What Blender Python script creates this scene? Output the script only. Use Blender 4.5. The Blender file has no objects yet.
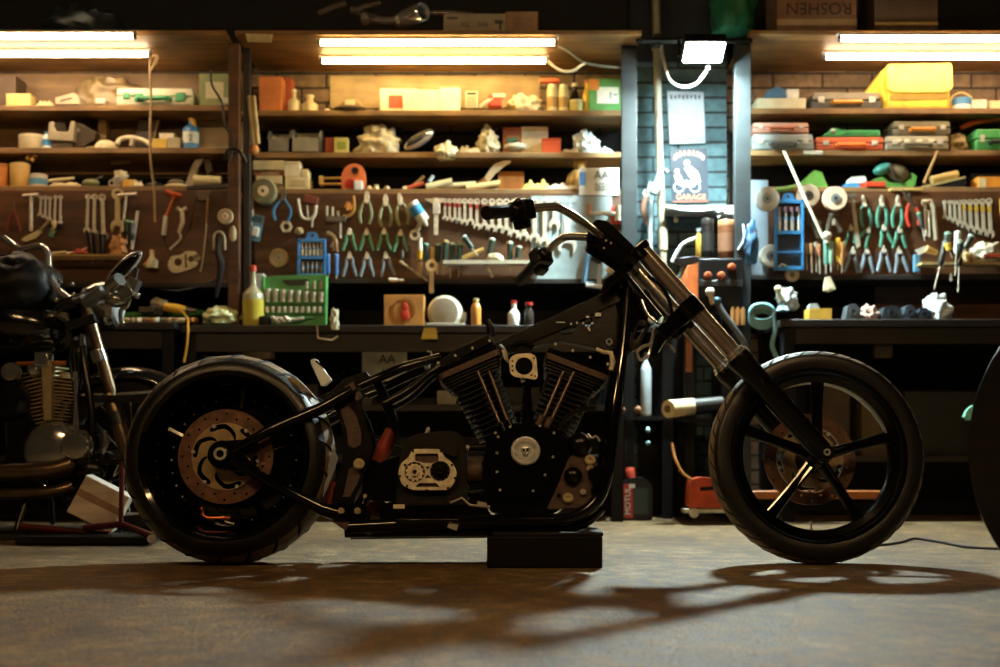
import bpy, math, random
from mathutils import Vector, Matrix, noise
from mathutils.geometry import tessellate_polygon
random.seed(7)
V = Vector; R = math.radians
COL = bpy.context.scene.collection
# ---------------------------------------------------------------- camera model (1000 x 667 frame)
FPX, CX, HY, CAM = 1240.0, 500.0, 434.0, V((0, -4.0, 0.42))
def W(px, py, y):
    """world point seen at a pixel, at depth plane Y=y"""
    D = y - CAM.y
    return V(((px - CX) * D / FPX, y, CAM.z + (HY - py) * D / FPX))
def K(y): return FPX / (y - CAM.y)          # pixels per metre at depth y
# ---------------------------------------------------------------- materials
def lin(h):
    if isinstance(h, str):
        h = h.lstrip('#'); c = [int(h[i:i+2], 16) / 255 for i in (0, 2, 4)]
        return tuple(((x + .055) / 1.055) ** 2.4 if x > .04045 else x / 12.92 for x in c)
    return h
MATS = {}
def mat(name, col, rough=.5, metal=0., var=.15, scale=12., bump=0., coat=0., col2=None, emit=None, es=0., trans=0., alpha=1., streak=None, spec=.5):
    if name in MATS: return MATS[name]
    m = bpy.data.materials.new(name); m.use_nodes = True
    nt = m.node_tree; b = nt.nodes['Principled BSDF']
    c = lin(col)
    b.inputs['Roughness'].default_value = rough; b.inputs['Metallic'].default_value = metal
    b.inputs['Coat Weight'].default_value = coat; b.inputs['Coat Roughness'].default_value = .06
    b.inputs['Transmission Weight'].default_value = trans
    b.inputs['Alpha'].default_value = alpha; b.inputs['Specular IOR Level'].default_value = spec
    tc = nt.nodes.new('ShaderNodeTexCoord'); mp = nt.nodes.new('ShaderNodeMapping')
    nt.links.new(tc.outputs['Object'], mp.inputs['Vector'])
    if streak: mp.inputs['Scale'].default_value = streak
    n = nt.nodes.new('ShaderNodeTexNoise'); n.inputs['Scale'].default_value = scale; n.inputs['Detail'].default_value = 5
    nt.links.new(mp.outputs[0], n.inputs['Vector'])
    r = nt.nodes.new('ShaderNodeValToRGB')
    c2 = lin(col2) if col2 else tuple(max(0, x * (1 - var)) for x in c)
    c1 = c if col2 else tuple(min(1, x * (1 + var)) for x in c)
    r.color_ramp.elements[0].position = .35; r.color_ramp.elements[1].position = .68
    r.color_ramp.elements[0].color = (*c2, 1); r.color_ramp.elements[1].color = (*c1, 1)
    nt.links.new(n.outputs['Fac'], r.inputs['Fac']); nt.links.new(r.outputs[0], b.inputs['Base Color'])
    if bump:
        bp = nt.nodes.new('ShaderNodeBump'); bp.inputs['Strength'].default_value = bump; bp.inputs['Distance'].default_value = .004
        nt.links.new(n.outputs['Fac'], bp.inputs['Height']); nt.links.new(bp.outputs[0], b.inputs['Normal'])
    if emit:
        b.inputs['Emission Color'].default_value = (*lin(emit), 1); b.inputs['Emission Strength'].default_value = es
    MATS[name] = m
    return m
def pm(h, rough=.45, metal=0., **k):           # quick material by colour
    return mat('paint_%s_%d_%d' % (h.lstrip('#'), rough * 100, metal * 100), h, rough, metal, **k)
# ---------------------------------------------------------------- mesh builder
def rotm(x=0, y=0, z=0):
    return Matrix.Rotation(R(z), 3, 'Z') @ Matrix.Rotation(R(y), 3, 'Y') @ Matrix.Rotation(R(x), 3, 'X')
def frame_of(axis):
    a = V(axis).normalized(); h = V((0, 0, 1)) if abs(a.z) < .9 else V((1, 0, 0))
    u = a.cross(h).normalized(); return u, u.cross(a).normalized() * -1, a
BASE = {}
class MB:
    def __init__(s, m=None): s.v = []; s.f = []; s.mi = []; s.ms = []; s.cur = 0; s.use(m) if m else None
    def use(s, m):
        if m not in s.ms: s.ms.append(m)
        s.cur = s.ms.index(m); return s
    def add(s, vs, fs):
        o = len(s.v); s.v += [V(x) for x in vs]
        for f in fs: s.f.append([i + o for i in f]); s.mi.append(s.cur)
        return s
    def box(s, c, d, M=None):
        c = V(c); vs = []
        for x in (-.5, .5):
            for y in (-.5, .5):
                for z in (-.5, .5):
                    p = V((x * d[0], y * d[1], z * d[2])); vs.append(c + (M @ p if M else p))
        return s.add(vs, [(0,1,3,2),(4,6,7,5),(0,4,5,1),(2,3,7,6),(0,2,6,4),(1,5,7,3)])
    def pbox(s, x0, y0, x1, y1, Y, dep, M=None):     # box whose front face fills a pixel rectangle at depth Y
        a = W(x0, y1, Y); b = W(x1, y0, Y)
        return s.box(((a.x+b.x)/2, Y + dep/2, (a.z+b.z)/2), (b.x-a.x, dep, b.z-a.z), M)
    def cyl(s, p0, p1, r0, r1=None, n=16, cap=True):
        return s.lathe([(r0, 0), (r0 if r1 is None else r1, (V(p1)-V(p0)).length)], p0, V(p1)-V(p0), n, cap)
    def lathe(s, prof, p, axis, n=24, cap=True):
        u, w, a = frame_of(axis); p = V(p); vs = []; fs = []
        for r, h in prof:
            for i in range(n):
                t = 2*math.pi*i/n; vs.append(p + a*h + (u*math.cos(t) + w*math.sin(t))*r)
        m = len(prof)
        for j in range(m-1):
            for i in range(n):
                i2 = (i+1) % n; fs.append((j*n+i, j*n+i2, (j+1)*n+i2, (j+1)*n+i))
        if cap:
            if prof[0][0] > 1e-6: fs.append(tuple(range(n-1, -1, -1)))
            if prof[-1][0] > 1e-6: fs.append(tuple((m-1)*n+i for i in range(n)))
        return s.add(vs, fs)
    def ring(s, prof, p, axis, n=48):                # closed profile revolved (tyre, rim)
        u, w, a = frame_of(axis); p = V(p); vs = []; fs = []; m = len(prof)
        for i in range(n):
            t = 2*math.pi*i/n; d = u*math.cos(t) + w*math.sin(t)
            for r, h in prof: vs.append(p + a*h + d*r)
        for i in range(n):
            i2 = (i+1) % n
            for j in range(m):
                j2 = (j+1) % m; fs.append((i*m+j, i*m+j2, i2*m+j2, i2*m+j))
        return s.add(vs, fs)
    def tube(s, pts, r, n=10, sm=0, cap=True, flat=None):
        pts = [V(p) for p in pts]; rr = list(r) if hasattr(r, '__len__') else [r]*len(pts)
        if sm:
            q = []; q2 = []
            for i in range(len(pts)-1):
                p0 = pts[max(i-1,0)]; p1 = pts[i]; p2 = pts[i+1]; p3 = pts[min(i+2,len(pts)-1)]
                for k in range(sm):
                    t = k/sm
                    q.append(.5*((2*p1)+(p2-p0)*t+(2*p0-5*p1+4*p2-p3)*t*t+(3*p1-p0-3*p2+p3)*t**3)); q2.append(rr[i]*(1-t)+rr[i+1]*t)
            q.append(pts[-1]); q2.append(rr[-1]); pts, rr = q, q2
        vs = []; fs = []; u = None
        for i, p in enumerate(pts):
            t = (pts[min(i+1,len(pts)-1)] - pts[max(i-1,0)]).normalized()
            if u is None: u = frame_of(t)[0]
            u = (u - t*u.dot(t)).normalized(); w = t.cross(u)
            for k in range(n):
                a = 2*math.pi*k/n; vs.append(p + (u*math.cos(a)*(flat or 1) + w*math.sin(a))*rr[i])
        for i in range(len(pts)-1):
            for k in range(n):
                k2 = (k+1) % n; fs.append((i*n+k, i*n+k2, (i+1)*n+k2, (i+1)*n+k))
        if cap: fs.append(tuple(range(n-1,-1,-1))); fs.append(tuple((len(pts)-1)*n+i for i in range(n)))
        return s.add(vs, fs)
    def plate(s, outer, holes, o, ux, uy, dep):      # flat plate with real holes; dep along ux x uy
        o = V(o); ux = V(ux); uy = V(uy); w = ux.cross(uy).normalized()
        loops = [list(outer)] + [list(h) for h in holes]
        flat = [p for l in loops for p in l]
        tris = tessellate_polygon([[V((p[0], p[1], 0)) for p in l] for l in loops])
        n = len(flat); P = [o + ux*p[0] + uy*p[1] for p in flat]
        vs = P + [p + w*dep for p in P]; fs = [tuple(t) for t in tris] + [tuple(i+n for i in t[::-1]) for t in tris]
        k = 0
        for l in loops:
            for i in range(len(l)):
                a = k+i; b = k+(i+1) % len(l); fs.append((a, b, b+n, a+n))
            k += len(l)
        return s.add(vs, fs)
    def pplate(s, poly, Y, dep, holes=()):           # plate outlined in pixels at depth Y
        o = W(CX, HY, Y); k = 1/K(Y)
        g = lambda l: [((x-CX)*k, (HY-y)*k) for x, y in l]
        return s.plate(g(poly), [g(h) for h in holes], o, (1,0,0), (0,0,1), -dep)
    def ball(s, c, r, M=None, n=14, m=9, nz=0, fr=3., seed=0, flat=None):
        c = V(c); r = (r,)*3 if not hasattr(r, '__len__') else r; vs = []; fs = []
        for j in range(m+1):
            th = math.pi*j/m
            for i in range(n):
                ph = 2*math.pi*i/n; d = V((math.sin(th)*math.cos(ph), math.sin(th)*math.sin(ph), math.cos(th)))
                k = 1.
                if nz:
                    q = d*fr + V((seed*3.1, seed*1.7, 0)); k += nz*noise.noise(q) + nz*.6*noise.noise(q*2.3)
                p = V((d.x*r[0]*k, d.y*r[1]*k, d.z*r[2]*k))
                if flat is not None: p.z = max(p.z, flat*r[2])
                vs.append(c + (M @ p if M else p))
        for j in range(m):
            for i in range(n):
                i2 = (i+1) % n; fs.append((j*n+i, (j+1)*n+i, (j+1)*n+i2, j*n+i2))
        return s.add(vs, fs)
    def build(s, name, parent=None, base=None, bevel=0, sharp=38, smooth=True):
        if base is None: base = BASE[parent.name] if parent else (sum(s.v, V())/max(1,len(s.v)))
        if parent is None and base is not None and s.v and not isinstance(base, Vector): base = V(base)
        me = bpy.data.meshes.new(name); me.from_pydata([v - base for v in s.v], [], s.f)
        for m in s.ms: me.materials.append(m)
        me.polygons.foreach_set('material_index', s.mi)
        import bmesh
        bm = bmesh.new(); bm.from_mesh(me); bmesh.ops.remove_doubles(bm, verts=bm.verts, dist=1e-6)
        bmesh.ops.recalc_face_normals(bm, faces=bm.faces); bm.to_mesh(me); bm.free()
        if smooth:
            me.polygons.foreach_set('use_smooth', [True]*len(me.polygons)); me.set_sharp_from_angle(angle=R(sharp))
        o = bpy.data.objects.new(name, me); COL.objects.link(o); BASE[o.name] = V(base)
        if parent: o.parent = parent
        else: o.location = base
        if bevel:
            md = o.modifiers.new('edge', 'BEVEL'); md.width = bevel; md.segments = 2; md.limit_method = 'ANGLE'; md.angle_limit = R(40)
        return o
def tag(o, label, cat, group=None):
    o['label'] = label; o['category'] = cat
    if group: o['group'] = group
    return o
def thing(name, label, cat, loc, group=None, rot=None):
    o = bpy.data.objects.new(name, None); o.empty_display_size = .05; COL.objects.link(o)
    o.location = loc; BASE[o.name] = V(loc)
    if rot: o.rotation_euler = rot
    return tag(o, label, cat, group)
def struct(o): o['kind'] = 'structure'; return o
def sub(name, mb, parent, label=None, **k):
    o = mb.build(name, parent, **k)
    if label: o['label'] = label
    return o
def dup(root, loc=None, rot=None, label=None, group=None):
    c = root.copy(); COL.objects.link(c); BASE[c.name] = BASE[root.name]
    for ch in list(root.children):
        d = ch.copy(); COL.objects.link(d); d.parent = c
        for g in list(ch.children):
            e = g.copy(); COL.objects.link(e); e.parent = d
    if loc is not None: c.location = loc
    if rot is not None: c.rotation_euler = rot
    if label: c['label'] = label
    if group: c['group'] = group
    return c
def circ(cx, cy, r, n=20, a0=0): return [(cx + r*math.cos(a0+2*math.pi*i/n), cy + r*math.sin(a0+2*math.pi*i/n)) for i in range(n)]
def text(name, s, size, loc, M, m, parent, depth=.0008, align='CENTER', base=None, sx=1., mirror=False):
    cu = bpy.data.curves.new(name, 'FONT'); cu.body = s; cu.size = size; cu.align_x = align; cu.align_y = 'CENTER'; cu.extrude = depth; cu.resolution_u = 3
    t = bpy.data.objects.new(name, cu); COL.objects.link(t)
    dg = bpy.context.evaluated_depsgraph_get(); me = bpy.data.meshes.new_from_object(t.evaluated_get(dg))
    bpy.data.objects.remove(t)
    b = base if base is not None else BASE[parent.name]
    for v in me.vertices: v.co = M @ V((v.co.x*sx, v.co.y, v.co.z)) + V(loc) - b
    me.name = name; me.materials.clear(); me.materials.append(m)
    o = bpy.data.objects.new(name, me); COL.objects.link(o); o.parent = parent; BASE[o.name] = V(b)
    return o
FACE = Matrix(((1,0,0),(0,0,-1),(0,1,0)))          # text lying in XY turned to face the camera (-Y)
# ================================================================ SETTING
YW, YB, YP, YS = 2.5, 1.9, 2.2, 2.25       # wall, bench front, tool panel face, shelf fronts
def node_mat(name, build):
    m = bpy.data.materials.new(name); m.use_nodes = True; nt = m.node_tree; b = nt.nodes['Principled BSDF']
    build(nt, b); MATS[name] = m; return m
def N(nt, t, **k):
    n = nt.nodes.new(t)
    for a, v in k.items():
        if a in n.inputs: n.inputs[a].default_value = v
        else: setattr(n, a, v)
    return n
def ramp(nt, fac, stops):
    r = nt.nodes.new('ShaderNodeValToRGB'); e = r.color_ramp.elements
    while len(e) < len(stops): e.new(.5)
    for i, (p, c) in enumerate(stops): e[i].position = p; e[i].color = (*lin(c), 1)
    nt.links.new(fac, r.inputs['Fac']); return r.outputs[0]
def concrete(nt, b):
    tc = N(nt, 'ShaderNodeTexCoord'); L = nt.links.new
    n1 = N(nt, 'ShaderNodeTexNoise', Scale=1.7, Detail=8., Roughness=.68); L(tc.outputs['Object'], n1.inputs['Vector'])
    n2 = N(nt, 'ShaderNodeTexNoise', Scale=14., Detail=8., Roughness=.7); L(tc.outputs['Object'], n2.inputs['Vector'])
    n3 = N(nt, 'ShaderNodeTexNoise', Scale=90., Detail=4., Roughness=.7); L(tc.outputs['Object'], n3.inputs['Vector'])
    c1 = ramp(nt, n1.outputs['Fac'], [(.3, '#5a3a1a'), (.5, '#a07c46'), (.7, '#c4a878')])
    c2 = ramp(nt, n2.outputs['Fac'], [(.34, '#4a4742'), (.5, '#b4b0a8'), (.64, '#fbfaf6')])
    c3 = ramp(nt, n3.outputs['Fac'], [(.36, '#4a4a4a'), (.5, '#cfcfcf'), (.62, '#ffffff')])
    m1 = N(nt, 'ShaderNodeMix', data_type='RGBA', blend_type='MULTIPLY'); m1.inputs[0].default_value = .85
    L(c1, m1.inputs[6]); L(c2, m1.inputs[7])
    m2 = N(nt, 'ShaderNodeMix', data_type='RGBA', blend_type='MULTIPLY'); m2.inputs[0].default_value = .7
    L(m1.outputs[2], m2.inputs[6]); L(c3, m2.inputs[7]); L(m2.outputs[2], b.inputs['Base Color'])
    rr = N(nt, 'ShaderNodeMapRange'); rr.inputs[3].default_value = .42; rr.inputs[4].default_value = .85
    L(n2.outputs['Fac'], rr.inputs[0]); L(rr.outputs[0], b.inputs['Roughness'])
    bp = N(nt, 'ShaderNodeBump', Strength=1., Distance=.012); ad = N(nt, 'ShaderNodeMath', operation='ADD')
    L(n2.outputs['Fac'], ad.inputs[0]); L(n3.outputs['Fac'], ad.inputs[1]); L(ad.outputs[0], bp.inputs['Height']); L(bp.outputs[0], b.inputs['Normal'])
M_floor = node_mat('concrete', concrete)
def brick(c1, c2, mortar):
    def f(nt, b):
        L = nt.links.new; tc = N(nt, 'ShaderNodeTexCoord'); mp = N(nt, 'ShaderNodeMapping'); mp.inputs['Rotation'].default_value = (R(90), 0, 0)
        L(tc.outputs['Object'], mp.inputs['Vector'])
        t = N(nt, 'ShaderNodeTexBrick', Scale=1.); t.inputs['Brick Width'].default_value = .26; t.inputs['Row Height'].default_value = .077
        t.inputs['Mortar Size'].default_value = .007; t.inputs['Mortar Smooth'].default_value = .4
        for i, c in enumerate((c1, c2, mortar)): t.inputs[i+1].default_value = (*lin(c), 1)
        L(mp.outputs[0], t.inputs['Vector'])
        n = N(nt, 'ShaderNodeTexNoise', Scale=22., Detail=6.); L(tc.outputs['Object'], n.inputs['Vector'])
        mx = N(nt, 'ShaderNodeMix', data_type='RGBA', blend_type='MULTIPLY'); mx.inputs[0].default_value = .6
        L(t.outputs['Color'], mx.inputs[6]); L(ramp(nt, n.outputs['Fac'], [(.3, '#808080'), (.7, '#ffffff')]), mx.inputs[7]); L(mx.outputs[2], b.inputs['Base Color'])
        b.inputs['Roughness'].default_value = .8
        sb = N(nt, 'ShaderNodeMath', operation='SUBTRACT'); L(n.outputs['Fac'], sb.inputs[0]); L(t.outputs['Fac'], sb.inputs[1])
        bp = N(nt, 'ShaderNodeBump', Strength=.9, Distance=.012); L(sb.outputs[0], bp.inputs['Height']); L(bp.outputs[0], b.inputs['Normal'])
    return f
M_brick = node_mat('brown_brick', brick('#8a7256', '#6f5a44', '#2a241d'))
M_bluebrick = node_mat('painted_brick', brick('#4c6a72', '#426068', '#182226'))
def wood(name, a, b_, s=3., rough=.6):
    def f(nt, b):
        L = nt.links.new; tc = N(nt, 'ShaderNodeTexCoord'); mp = N(nt, 'ShaderNodeMapping'); mp.inputs['Scale'].default_value = (1, 9, 9)
        L(tc.outputs['Object'], mp.inputs['Vector'])
        n = N(nt, 'ShaderNodeTexNoise', Scale=s, Detail=7., Roughness=.6, Distortion=.4); L(mp.outputs[0], n.inputs['Vector'])
        n2 = N(nt, 'ShaderNodeTexNoise', Scale=5., Detail=4.); L(tc.outputs['Object'], n2.inputs['Vector'])
        mx = N(nt, 'ShaderNodeMix', data_type='RGBA', blend_type='MULTIPLY'); mx.inputs[0].default_value = .6
        L(ramp(nt, n.outputs['Fac'], [(.3, a), (.7, b_)]), mx.inputs[6]); L(ramp(nt, n2.outputs['Fac'], [(.3, '#777777'), (.65, '#ffffff')]), mx.inputs[7])
        L(mx.outputs[2], b.inputs['Base Color']); b.inputs['Roughness'].default_value = rough
        bp = N(nt, 'ShaderNodeBump', Strength=.3, Distance=.003); L(n.outputs['Fac'], bp.inputs['Height']); L(bp.outputs[0], b.inputs['Normal'])
    return node_mat(name, f)
M_wood = wood('shelf_wood', '#6a4f30', '#a58050'); M_hood = wood('canopy_wood', '#6b4a26', '#a87c42', 2.)
M_panel = wood('panel_wood', '#3a2210', '#6e431c', 2.5); M_darkwood = wood('dark_wood', '#120d0a', '#221910', 3.); M_ply = wood('pale_board', '#8c7653', '#b59c70', 2.)
M_shadow = mat('shelf_shade', '#0b0a09', .8, 0, var=.3, spec=.2); M_ply2 = wood('brown_board', '#5f4a30', '#86693f', 2.)  # black sheet colour stands for the shade inside the shelves
M_bluewood = wood('blue_grey_board', '#11181b', '#1f2a2e', 2.)
M_blackmetal = mat('black_steel', '#0a0a0b', .5, 0, var=.3, spec=.2)
struct(MB(M_floor).box((0, -1.25, -.05), (11, 8.5, .1)).build('floor', base=V((0, 0, 0))))
M_dark = mat('dark_plaster', '#15181a', .9, var=.3, scale=4)
struct(MB(M_brick).box((0, YW+.06, 1.17), (11, .12, 2.34)).use(M_dark).box((0, YW+.06, 2.67), (11, .12, .66)).build('wall_back', base=V((0, YW, 0))))
struct(MB(M_dark).box((0, -5.45, 1.5), (11, .1, 3.)).build('wall_front', base=V((0, -5.4, 0))))
struct(MB(M_dark).box((-5.45, -1.45, 1.5), (.1, 7.9, 3.)).build('wall_left', base=V((-5.4, 0, 0))))
struct(MB(M_dark).box((5.45, -1.45, 1.5), (.1, 7.9, 3.)).build('wall_right', base=V((5.4, 0, 0))))
struct(MB(M_dark).box((0, -1.45, 3.05), (11, 8.1, .1)).build('ceiling', base=V((0, 0, 3))))
# painted brick pier between the two right-hand tool bays
struct(MB(M_bluebrick).box((.92, YW-.05, 1.17), (.5, .1, 2.34)).use(M_dark).box((.92, YW-.05, 2.67), (.5, .1, .66)).build('wall_pier', base=V((.92, YW-.1, 0))))

# ---------------------------------------------------------------- lamps
M_tube = mat('tube_glow', '#fff2dc', .4, emit='#ffd88c', es=54., var=0)
M_tubew = mat('tube_glow_white', '#fff6ea', .4, emit='#ffdcb0', es=50., var=0)
M_white = mat('white_plastic', '#d8d4c8', .4); M_grey = mat('grey_metal', '#7d7d78', .4, .5)
ZH = 2.32                                             # canopy underside
def tube_lamp(px0, px1, py, label, m=M_tube, name='fluorescent_tube'):
    z = ZH - .028; D = (z - CAM.z) * FPX / (HY - py); y = D + CAM.y
    x0 = (px0-CX)*D/FPX; x1 = (px1-CX)*D/FPX
    t = thing(name, label, 'lamp', ((x0+x1)/2, y, z), 'fluorescent tubes under the canopies')
    sub('tube', MB(m).cyl((x0+.012, y, z), (x1-.012, y, z), .0115, n=14), t)
    sub('batten', MB(M_white).box(((x0+x1)/2, y, z+.0205), (x1-x0+.01, .022, .013)), t, bevel=.002)
    for x, sg in ((x0, 1), (x1, -1)):
        e = MB(M_grey).cyl((x, y, z), (x+sg*.014, y, z), .0135, n=14).box((x+sg*.004, y, z+.01), (.008, .02, .022)); sub('end_cap', e, t)
    return t
tube_lamp(-92, 136, 36.5, 'lit fluorescent tube on the front edge of the canopy above the parked chrome motorcycle', M_tubew)
tube_lamp(-72, 151, 54.5, 'lit fluorescent tube deeper under the canopy above the parked chrome motorcycle', M_tubew)
tube_lamp(318, 557, 43, 'lit fluorescent tube on the front edge of the middle canopy below the muffler')
tube_lamp(320, 548, 61, 'lit fluorescent tube deeper under the middle canopy, its white lead hanging loose')
tube_lamp(838, 1072, 39, 'lit fluorescent tube on the canopy front edge, below the upside-down carton', M_tubew)
tube_lamp(823, 1052, 57, 'lit fluorescent tube just above the yellow bag', M_tubew)

# ---------------------------------------------------------------- shelving bays
def bay(name, x0, x1, label, shelves, panel, grp='tool shelving bays'):
    t = thing(name, label, 'shelving', ((x0+x1)/2, YW-.2, 0), grp)
    xc = (x0+x1)/2; w = x1-x0
    sub('canopy', MB(M_hood).box((xc, (YB+YW)/2, ZH+.011), (w, YW-YB-.004, .022)), t, bevel=.003)
    for py in shelves:
        z = W(0, py, YS).z
        sub('shelf', MB(M_wood).box((xc, (YS+YW)/2, z-.014), (w-.06, YW-YS-.004, .028)), t, bevel=.003)
    z1 = W(0, panel[0], YP).z; z0 = W(0, panel[1], YP).z
    sub('tool_panel', MB(M_panel).box((xc, YP+.009, (z0+z1)/2), (w-.06, .018, z1-z0)), t, bevel=.003)
    sub('panel_top', MB(M_wood).box((xc, (YP+YW)/2+.008, z1+.012), (w-.06, YW-YP-.02, .024)), t, bevel=.003)
    sub('panel_bottom', MB(M_darkwood).box((xc, (YP+YW)/2-.01, z0-.012), (w-.06, YW-YP+.01, .024)), t, bevel=.003)
    return t
LX0, LX1, MX0, MX1, RX0, RX1 = -3.3, -1.305, -1.262, .675, 1.19, 3.3
bay_l = bay('shelving_bay', LX0, LX1, 'wooden tool shelving bay with canopy behind the parked chrome motorcycle', (105, 147.5), (190, 283))
bay_m = bay('shelving_bay', MX0, MX1, 'wooden tool shelving bay with canopy behind the black chopper and its handlebar', (110, 152), (193, 279))
bay_r = bay('shelving_bay', RX0, RX1, 'wooden tool shelving bay with the yellow bag on its top shelf', (108, 150), (191, 275))
def upright(px0, px1, Y, m, par, z0=0., z1=ZH-.001, dep=.05, name='upright'):
    a = W(px0, 0, Y); b = W(px1, 0, Y)
    return sub(name, MB(m).box(((a.x+b.x)/2, Y+dep/2, (z0+z1)/2), (b.x-a.x, dep, z1-z0)), par, bevel=.003)
upright(228, 239, 2.02, M_panel, bay_l); upright(621.5, 637, 2.06, M_bluewood, bay_m, .95, dep=.03); upright(735, 751, 1.98, M_bluewood, bay_r); upright(243, 250, 2.10, M_darkwood, bay_m, .95, dep=.04)
# wall boards behind the shelves; the black sheets are painted-in shelf shade
sub('back_panel', MB(M_ply).pbox(330, 76, 540, 108, YW-.012, .01), bay_m, bevel=.002)
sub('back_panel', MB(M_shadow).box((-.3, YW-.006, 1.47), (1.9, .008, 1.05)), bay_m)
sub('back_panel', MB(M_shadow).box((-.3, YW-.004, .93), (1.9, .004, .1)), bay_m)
sub('back_panel', MB(M_ply2).box((-2.3, YW-.012, 2.04), (1.95, .01, .53)), bay_l, bevel=.002)
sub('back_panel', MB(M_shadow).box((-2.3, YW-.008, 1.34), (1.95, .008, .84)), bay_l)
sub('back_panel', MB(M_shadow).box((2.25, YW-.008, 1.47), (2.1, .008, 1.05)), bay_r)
sub('back_panel', MB(M_panel).pbox(875, 281, 1010, 320, YW-.03, .02), bay_r)

# ---------------------------------------------------------------- workbenches
def bench(x0, x1, py, label, apron=.09, drawers=0, low=.3):
    z = W(0, py, YB).z
    t = thing('workbench', label, 'workbench', ((x0+x1)/2, 2.2, 0), 'workbenches along the back wall')
    xc = (x0+x1)/2; w = x1-x0
    sub('worktop', MB(M_darkwood).box((xc, (YB+YW)/2, z-.018), (w, YW-YB-.004, .036)), t, bevel=.004)
    sub('apron', MB(M_darkwood).box((xc, YB+.035, z-.036-apron/2), (w-.02, .024, apron)), t, bevel=.002)
    for x in (x0+.04, x1-.04):
        for y in (YB+.05, YW-.06): sub('leg', MB(M_blackmetal).box((x, y, (z-.036)/2), (.06, .06, z-.036)), t, bevel=.004)
    sub('lower_shelf', MB(M_darkwood).box((xc, 2.23, low), (w-.03, .46, .03)), t, bevel=.003)
    sub('underbench_shade', MB(M_blackmetal).box((xc, YW-.1, (z-.04)/2), (w-.15, .02, z-.06)), t)  # dark sheet put in as the shade under the bench
    for i in range(drawers):
        dx = w/drawers; x = x0+dx*(i+.5)
        d = sub('drawer', MB(M_darkwood).box((x, YB+.018, z-.036-apron/2), (dx-.03, .02, apron-.02)), t, bevel=.003)
        sub('knob', MB(M_grey).ball((x, YB, z-.036-apron/2), .012), d)
    return z
ZBM = bench(-1.52, .60, 325, 'long dark workbench behind the black chopper, under the pliers panel', .09)
ZBL = bench(-3.4, -1.545, 322, 'dark workbench behind the parked chrome motorcycle')
ZBR = bench(1.34, 3.5, 319, 'dark workbench behind the front wheel, under the blue drill case', .08)
# ================================================================ BLACK CHOPPER
LEAN = R(-7)
bike = thing('motorcycle', 'stripped black chopper with fat rear tyre resting on a black wooden block', 'motorcycle', (0, 0, 0), rot=(LEAN, 0, 0))
RB = Matrix.Rotation(LEAN, 3, 'X'); RBT = RB.transposed()
def B(px, py, dy=0.):
    """point of the leaning motorcycle (its own axes) seen at a pixel, dy off its mid plane (minus = near side)"""
    d = RBT @ V(((px-CX)/FPX, 1., (HY-py)/FPX)); c = RBT @ CAM
    return c + d*((dy - c.y)/d.y)
def BL(pts, dy): return [B(x, y, dy) for x, y in pts]
def bplate(mb, poly, dy, dep, holes=()):           # plate in a plane parallel to the bike, near face at dy
    g = lambda l: [(B(x, y, dy).x, B(x, y, dy).z) for x, y in l]
    return mb.plate(g(poly), [g(h) for h in holes], (0, dy, 0), (1,0,0), (0,0,1), -dep)
YA = V((0, -1, 0))
M_gloss = mat('gloss_black', '#060607', .09, 0, var=.1, coat=0, spec=.4)
M_satin = mat('satin_black', '#0b0a09', .27, .0, var=.25, scale=30, spec=.28)
M_wrinkle = mat('wrinkle_black', '#0b0908', .42, .0, var=.3, scale=120, bump=.3, spec=.22)
M_cast = mat('bare_cast_brown', '#4a372c', .6, .2, var=.3, scale=60, bump=.3)
M_rubber = mat('tyre_rubber', '#100e0d', .40, 0, var=.35, scale=25, bump=.15, spec=.42)
M_tread = mat('tube_lit_tread', '#6e5c44', .6, 0, var=.4, scale=14, bump=.15, spec=.3)  # lighter brown stands for tube lamp light falling on the tread
M_groove = mat('tread_groove', '#060606', .8, 0)
M_chrome = mat('chrome', '#e2e2e4', .12, .75, var=.05)
M_warmchrome = mat('smoked_chrome', '#a89e94', .17, .75, var=.1)
M_steel = mat('brushed_steel', '#c9c5ba', .32, .6, var=.15, scale=40)
M_rotor = mat('rusty_rotor', '#6b4c3a', .40, .55, var=.35, scale=30)
M_carrier = mat('gold_carrier', '#ab936a', .36, .6, var=.2, scale=30)
M_gasket = mat('cream_gasket', '#d9cdb0', .5, .35, var=.2, scale=60)
M_red = mat('dull_red_rubber', '#8f2f17', .6, 0, var=.3)
M_brass = mat('brass_bolt', '#d6c598', .3, .55, var=.1)
M_copper = mat('copper_pipe', '#b4603c', .35, .8)

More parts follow.
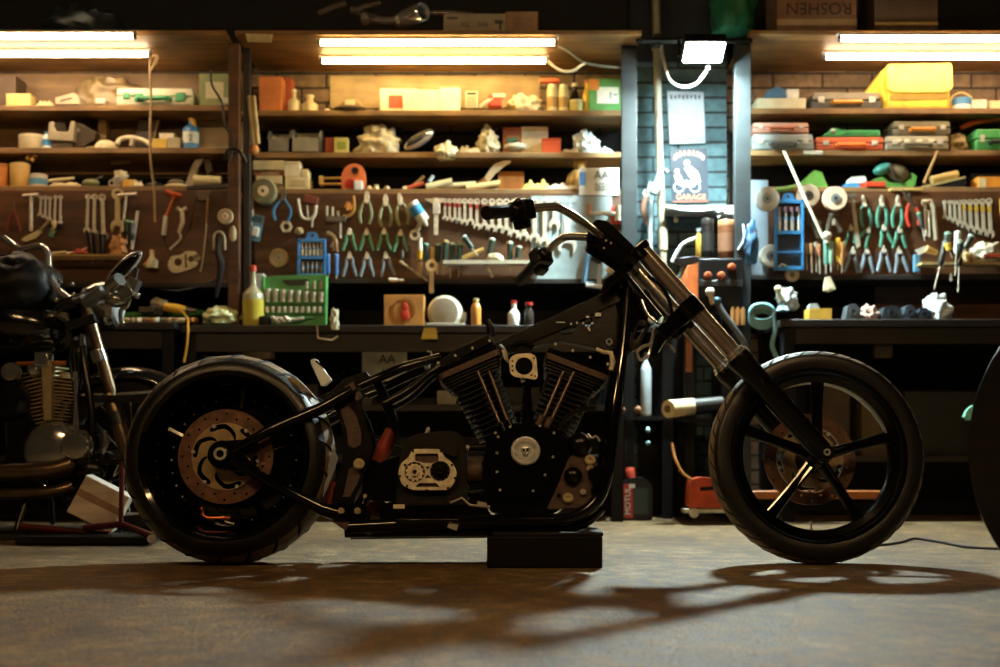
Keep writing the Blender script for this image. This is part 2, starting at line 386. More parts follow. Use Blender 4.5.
# ---- wheels
def tyre_profile(r, w, rin):
    pts = []
    for i in range(13):                              # outer tread arc
        a = math.pi*(i/12-.5); pts.append((r - (1-math.cos(a))*.0 - (abs(math.sin(a))**2.6)*(w*.16), math.sin(a)*w*.5*.93))
    side = [(r-w*.24, w*.5), (r-w*.24-(r-w*.24-rin)*.45, w*.5), (rin+.012, w*.46), (rin, w*.40)]
    return [(p[0], -p[1]) for p in reversed(side)][0:0] + pts + side + [(rin+.02, w*.3), (rin+.02, -w*.3)] + [(a, -b) for a, b in reversed(side)]
def low_z(prof, zc):                                 # lowest world height of a leaned ring at centre height zc
    return min((RB @ V((0, h, zc-r))).z for r, h in prof)
def wheel(name, xc, r, w, rin, slashes, lbl, gw, dirn=1):
    prof = tyre_profile(r, w, rin); zc = r; zc -= low_z(prof, zc)/math.cos(LEAN); c = V((xc, 0, zc))
    wh = sub(name, MB(M_gloss).ring([(rin+.004, -w*.30), (rin+.014, -w*.455), (rin+.017, -w*.480), (rin+.012, -w*.485), (rin-.002, -w*.45), (rin-.006, -w*.34), (rin-.026, -w*.25), (rin-.030, 0), (rin-.026, w*.25), (rin-.006, w*.34), (rin-.002, w*.45), (rin+.012, w*.485), (rin+.017, w*.480), (rin+.014, w*.455), (rin+.004, w*.30)], c, (0,1,0), 128), bike, lbl)
    ty = sub('tyre', MB(M_rubber).ring(prof, c, (0,1,0), 128), wh)
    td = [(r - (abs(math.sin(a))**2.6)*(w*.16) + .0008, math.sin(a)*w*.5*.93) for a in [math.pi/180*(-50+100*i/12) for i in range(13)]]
    sub('tread', MB(M_tread).ring(td + [(q-.004, h*.98) for q, h in reversed(td)], c, (0,1,0), 128), wh, 'brown tread band with tube light painted in')
    g = MB(M_groove)
    for i in range(slashes):                         # sipes cut across the shoulder, following the crown
        t0 = 2*math.pi*i/slashes
        for sg in (-1, 1):
            path = []
            for k in range(7):
                u = .06+.40*k/6; h = sg*w*u; rr = r - (abs(h/(w*.465))**2.6)*(w*.16) if abs(h) < w*.465 else r-w*.16
                a = t0 + dirn*k*.030 + (0 if sg < 0 else .06)
                path.append(c + V((math.cos(a)*(rr-gw*.5), h, math.sin(a)*(rr-gw*.5))))
            g.tube(path, [gw*.4, gw, gw*1.1, gw*1.1, gw, gw*.8, gw*.3], 6)
    sub('tread_groove', g, wh)
    return wh, c
xr = B(231.5, 460, 0).x; xf = B(815.5, 456, 0).x
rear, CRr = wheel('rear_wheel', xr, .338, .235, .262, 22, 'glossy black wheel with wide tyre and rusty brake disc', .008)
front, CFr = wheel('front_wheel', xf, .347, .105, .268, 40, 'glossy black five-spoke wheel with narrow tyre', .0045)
# deep rear rim barrel + hub + spokes
sub('rim_barrel', MB(M_gloss).ring([(.252, -.085), (.248, -.03), (.236, .0), (.236, .06), (.25, .085), (.256, .085), (.256, -.085)], CRr, (0,1,0), 96), rear)
sub('wheel_dish', MB(M_gloss).ring([(.05, .045), (.12, .030), (.20, .040), (.238, .055), (.238, .062), (.05, .055)], CRr, (0,1,0), 72), rear)
m = MB(M_steel)
for i in range(30): a = 2*math.pi*i/30; m.ball(CRr+V((math.cos(a)*.205, .038, math.sin(a)*.205)), (.0035,.003,.0035), None, 8, 5)
sub('rivet', m, rear)
m = MB(M_gloss)
for i in range(5):
    a = 2*math.pi*i/5+.2; d = V((math.cos(a), 0, math.sin(a)))
    m.tube([CRr+V((0,.02,0))+d*.05, CRr+V((0,.03,0))+d*.15, CRr+V((0,.015,0))+d*.243], [.016, .011, .017], 8, sm=3)
sub('spoke', m, rear)
sub('hub', MB(M_gloss).lathe([(.03, -.10), (.045, -.095), (.05, -.06), (.062, -.05), (.062, .05), (.05, .06), (.045, .1)], CRr, (0,1,0), 32), rear)
def arc(cx, cy, r, a0, a1, n=8): return [(cx+r*math.cos(R(a0+(a1-a0)*i/n)), cy+r*math.sin(R(a0+(a1-a0)*i/n))) for i in range(n+1)]
def rotor(par, c, dy, ro, rb, ri, lab, slots=6, holes=24, twist=38):
    p = c + V((0, dy, 0)); hl = [circ(0, 0, rb, 48)]
    for i in range(holes):
        a = 2*math.pi*i/holes; q = rb+(ro-rb)*(.3 if i % 2 else .68); hl.append(circ(q*math.cos(a), q*math.sin(a), .0042, 8))
    ro_ = sub('brake_disc', MB(M_rotor).plate(circ(0, 0, ro, 96), hl, p, (1,0,0), (0,0,1), -.005), par, lab)
    hl = [circ(0, 0, ri, 24)]
    for i in range(slots):
        a = 360/slots*i; L_, R_ = [], []
        for k in range(13):
            t_ = k/12; an = R(a+62*t_); rr = ri+(rb-ri)*(.30+.52*min(1, t_*1.9)**.8); hw = (rb-ri)*.115*(.55 if k in (0, 12) else 1)
            L_.append(((rr+hw)*math.cos(an), (rr+hw)*math.sin(an))); R_.append(((rr-hw)*math.cos(an), (rr-hw)*math.sin(an)))
        hl.append(L_+R_[::-1])
        an = R(a+88); hl.append(circ(math.cos(an)*(ri+(rb-ri)*.30), math.sin(an)*(ri+(rb-ri)*.30), .0065, 10)) if False else None
    sub('carrier', MB(M_carrier).plate(circ(0, 0, rb-.0015, 72), hl, p+V((0, -.002, 0)), (1,0,0), (0,0,1), -.006), ro_, 'pale gold centre with curved slots')
    for i in range(slots):
        a = R(360/slots*i+52); m = MB(M_steel).cyl(p+V((math.cos(a)*(rb-.006), -.006, math.sin(a)*(rb-.006))), p+V((math.cos(a)*(rb-.006), .004, math.sin(a)*(rb-.006))), .006, n=10); sub('bobbin', m, ro_)
rotor(rear, CRr, -.088, .152, .110, .038, 'rust-brown drilled brake disc')
rotor(front, CFr, .075, .152, .112, .05, 'rust-brown drilled brake disc', slots=5)
# front: five fluted spokes
HF = CFr
for i in range(5):
    a = R(87-72*i); d = V((math.cos(a), 0, math.sin(a))); t = V((-math.sin(a), 0, math.cos(a)))
    m = MB(M_gloss)
    for sg in (-1, 1):
        m.tube([HF+d*.035+t*sg*.010+V((0, -.018, 0)), HF+d*.15+t*sg*.009+V((0, -.012, 0)), HF+d*.245+t*sg*.013+V((0, -.006, 0))], [.010, .0075, .0085], 8, sm=3)
    m.plate([(.03,-.012), (.15,-.010), (.248,-.016), (.248,.016), (.15,.010), (.03,.012)], [], HF+V((0,-.006,0)), d, t, .016)
    sub('spoke', m, front, bevel=0)
sub('hub', MB(M_satin).lathe([(.022, -.075), (.034, -.07), (.04, -.03), (.045, 0), (.04, .03), (.05, .06), (.05, .072)], HF, (0,1,0), 32), front)
sub('valve', MB(M_steel).cyl(HF+V((-.02, 0, -.24)), HF+V((-.022, 0, -.21)), .004, n=8), front)
m = MB(M_copper)
m.tube([B(203, 508, -.05), B(203, 515, -.05), B(207, 518, -.05), B(226, 518, -.05)], .005, 8); m.ball(B(202, 509, -.05), .008); m.cyl(B(224, 518, -.05), B(230, 519, -.05), .008, n=6)
m.use(M_steel).tube([B(223, 516, -.05), B(226, 522, -.05), B(234, 524, -.05)], .004, 6)
sub('balance_clip', m, rear, 'copper coloured clip on the rim')
# axle ends
AR = CRr + V((0, -.135, 0)); AFp = CFr + V((0, -.105, 0))
ax = sub('rear_axle', MB(M_steel).cyl(CRr+V((0, -.155, 0)), CRr+V((0, .15, 0)), .013, n=16), bike)
m = MB(M_satin).lathe([(.026, 0), (.028, .004), (.028, .012), (.022, .016)], CRr+V((0,-.146,0)), YA, 6); m.use(M_steel).ring([(.012,.014),(.012,.024),(.020,.024),(.020,.014)], CRr+V((0,-.146,0)), YA, 24)
sub('axle_nut', m, ax, 'bright steel nut')

# ---- swingarm and frame (both sides where doubled)
def both(fn):
    for s_ in (1, -1): fn(s_)
def my(p, s_): return V((p.x, p.y*s_, p.z))
def rods(name, pts, r, m=M_gloss, n=12, sm=0, two=True, par=bike):
    for s_ in ((1, -1) if two else (1,)): sub(name, MB(m).tube([my(p, s_) for p in pts], r, n, sm), par)
rods('swingarm_tube', [AR+V((.03, 0, .012)), B(270, 430, -.13), B(322, 408, -.125), B(352, 391, -.11)], [.015, .017, .020, .020])
rods('swingarm_tube', [AR+V((.03, 0, -.016)), B(275, 485, -.13), B(322, 509, -.125), B(342, 515, -.11)], [.016, .019, .022, .022])
for s_ in (1, -1):
    c = my(AR, s_)
    sub('axle_plate', MB(M_gloss).lathe([(.040, -.012), (.045, -.008), (.045, .008), (.040, .012)], c, (0,1,0), 32), bike)
    m = MB(M_gloss).plate([(-.01,.045), (.06,.05), (.12,.036), (.115,.012), (.07,.0), (.12,-.045), (.11,-.075), (.05,-.05), (-.01,-.045)], [], c+V((0,.008*1,0)), (1,0,0), (0,0,1), -.014)
    sub('axle_bracket', m, bike, bevel=.003)
# seat-post casting : brown side plates with sunk panels
side = [(316,397),(330,392),(343,379),(366,371),(372,379),(356,390),(355,398),(364,414),(372,445),(366,470),(357,495),(352,508),(331,508),(333,490),(341,468),(344,445),(340,420),(332,404)]
for s_ in (1, -1):
    m = MB(M_satin); g = lambda l: [(B(x, y, -.105).x, B(x, y, -.105).z) for x, y in l]
    pan1 = [(340,410),(348,405),(356,415),(361,432),(361,444),(354,448),(348,444),(347,430)]; pan2 = [(349,469),(355,465),(362,470),(357,484),(350,496),(343,496)]; pan0 = [(344,386),(353,381),(356,388),(347,393)]
    y0 = -.105*s_ - (.016 if s_ < 0 else 0)
    m.plate(g(side), [g(pan0), g(pan1), g(pan2)], (0, y0, 0), (1,0,0), (0,0,1), -.016)
    pl = sub('side_plate', m, bike, bevel=.002)
    q = MB(M_cast)
    for pan in (pan0, pan1, pan2):
        cx_ = sum(p[0] for p in pan)/len(pan); cy_ = sum(p[1] for p in pan)/len(pan)
        q.plate(g([(cx_+(x-cx_)*1.03, cy_+(y-cy_)*1.03) for x, y in pan]), [], (0, y0+.003*s_+(0 if s_ > 0 else .006), 0), (1,0,0), (0,0,1), -.004)
    sub('panel_inset', q, pl, 'bare brown sunk panel')
m = MB(M_cast)
bplate(m, [(333,396),(344,386),(353,399),(360,420),(362,444),(350,446),(345,430),(339,410)], -.1075, .003); 
def bolt(px, py, dy, r, m_=M_brass, name='bolt', par=bike, lab=None, h=.008):
    p = B(px, py, dy); mb = MB(m_).lathe([(r*1.25, 0), (r*1.25, .002), (r, .002), (r, h), (r*.5, h), (r*.5, h*.55)], p, YA, 16)
    return sub(name, mb, par, lab)
pv = bolt(359, 464, -.121, .014, lab='large bright pivot bolt', name='pivot_bolt')
for p in ((341, 511), (357.5, 511)): bolt(p[0], p[1], -.128, .0085)
bolt(365, 496, -.118, .005)
m = MB(M_gloss); bplate(m, [(331,503),(365,503),(372,514),(368,521),(334,521),(326,514)], -.126, .03); sub('rear_bracket', m, bike, bevel=.004)
m = MB(M_cast); bplate(m, [(331,521),(338,518),(353,522),(346,531)], -.12, .05); sub('foot_bracket', m, bike, bevel=.003)
m = MB(M_cast); bplate(m, [(355,528),(362,526),(372,533),(368,535)], -.12, .05); sub('foot_bracket', m, bike, bevel=.003)
# transverse cross tubes that tie both halves
m = MB(M_gloss)
for px, py, r in ((345, 395, .018), (345, 512, .022), (359, 464, .02)): m.cyl(B(px, py, -.10), my(B(px, py, -.10), -1), r, n=16)
sub('cross_tube', m, bike)
# seat-post tubes sweeping up to the backbone
rods('seat_tube', [B(360, 386, -.10), B(378, 378, -.10), B(405, 367, -.085), B(440, 357, -.05)], [.014, .015, .015, .013], sm=4)
rods('brace_tube', [B(384, 404, -.06), B(408, 391, -.06), B(428, 374, -.05), B(440, 366, -.04)], [.014, .014, .012, .011], M_satin, sm=3)
m = MB(M_gloss); bplate(m, [(372,380),(380,378),(392,400),(398,425),(396,440),(388,420),(378,396)], -.06, .12); sub('shock_mount', m, bike, bevel=.004)
# backbone bar, stepped
bb = MB(M_satin); bplate(bb, [(441,359),(456,352),(490,338),(495,343),(614,288),(622,300),(560,330),(500,356),(440,374)], -.03, .06); sub('backbone', bb, bike, bevel=.004)
m = MB(M_satin); bplate(m, [(436,372),(438,362),(456,349),(489,334),(492,342),(462,357),(452,372)], -.045, .09); sub('seat_rail', m, bike, bevel=.003)
m = MB(M_satin).cyl(B(487, 320, 0), B(490, 327, 0), .010, n=10).cyl(B(490, 327, 0), B(492, 338, 0), .014, n=10); sub('fuel_valve', m, bike)
m = MB(M_steel).tube([B(427, 351, -.03), B(431, 352, -.03), B(432, 360, -.03), B(429, 366, -.03)], .004, 6).ball(B(427, 367, -.04), .010); sub('cable_clip', m, bike)
gus = MB(M_wrinkle); g = [(495,352),(612,300),(622,306),(618,345),(605,350),(560,340),(510,352)]
bplate(gus, g, -.022, .044, [[(560,331),(576,326),(574,333),(562,336)], [(585,320),(592,318),(591,326),(585,328)]]); gusset = sub('neck_gusset', gus, bike, bevel=.002)
M_bright = mat('bright_nickel', '#dfe2e0', .25, .35, var=.1)
m = MB(M_bright)
for px, py, w_, h_ in ((595, 313, 6, 3.5), (586, 316, 3, 2), (570, 323, 2, 2), (576, 322, 2, 2), (582, 322.5, 2, 2), (591, 322.5, 2.2, 2), (556, 322, 9, 1)):
    a = B(px, py, -.028); b_ = B(px+w_, py+h_, -.028); m.box(((a.x+b_.x)/2, a.y, (a.z+b_.z)/2), (abs(b_.x-a.x), .008, abs(b_.z-a.z)))
sub('wiring_clip', m, gusset, 'small bright metal clips')
m = MB(M_gasket); a = B(589, 329, -.03); m.box(a, (.006, .008, .014), rotm(y=-25)); m.use(M_chrome).ring([(.006, 0), (.006, .006), (.011, .006), (.011, 0)], B(609, 342, -.10), YA, 20)
sub('eyelet', m, gusset)
# down tubes + lower cradle rails
rods('cradle_tube', [B(627, 290, -.035), B(624, 330, -.06), B(616, 400, -.105), B(610, 450, -.118), B(606, 478, -.12), B(597, 500, -.12), B(580, 514, -.12), B(556, 520, -.12), B(500, 521, -.12), B(420, 524, -.118), B(350, 527, -.11)], .0205, M_gloss, 16, sm=5)
rods('lower_rail', [B(602, 508, -.075), B(588, 521, -.075), B(566, 528, -.075), B(520, 531, -.075), B(430, 532, -.075), B(345, 533, -.075)], .015, M_gloss, 12, sm=4)
m = MB(M_satin).box((B(400, 518, -.13)+B(455, 526, -.13))/2, (.20, .02, .022)); sub('rail_cover', m, bike, bevel=.004)
m = MB(M_steel)
for px, w_ in ((475, 32), (547, 14)):
    a = B(px, 521.5, -.135); m.box(a, (w_*.0031, .006, .004))
m.box(B(453, 526, -.13), (.03, .02, .02), rotm(y=20)); sub('rail_bracket', m, bike, 'bright worn metal edges')
m = MB(M_gasket).box(B(399, 506.5, -.128), (.036, .004, .013)); plt = sub('id_plate', m, bike, 'small pale number tag')
# fender bracket: pale blade
m = MB(mat('pale_bracket', '#dfe9ec', .3)); bplate(m, [(310,360),(314,358),(318,360),(332,380),(326,385),(321,386),(311,364)], -.02, .02)
fb = sub('fender_bracket', m, bike, 'white blade-shaped bracket', bevel=.004)
sub('bracket_brace', MB(M_gloss).tube([B(316, 361, -.02), B(338, 378, -.02), B(345, 380, -.02)], .004, 6).tube([B(336, 380, -.06), B(336, 375, -.06), B(344, 373, -.06), B(345, 381, -.06)], .004, 6, sm=3), fb)
m = MB(M_chrome)
bplate(m, [(333,446),(338,458),(334,470),(327,489),(323,497),(325,478)], -.07, .01); sub('belt_guard', m, bike, 'polished curved guard behind the casting')
# red shock boots and springs seen through the frame
m = MB(M_red)
m.tube([B(392, 430, .03), B(384, 448, .03), B(378, 462, .03)], [.02, .026, .022], 14, sm=3)
sub('shock_boot', m, bike, 'dull red rubber boot'); sub('shock_boot', MB(M_red).tube([B(386, 492, .02), B(378, 500, .02), B(371, 512, .02)], [.024, .026, .022], 12, sm=3), bike, 'dull red rubber boot'); sub('shock_boot', MB(M_red).tube([B(334, 482, -.03), B(331, 498, -.03), B(328, 507, -.03)], [.012, .013, .01], 10), bike, 'dull red rubber boot')
m = MB(M_gloss); bplate(m, [(362,470),(375,464),(400,455),(412,470),(408,500),(372,502),(362,490)], -.06, .10); sub('gearbox_mount', m, bike, bevel=.006)
m = MB(M_rubber)
for i in range(16):
    t = i/15; m.box(B(356+t*46, 431+t*14, .08), (.009, .03, .012), rotm(y=17))
sub('drive_belt', m.tube([B(350, 428, .08), B(405, 446, .08)], .008, 6), bike)

# ---- gearbox with open cream gasket cover
def roundpoly(pts, r=3., n=4):
    out = []
    for i in range(len(pts)):
        p0, p1, p2 = V((*pts[i-1], 0)), V((*pts[i], 0)), V((*pts[(i+1) % len(pts)], 0))
        a = p1+(p0-p1).normalized()*min(r, (p0-p1).length*.45); b_ = p1+(p2-p1).normalized()*min(r, (p2-p1).length*.45)
        for k in range(n+1):
            t = k/n; q = a*(1-t)**2+p1*2*t*(1-t)+b_*t*t; out.append((q.x, q.y))
    return out
m = MB(M_wrinkle); bplate(m, roundpoly([(398,470),(402,446),(412,434),(455,430),(466,440),(468,505),(395,506)], 8), -.105, .21)
gb = sub('gearbox', m, bike, bevel=.006)
m = MB(M_wrinkle); bplate(m, roundpoly([(411,450),(412,438),(433,434),(438,446),(436,452)], 4), -.125, .1); bplate(m, roundpoly([(436,450),(434,436),(444,431),(454,431),(457,440),(457,458)], 4), -.12, .1); sub('gearbox_top', m, gb, bevel=.005)
gout = roundpoly([(409,457),(412,449),(441,449),(444,457),(452,462),(457,471),(455,482),(448,490),(412,490),(402,485),(398,473),(401,463)], 4)
gh = [circ(414.7, 472, 10.2, 26), circ(440, 471, 10.2, 26), roundpoly([(415,453.5),(438,453.5),(439,461),(432,463),(424,463),(415,461)], 2), roundpoly([(425.3,466.3),(430,466.3),(427.6,469.8)], .6), roundpoly([(424.5,478),(427.6,474.3),(431,478)], .6), roundpoly([(419,483),(436,483),(440,487),(415,487)], 1.2)]
m = MB(M_gasket); bplate(m, gout, -.128, .018, gh); gk = sub('gasket_cover', m, gb, 'cream oval cover with two round openings', bevel=.001)
m = MB(M_cast); bplate(m, [(x, y) for x, y in roundpoly([(410,458),(413,451),(440,451),(443,458),(453,466),(453,481),(446,487),(413,487),(401,480),(401,466)], 4)], -.118, .01); sub('cover_back', m, gk)
for cx_, cy_, mm in ((414.7, 472, M_gasket), (440, 471, M_satin)):
    p = B(cx_, cy_, -.122); m = MB(mm); ro, ri_ = .0300, .0245; pts = []
    for i in range(48):
        rr = ro if (i//2) % 2 else ri_; pts.append((rr*math.cos(2*math.pi*i/48), rr*math.sin(2*math.pi*i/48)))
    m.plate(pts, [circ(0, 0, .013, 16)], p, (1,0,0), (0,0,1), -.010)
    m.ring([(.008, -.004), (.008, .008), (.014, .008), (.014, -.004)], p, YA, 6)
    for i in range(7): a = 2*math.pi*i/7; m.cyl(p+V((math.cos(a)*.0175, -.001, math.sin(a)*.0175)), p+V((math.cos(a)*.0175, .006, math.sin(a)*.0175)), .003, n=8)
    sub('gear', m, gk)
for i in range(9):
    x, y = ((405,465),(400,476),(407,486),(427,490),(448,488),(455,478),(452,465),(441,451),(413,451))[i]; bolt(x, y, -.129, .0028, M_satin, 'screw', gk, h=.003)
sub('filler_cap', MB(M_steel).cyl(B(426, 435, -.05), B(428, 430, -.05), .007, n=8).ball(B(428, 429, -.05), .007), gb)
# shafts, starter, linkages between gearbox and crankcase
m = MB(M_satin).cyl(B(463, 448, -.07), B(497, 447, -.07), .012, n=14); sub('starter_shaft', m, bike)
m = MB(M_cast).cyl(B(462, 472, -.03), B(492, 471, -.03), .043, n=24); sub('starter_motor', m, bike, 'bare brown starter body')
m = MB(M_satin).cyl(B(482, 472, -.06), B(500, 471, -.06), .032, n=20).cyl(B(464, 493, -.08), B(492, 491, -.08), .012, n=12); sub('starter_cap', m, bike)
m = MB(M_steel).tube([B(450, 503, -.11), B(462, 498, -.11), B(470, 505, -.11), B(490, 507, -.11)], .004, 6).box(B(482, 504, -.11), (.03, .01, .012), rotm(y=15)).cyl(B(464, 448, -.085), B(469, 448, -.085), .009, n=8); sub('shift_linkage', m, bike, 'bright linkage pieces')
m = MB(M_gloss); bplate(m, [(395,500),(470,500),(490,512),(490,522),(380,524),(378,506)], -.09, .18); sub('gearbox_tray', m, bike, bevel=.005)

# ---- V-twin engine
eng = MB(M_gloss); bplate(eng, roundpoly([(488,436),(500,424),(552,424),(566,437),(578,470),(572,500),(555,514),(492,514),(484,500),(483,460)], 9), -.10, .20)
engine = sub('crankcase', eng, bike, bevel=.008)
cc = roundpoly([(496,436),(512,426),(538,425),(556,433),(560,452),(557,468),(546,486),(540,497),(492,497),(491,470),(494,452)], 6)
m = MB(M_gloss); bplate(m, cc, -.125, .03); cam = sub('cam_cover', m, engine, bevel=.007)
for x, y in ((495.5,433),(510,427),(540,426),(554,433),(553,457),(545,475),(533,491),(500,490),(497,472),(497,453),(498,437)): bolt(x, y, -.131, .0036, M_steel, 'bolt', cam, 'bright small bolt', h=.005)
pc = B(525.5, 451, -.131)
m = MB(M_bright).lathe([(.046, -.004), (.0465, .003), (.043, .0075), (.039, .0085), (.0375, .008), (.0, .0072)], pc, YA, 48)
tc_ = sub('timer_cover', m, cam, 'round polished cover with a skull emblem')
m = MB(M_steel)
m.ring([(.0245, .007), (.0245, .008), (.0265, .008), (.0265, .007)], pc, YA, 48)
for i in range(26):                                  # raised rim lettering, as strokes
    a = 2*math.pi*i/26
    if i % 13 in (0,): continue
    d = V((math.cos(a), 0, math.sin(a))); m.box(pc+d*.0318+V((0, -.008, 0)), (.0035, .003, .0085), rotm(y=-math.degrees(a)+90))
    if i % 2: m.box(pc+d*.030+V((0, -.008, 0)), (.006, .003, .002), rotm(y=-math.degrees(a)+90))
sub('rim_lettering', m, tc_)
m = MB(M_bright).ball(pc+V((0, -.008, .003)), (.0155, .007, .0135)).ball(pc+V((0, -.008, -.010)), (.0095, .0055, .008))
m.use(M_groove)
for sx in (-1, 1): m.ball(pc+V((sx*.006, -.0142, .001)), (.0042, .002, .0036), n=10, m=6)
m.ball(pc+V((0, -.0145, -.0055)), (.0018, .0015, .003), n=8, m=6)
for k in range(-2, 3): m.box(pc+V((k*.003, -.0136, -.0125)), (.0009, .002, .005))
for sx in (-1, 1): m.tube([pc+V((sx*.011, -.014, .006)), pc+V((sx*.006, -.0155, .0062)), pc+V((sx*.002, -.0155, .0042))], .0012, 5)
sub('skull_emblem', m, tc_)

def cylinder(b0, t0, side_sign, name_lbl):
    """one finned barrel with head, rocker boxes and pushrods, along the axis b0->t0 (pixels, mid plane)"""
    p0 = B(*b0, 0); p1 = B(*t0, 0); ax_ = (p1-p0); Lh = ax_.length; a = ax_.normalized(); u = V((a.z, 0, -a.x)); y = V((0, 1, 0)); Mx = Matrix((u, y, a)).transposed()
    root = sub('cylinder', MB(M_wrinkle).cyl(p0, p0+a*Lh*.66, .052, n=28), bike)
    def fin(h, wx, wy, th, m_):
        c = p0+a*h; pts = roundpoly([(-wx,-wy), (wx,-wy), (wx,wy), (-wx,wy)], .022, 4); return m_.plate(pts, [], c, u, y, -th)
    f = MB(M_wrinkle); n = 12
    for i in range(n): fin(.012+Lh*.60*i/n, .066+.016*(i/n), .066, .0042, f)
    sub('fin', f, root)
    f = MB(M_wrinkle)
    for i in range(5): fin(Lh*.63+i*.0105, .090+.004*i, .078, .005, f)
    f.box(p0+a*(Lh*.63+.026), (.15, .13, .05), Mx); sub('head', f, root)
    f = MB(M_cast); hc = Lh*.63+.060
    f.plate(roundpoly([(-.108,-.088), (.108,-.088), (.108,.088), (-.108,.088)], .02, 4), [], p0+a*(hc-.004), u, y, -.020); sub('rocker_box', f, root, bevel=.003)
    f = MB(M_gloss); f.plate(roundpoly([(-.106,-.086), (.106,-.086), (.106,.086), (-.106,.086)], .02, 4), [], p0+a*(hc+.013), u, y, -.036); rk = sub('rocker_cover', f, root, bevel=.007)
    f = MB(M_steel)
    for sx in (-.09, -.03, .03, .09): f.cyl(p0+a*(hc+.03)+u*sx+y*-.09, p0+a*(hc+.03)+u*sx+y*-.083, .0045, n=8)
    sub('screw', f, rk)
    return p0, p1, a, u, y, root
r_ = cylinder((504, 446), (459, 344), -1, '')
f_ = cylinder((546, 446), (584, 348), 1, '')
M_rod = mat('bronze_rod', '#5f5044', .3, .6)
m = MB(M_rod)
for (x0, y0, x1, y1) in ((478, 372, 503, 431), (489, 371, 510, 428)): m.cyl(B(x0, y0, -.085), B(x1, y1, -.11), .0058, n=10)
m.use(M_satin)
for x, y in ((503, 428), (510, 425)): m.cyl(B(x-2, y-5, -.108), B(x+2, y+5, -.112), .011, n=12)
sub('pushrod', m, r_[5], 'smoked steel pushrod tubes')
m = MB(M_rod)
for (x0, y0, x1, y1) in ((574, 372, 549, 425), (563, 372, 541, 424)): m.cyl(B(x0, y0, -.085), B(x1, y1, -.11), .0058, n=10)
m.use(M_cast)
for x, y in ((548, 423), (540, 421)): m.cyl(B(x+2, y-5, -.108), B(x-2, y+5, -.112), .011, n=12)
sub('pushrod', m, f_[5], 'smoked steel pushrod tubes')
# intake between the cylinders with its gasket flange
m = MB(M_satin).cyl(B(524, 366, -.10), B(524, 366, .04), .036, n=24).box(B(523, 350, -.05), (.05, .07, .035), rotm(y=-15)); m.tube([B(500, 352, -.06), B(513, 346, -.09), B(522, 342, -.09), B(534, 347, -.09)], .007, 8, sm=3)
ib = sub('throttle_body', m, bike)
m = MB(M_gasket); bplate(m, roundpoly([(511,357),(516,354),(530,353),(536,356),(538,377),(535,380),(527,378),(515,377),(510,373),(509,361)], 3.2), -.108, .006, [circ(524, 366, 8.8, 26)] + [circ(x, y, 1.1, 8) for x, y in ((512.5,361),(512.5,366),(512.5,370.5),(534,358),(535,376),(531.5,375))]); sub('intake_flange', m, ib, 'cream square flange with round hole')
m = MB(M_satin).plate([(0,-.03), (.012,-.028), (.012,.028), (0,.03)], [], B(524, 366, -.09), (1,0,0), (0,0,1), -.003); sub('butterfly', m, ib)
sub('intake_bolt', MB(M_steel).cyl(B(523, 382, -.09), B(523, 378, -.09), .008, n=8), ib); m = MB(M_steel).tube([B(508, 362, -.09), B(505, 350, -.08), B(500, 345, -.07)], .005, 6).box(B(505, 355, -.08), (.012, .012, .035), rotm(y=-20)); sub('cable_stay', m, ib)
m = MB(M_gloss).cyl(B(527, 385, -.05), B(527, 424, -.05), .012, .022, n=16); sub('breather', m, engine)
for sx in (500, 552): pass
# oil filter, mount plate, mount bolts
m = MB(M_satin).ball(B(580, 445, -.10), .040).cyl(B(566, 446, -.06), B(575, 445, -.09), .025, n=18); sub('oil_filter', m, bike, bevel=0)
m = MB(M_satin).ball(B(573, 476, -.11), .030); sub('oil_pump_cap', m, bike)
m = MB(M_cast); bplate(m, roundpoly([(570,455),(594,455),(600,470),(606,492),(590,506),(546,510),(555,492),(560,480)], 5), -.108, .02); mp_ = sub('engine_mount', m, bike, 'bare brown engine mount plate', bevel=.003)
for x, y, r, mm in ((590,460,.0135,M_brass), (590,468.5,.009,M_brass), (568,498,.0135,M_brass), (583,492,.008,M_steel), (600,490,.008,M_steel), (559,495,.005,M_satin)): bolt(x, y, -.112, r, mm, 'bolt', mp_, 'brass coloured bolt' if mm is M_brass else None, h=.010)
m = MB(M_gloss); bplate(m, roundpoly([(588,470),(600,464),(607,478),(603,494),(594,497),(590,490),(594,484),(588,478)], 2.5), -.122, .012); sub('mount_bracket', m, mp_, bevel=.002)
m = MB(M_steel).tube([B(588, 434, -.10), B(592, 438, -.11), B(596, 436, -.11), B(600, 441, -.11)], .0035, 6, sm=3); m.use(M_satin).tube([B(556, 430, -.07), B(574, 412, -.08), B(596, 408, -.08)], .008, 8, sm=3); sub('oil_line', m, bike)
# front cylinder stay
m = MB(M_gasket).tube([B(596, 349, -.10), B(603, 352, -.10), B(611, 353, -.10), B(613, 362, -.10), B(611, 370, -.10)], [.006,.007,.008,.009,.007], 8); sub('coil_bracket', m, bike, 'pale bracket by the front cylinder')

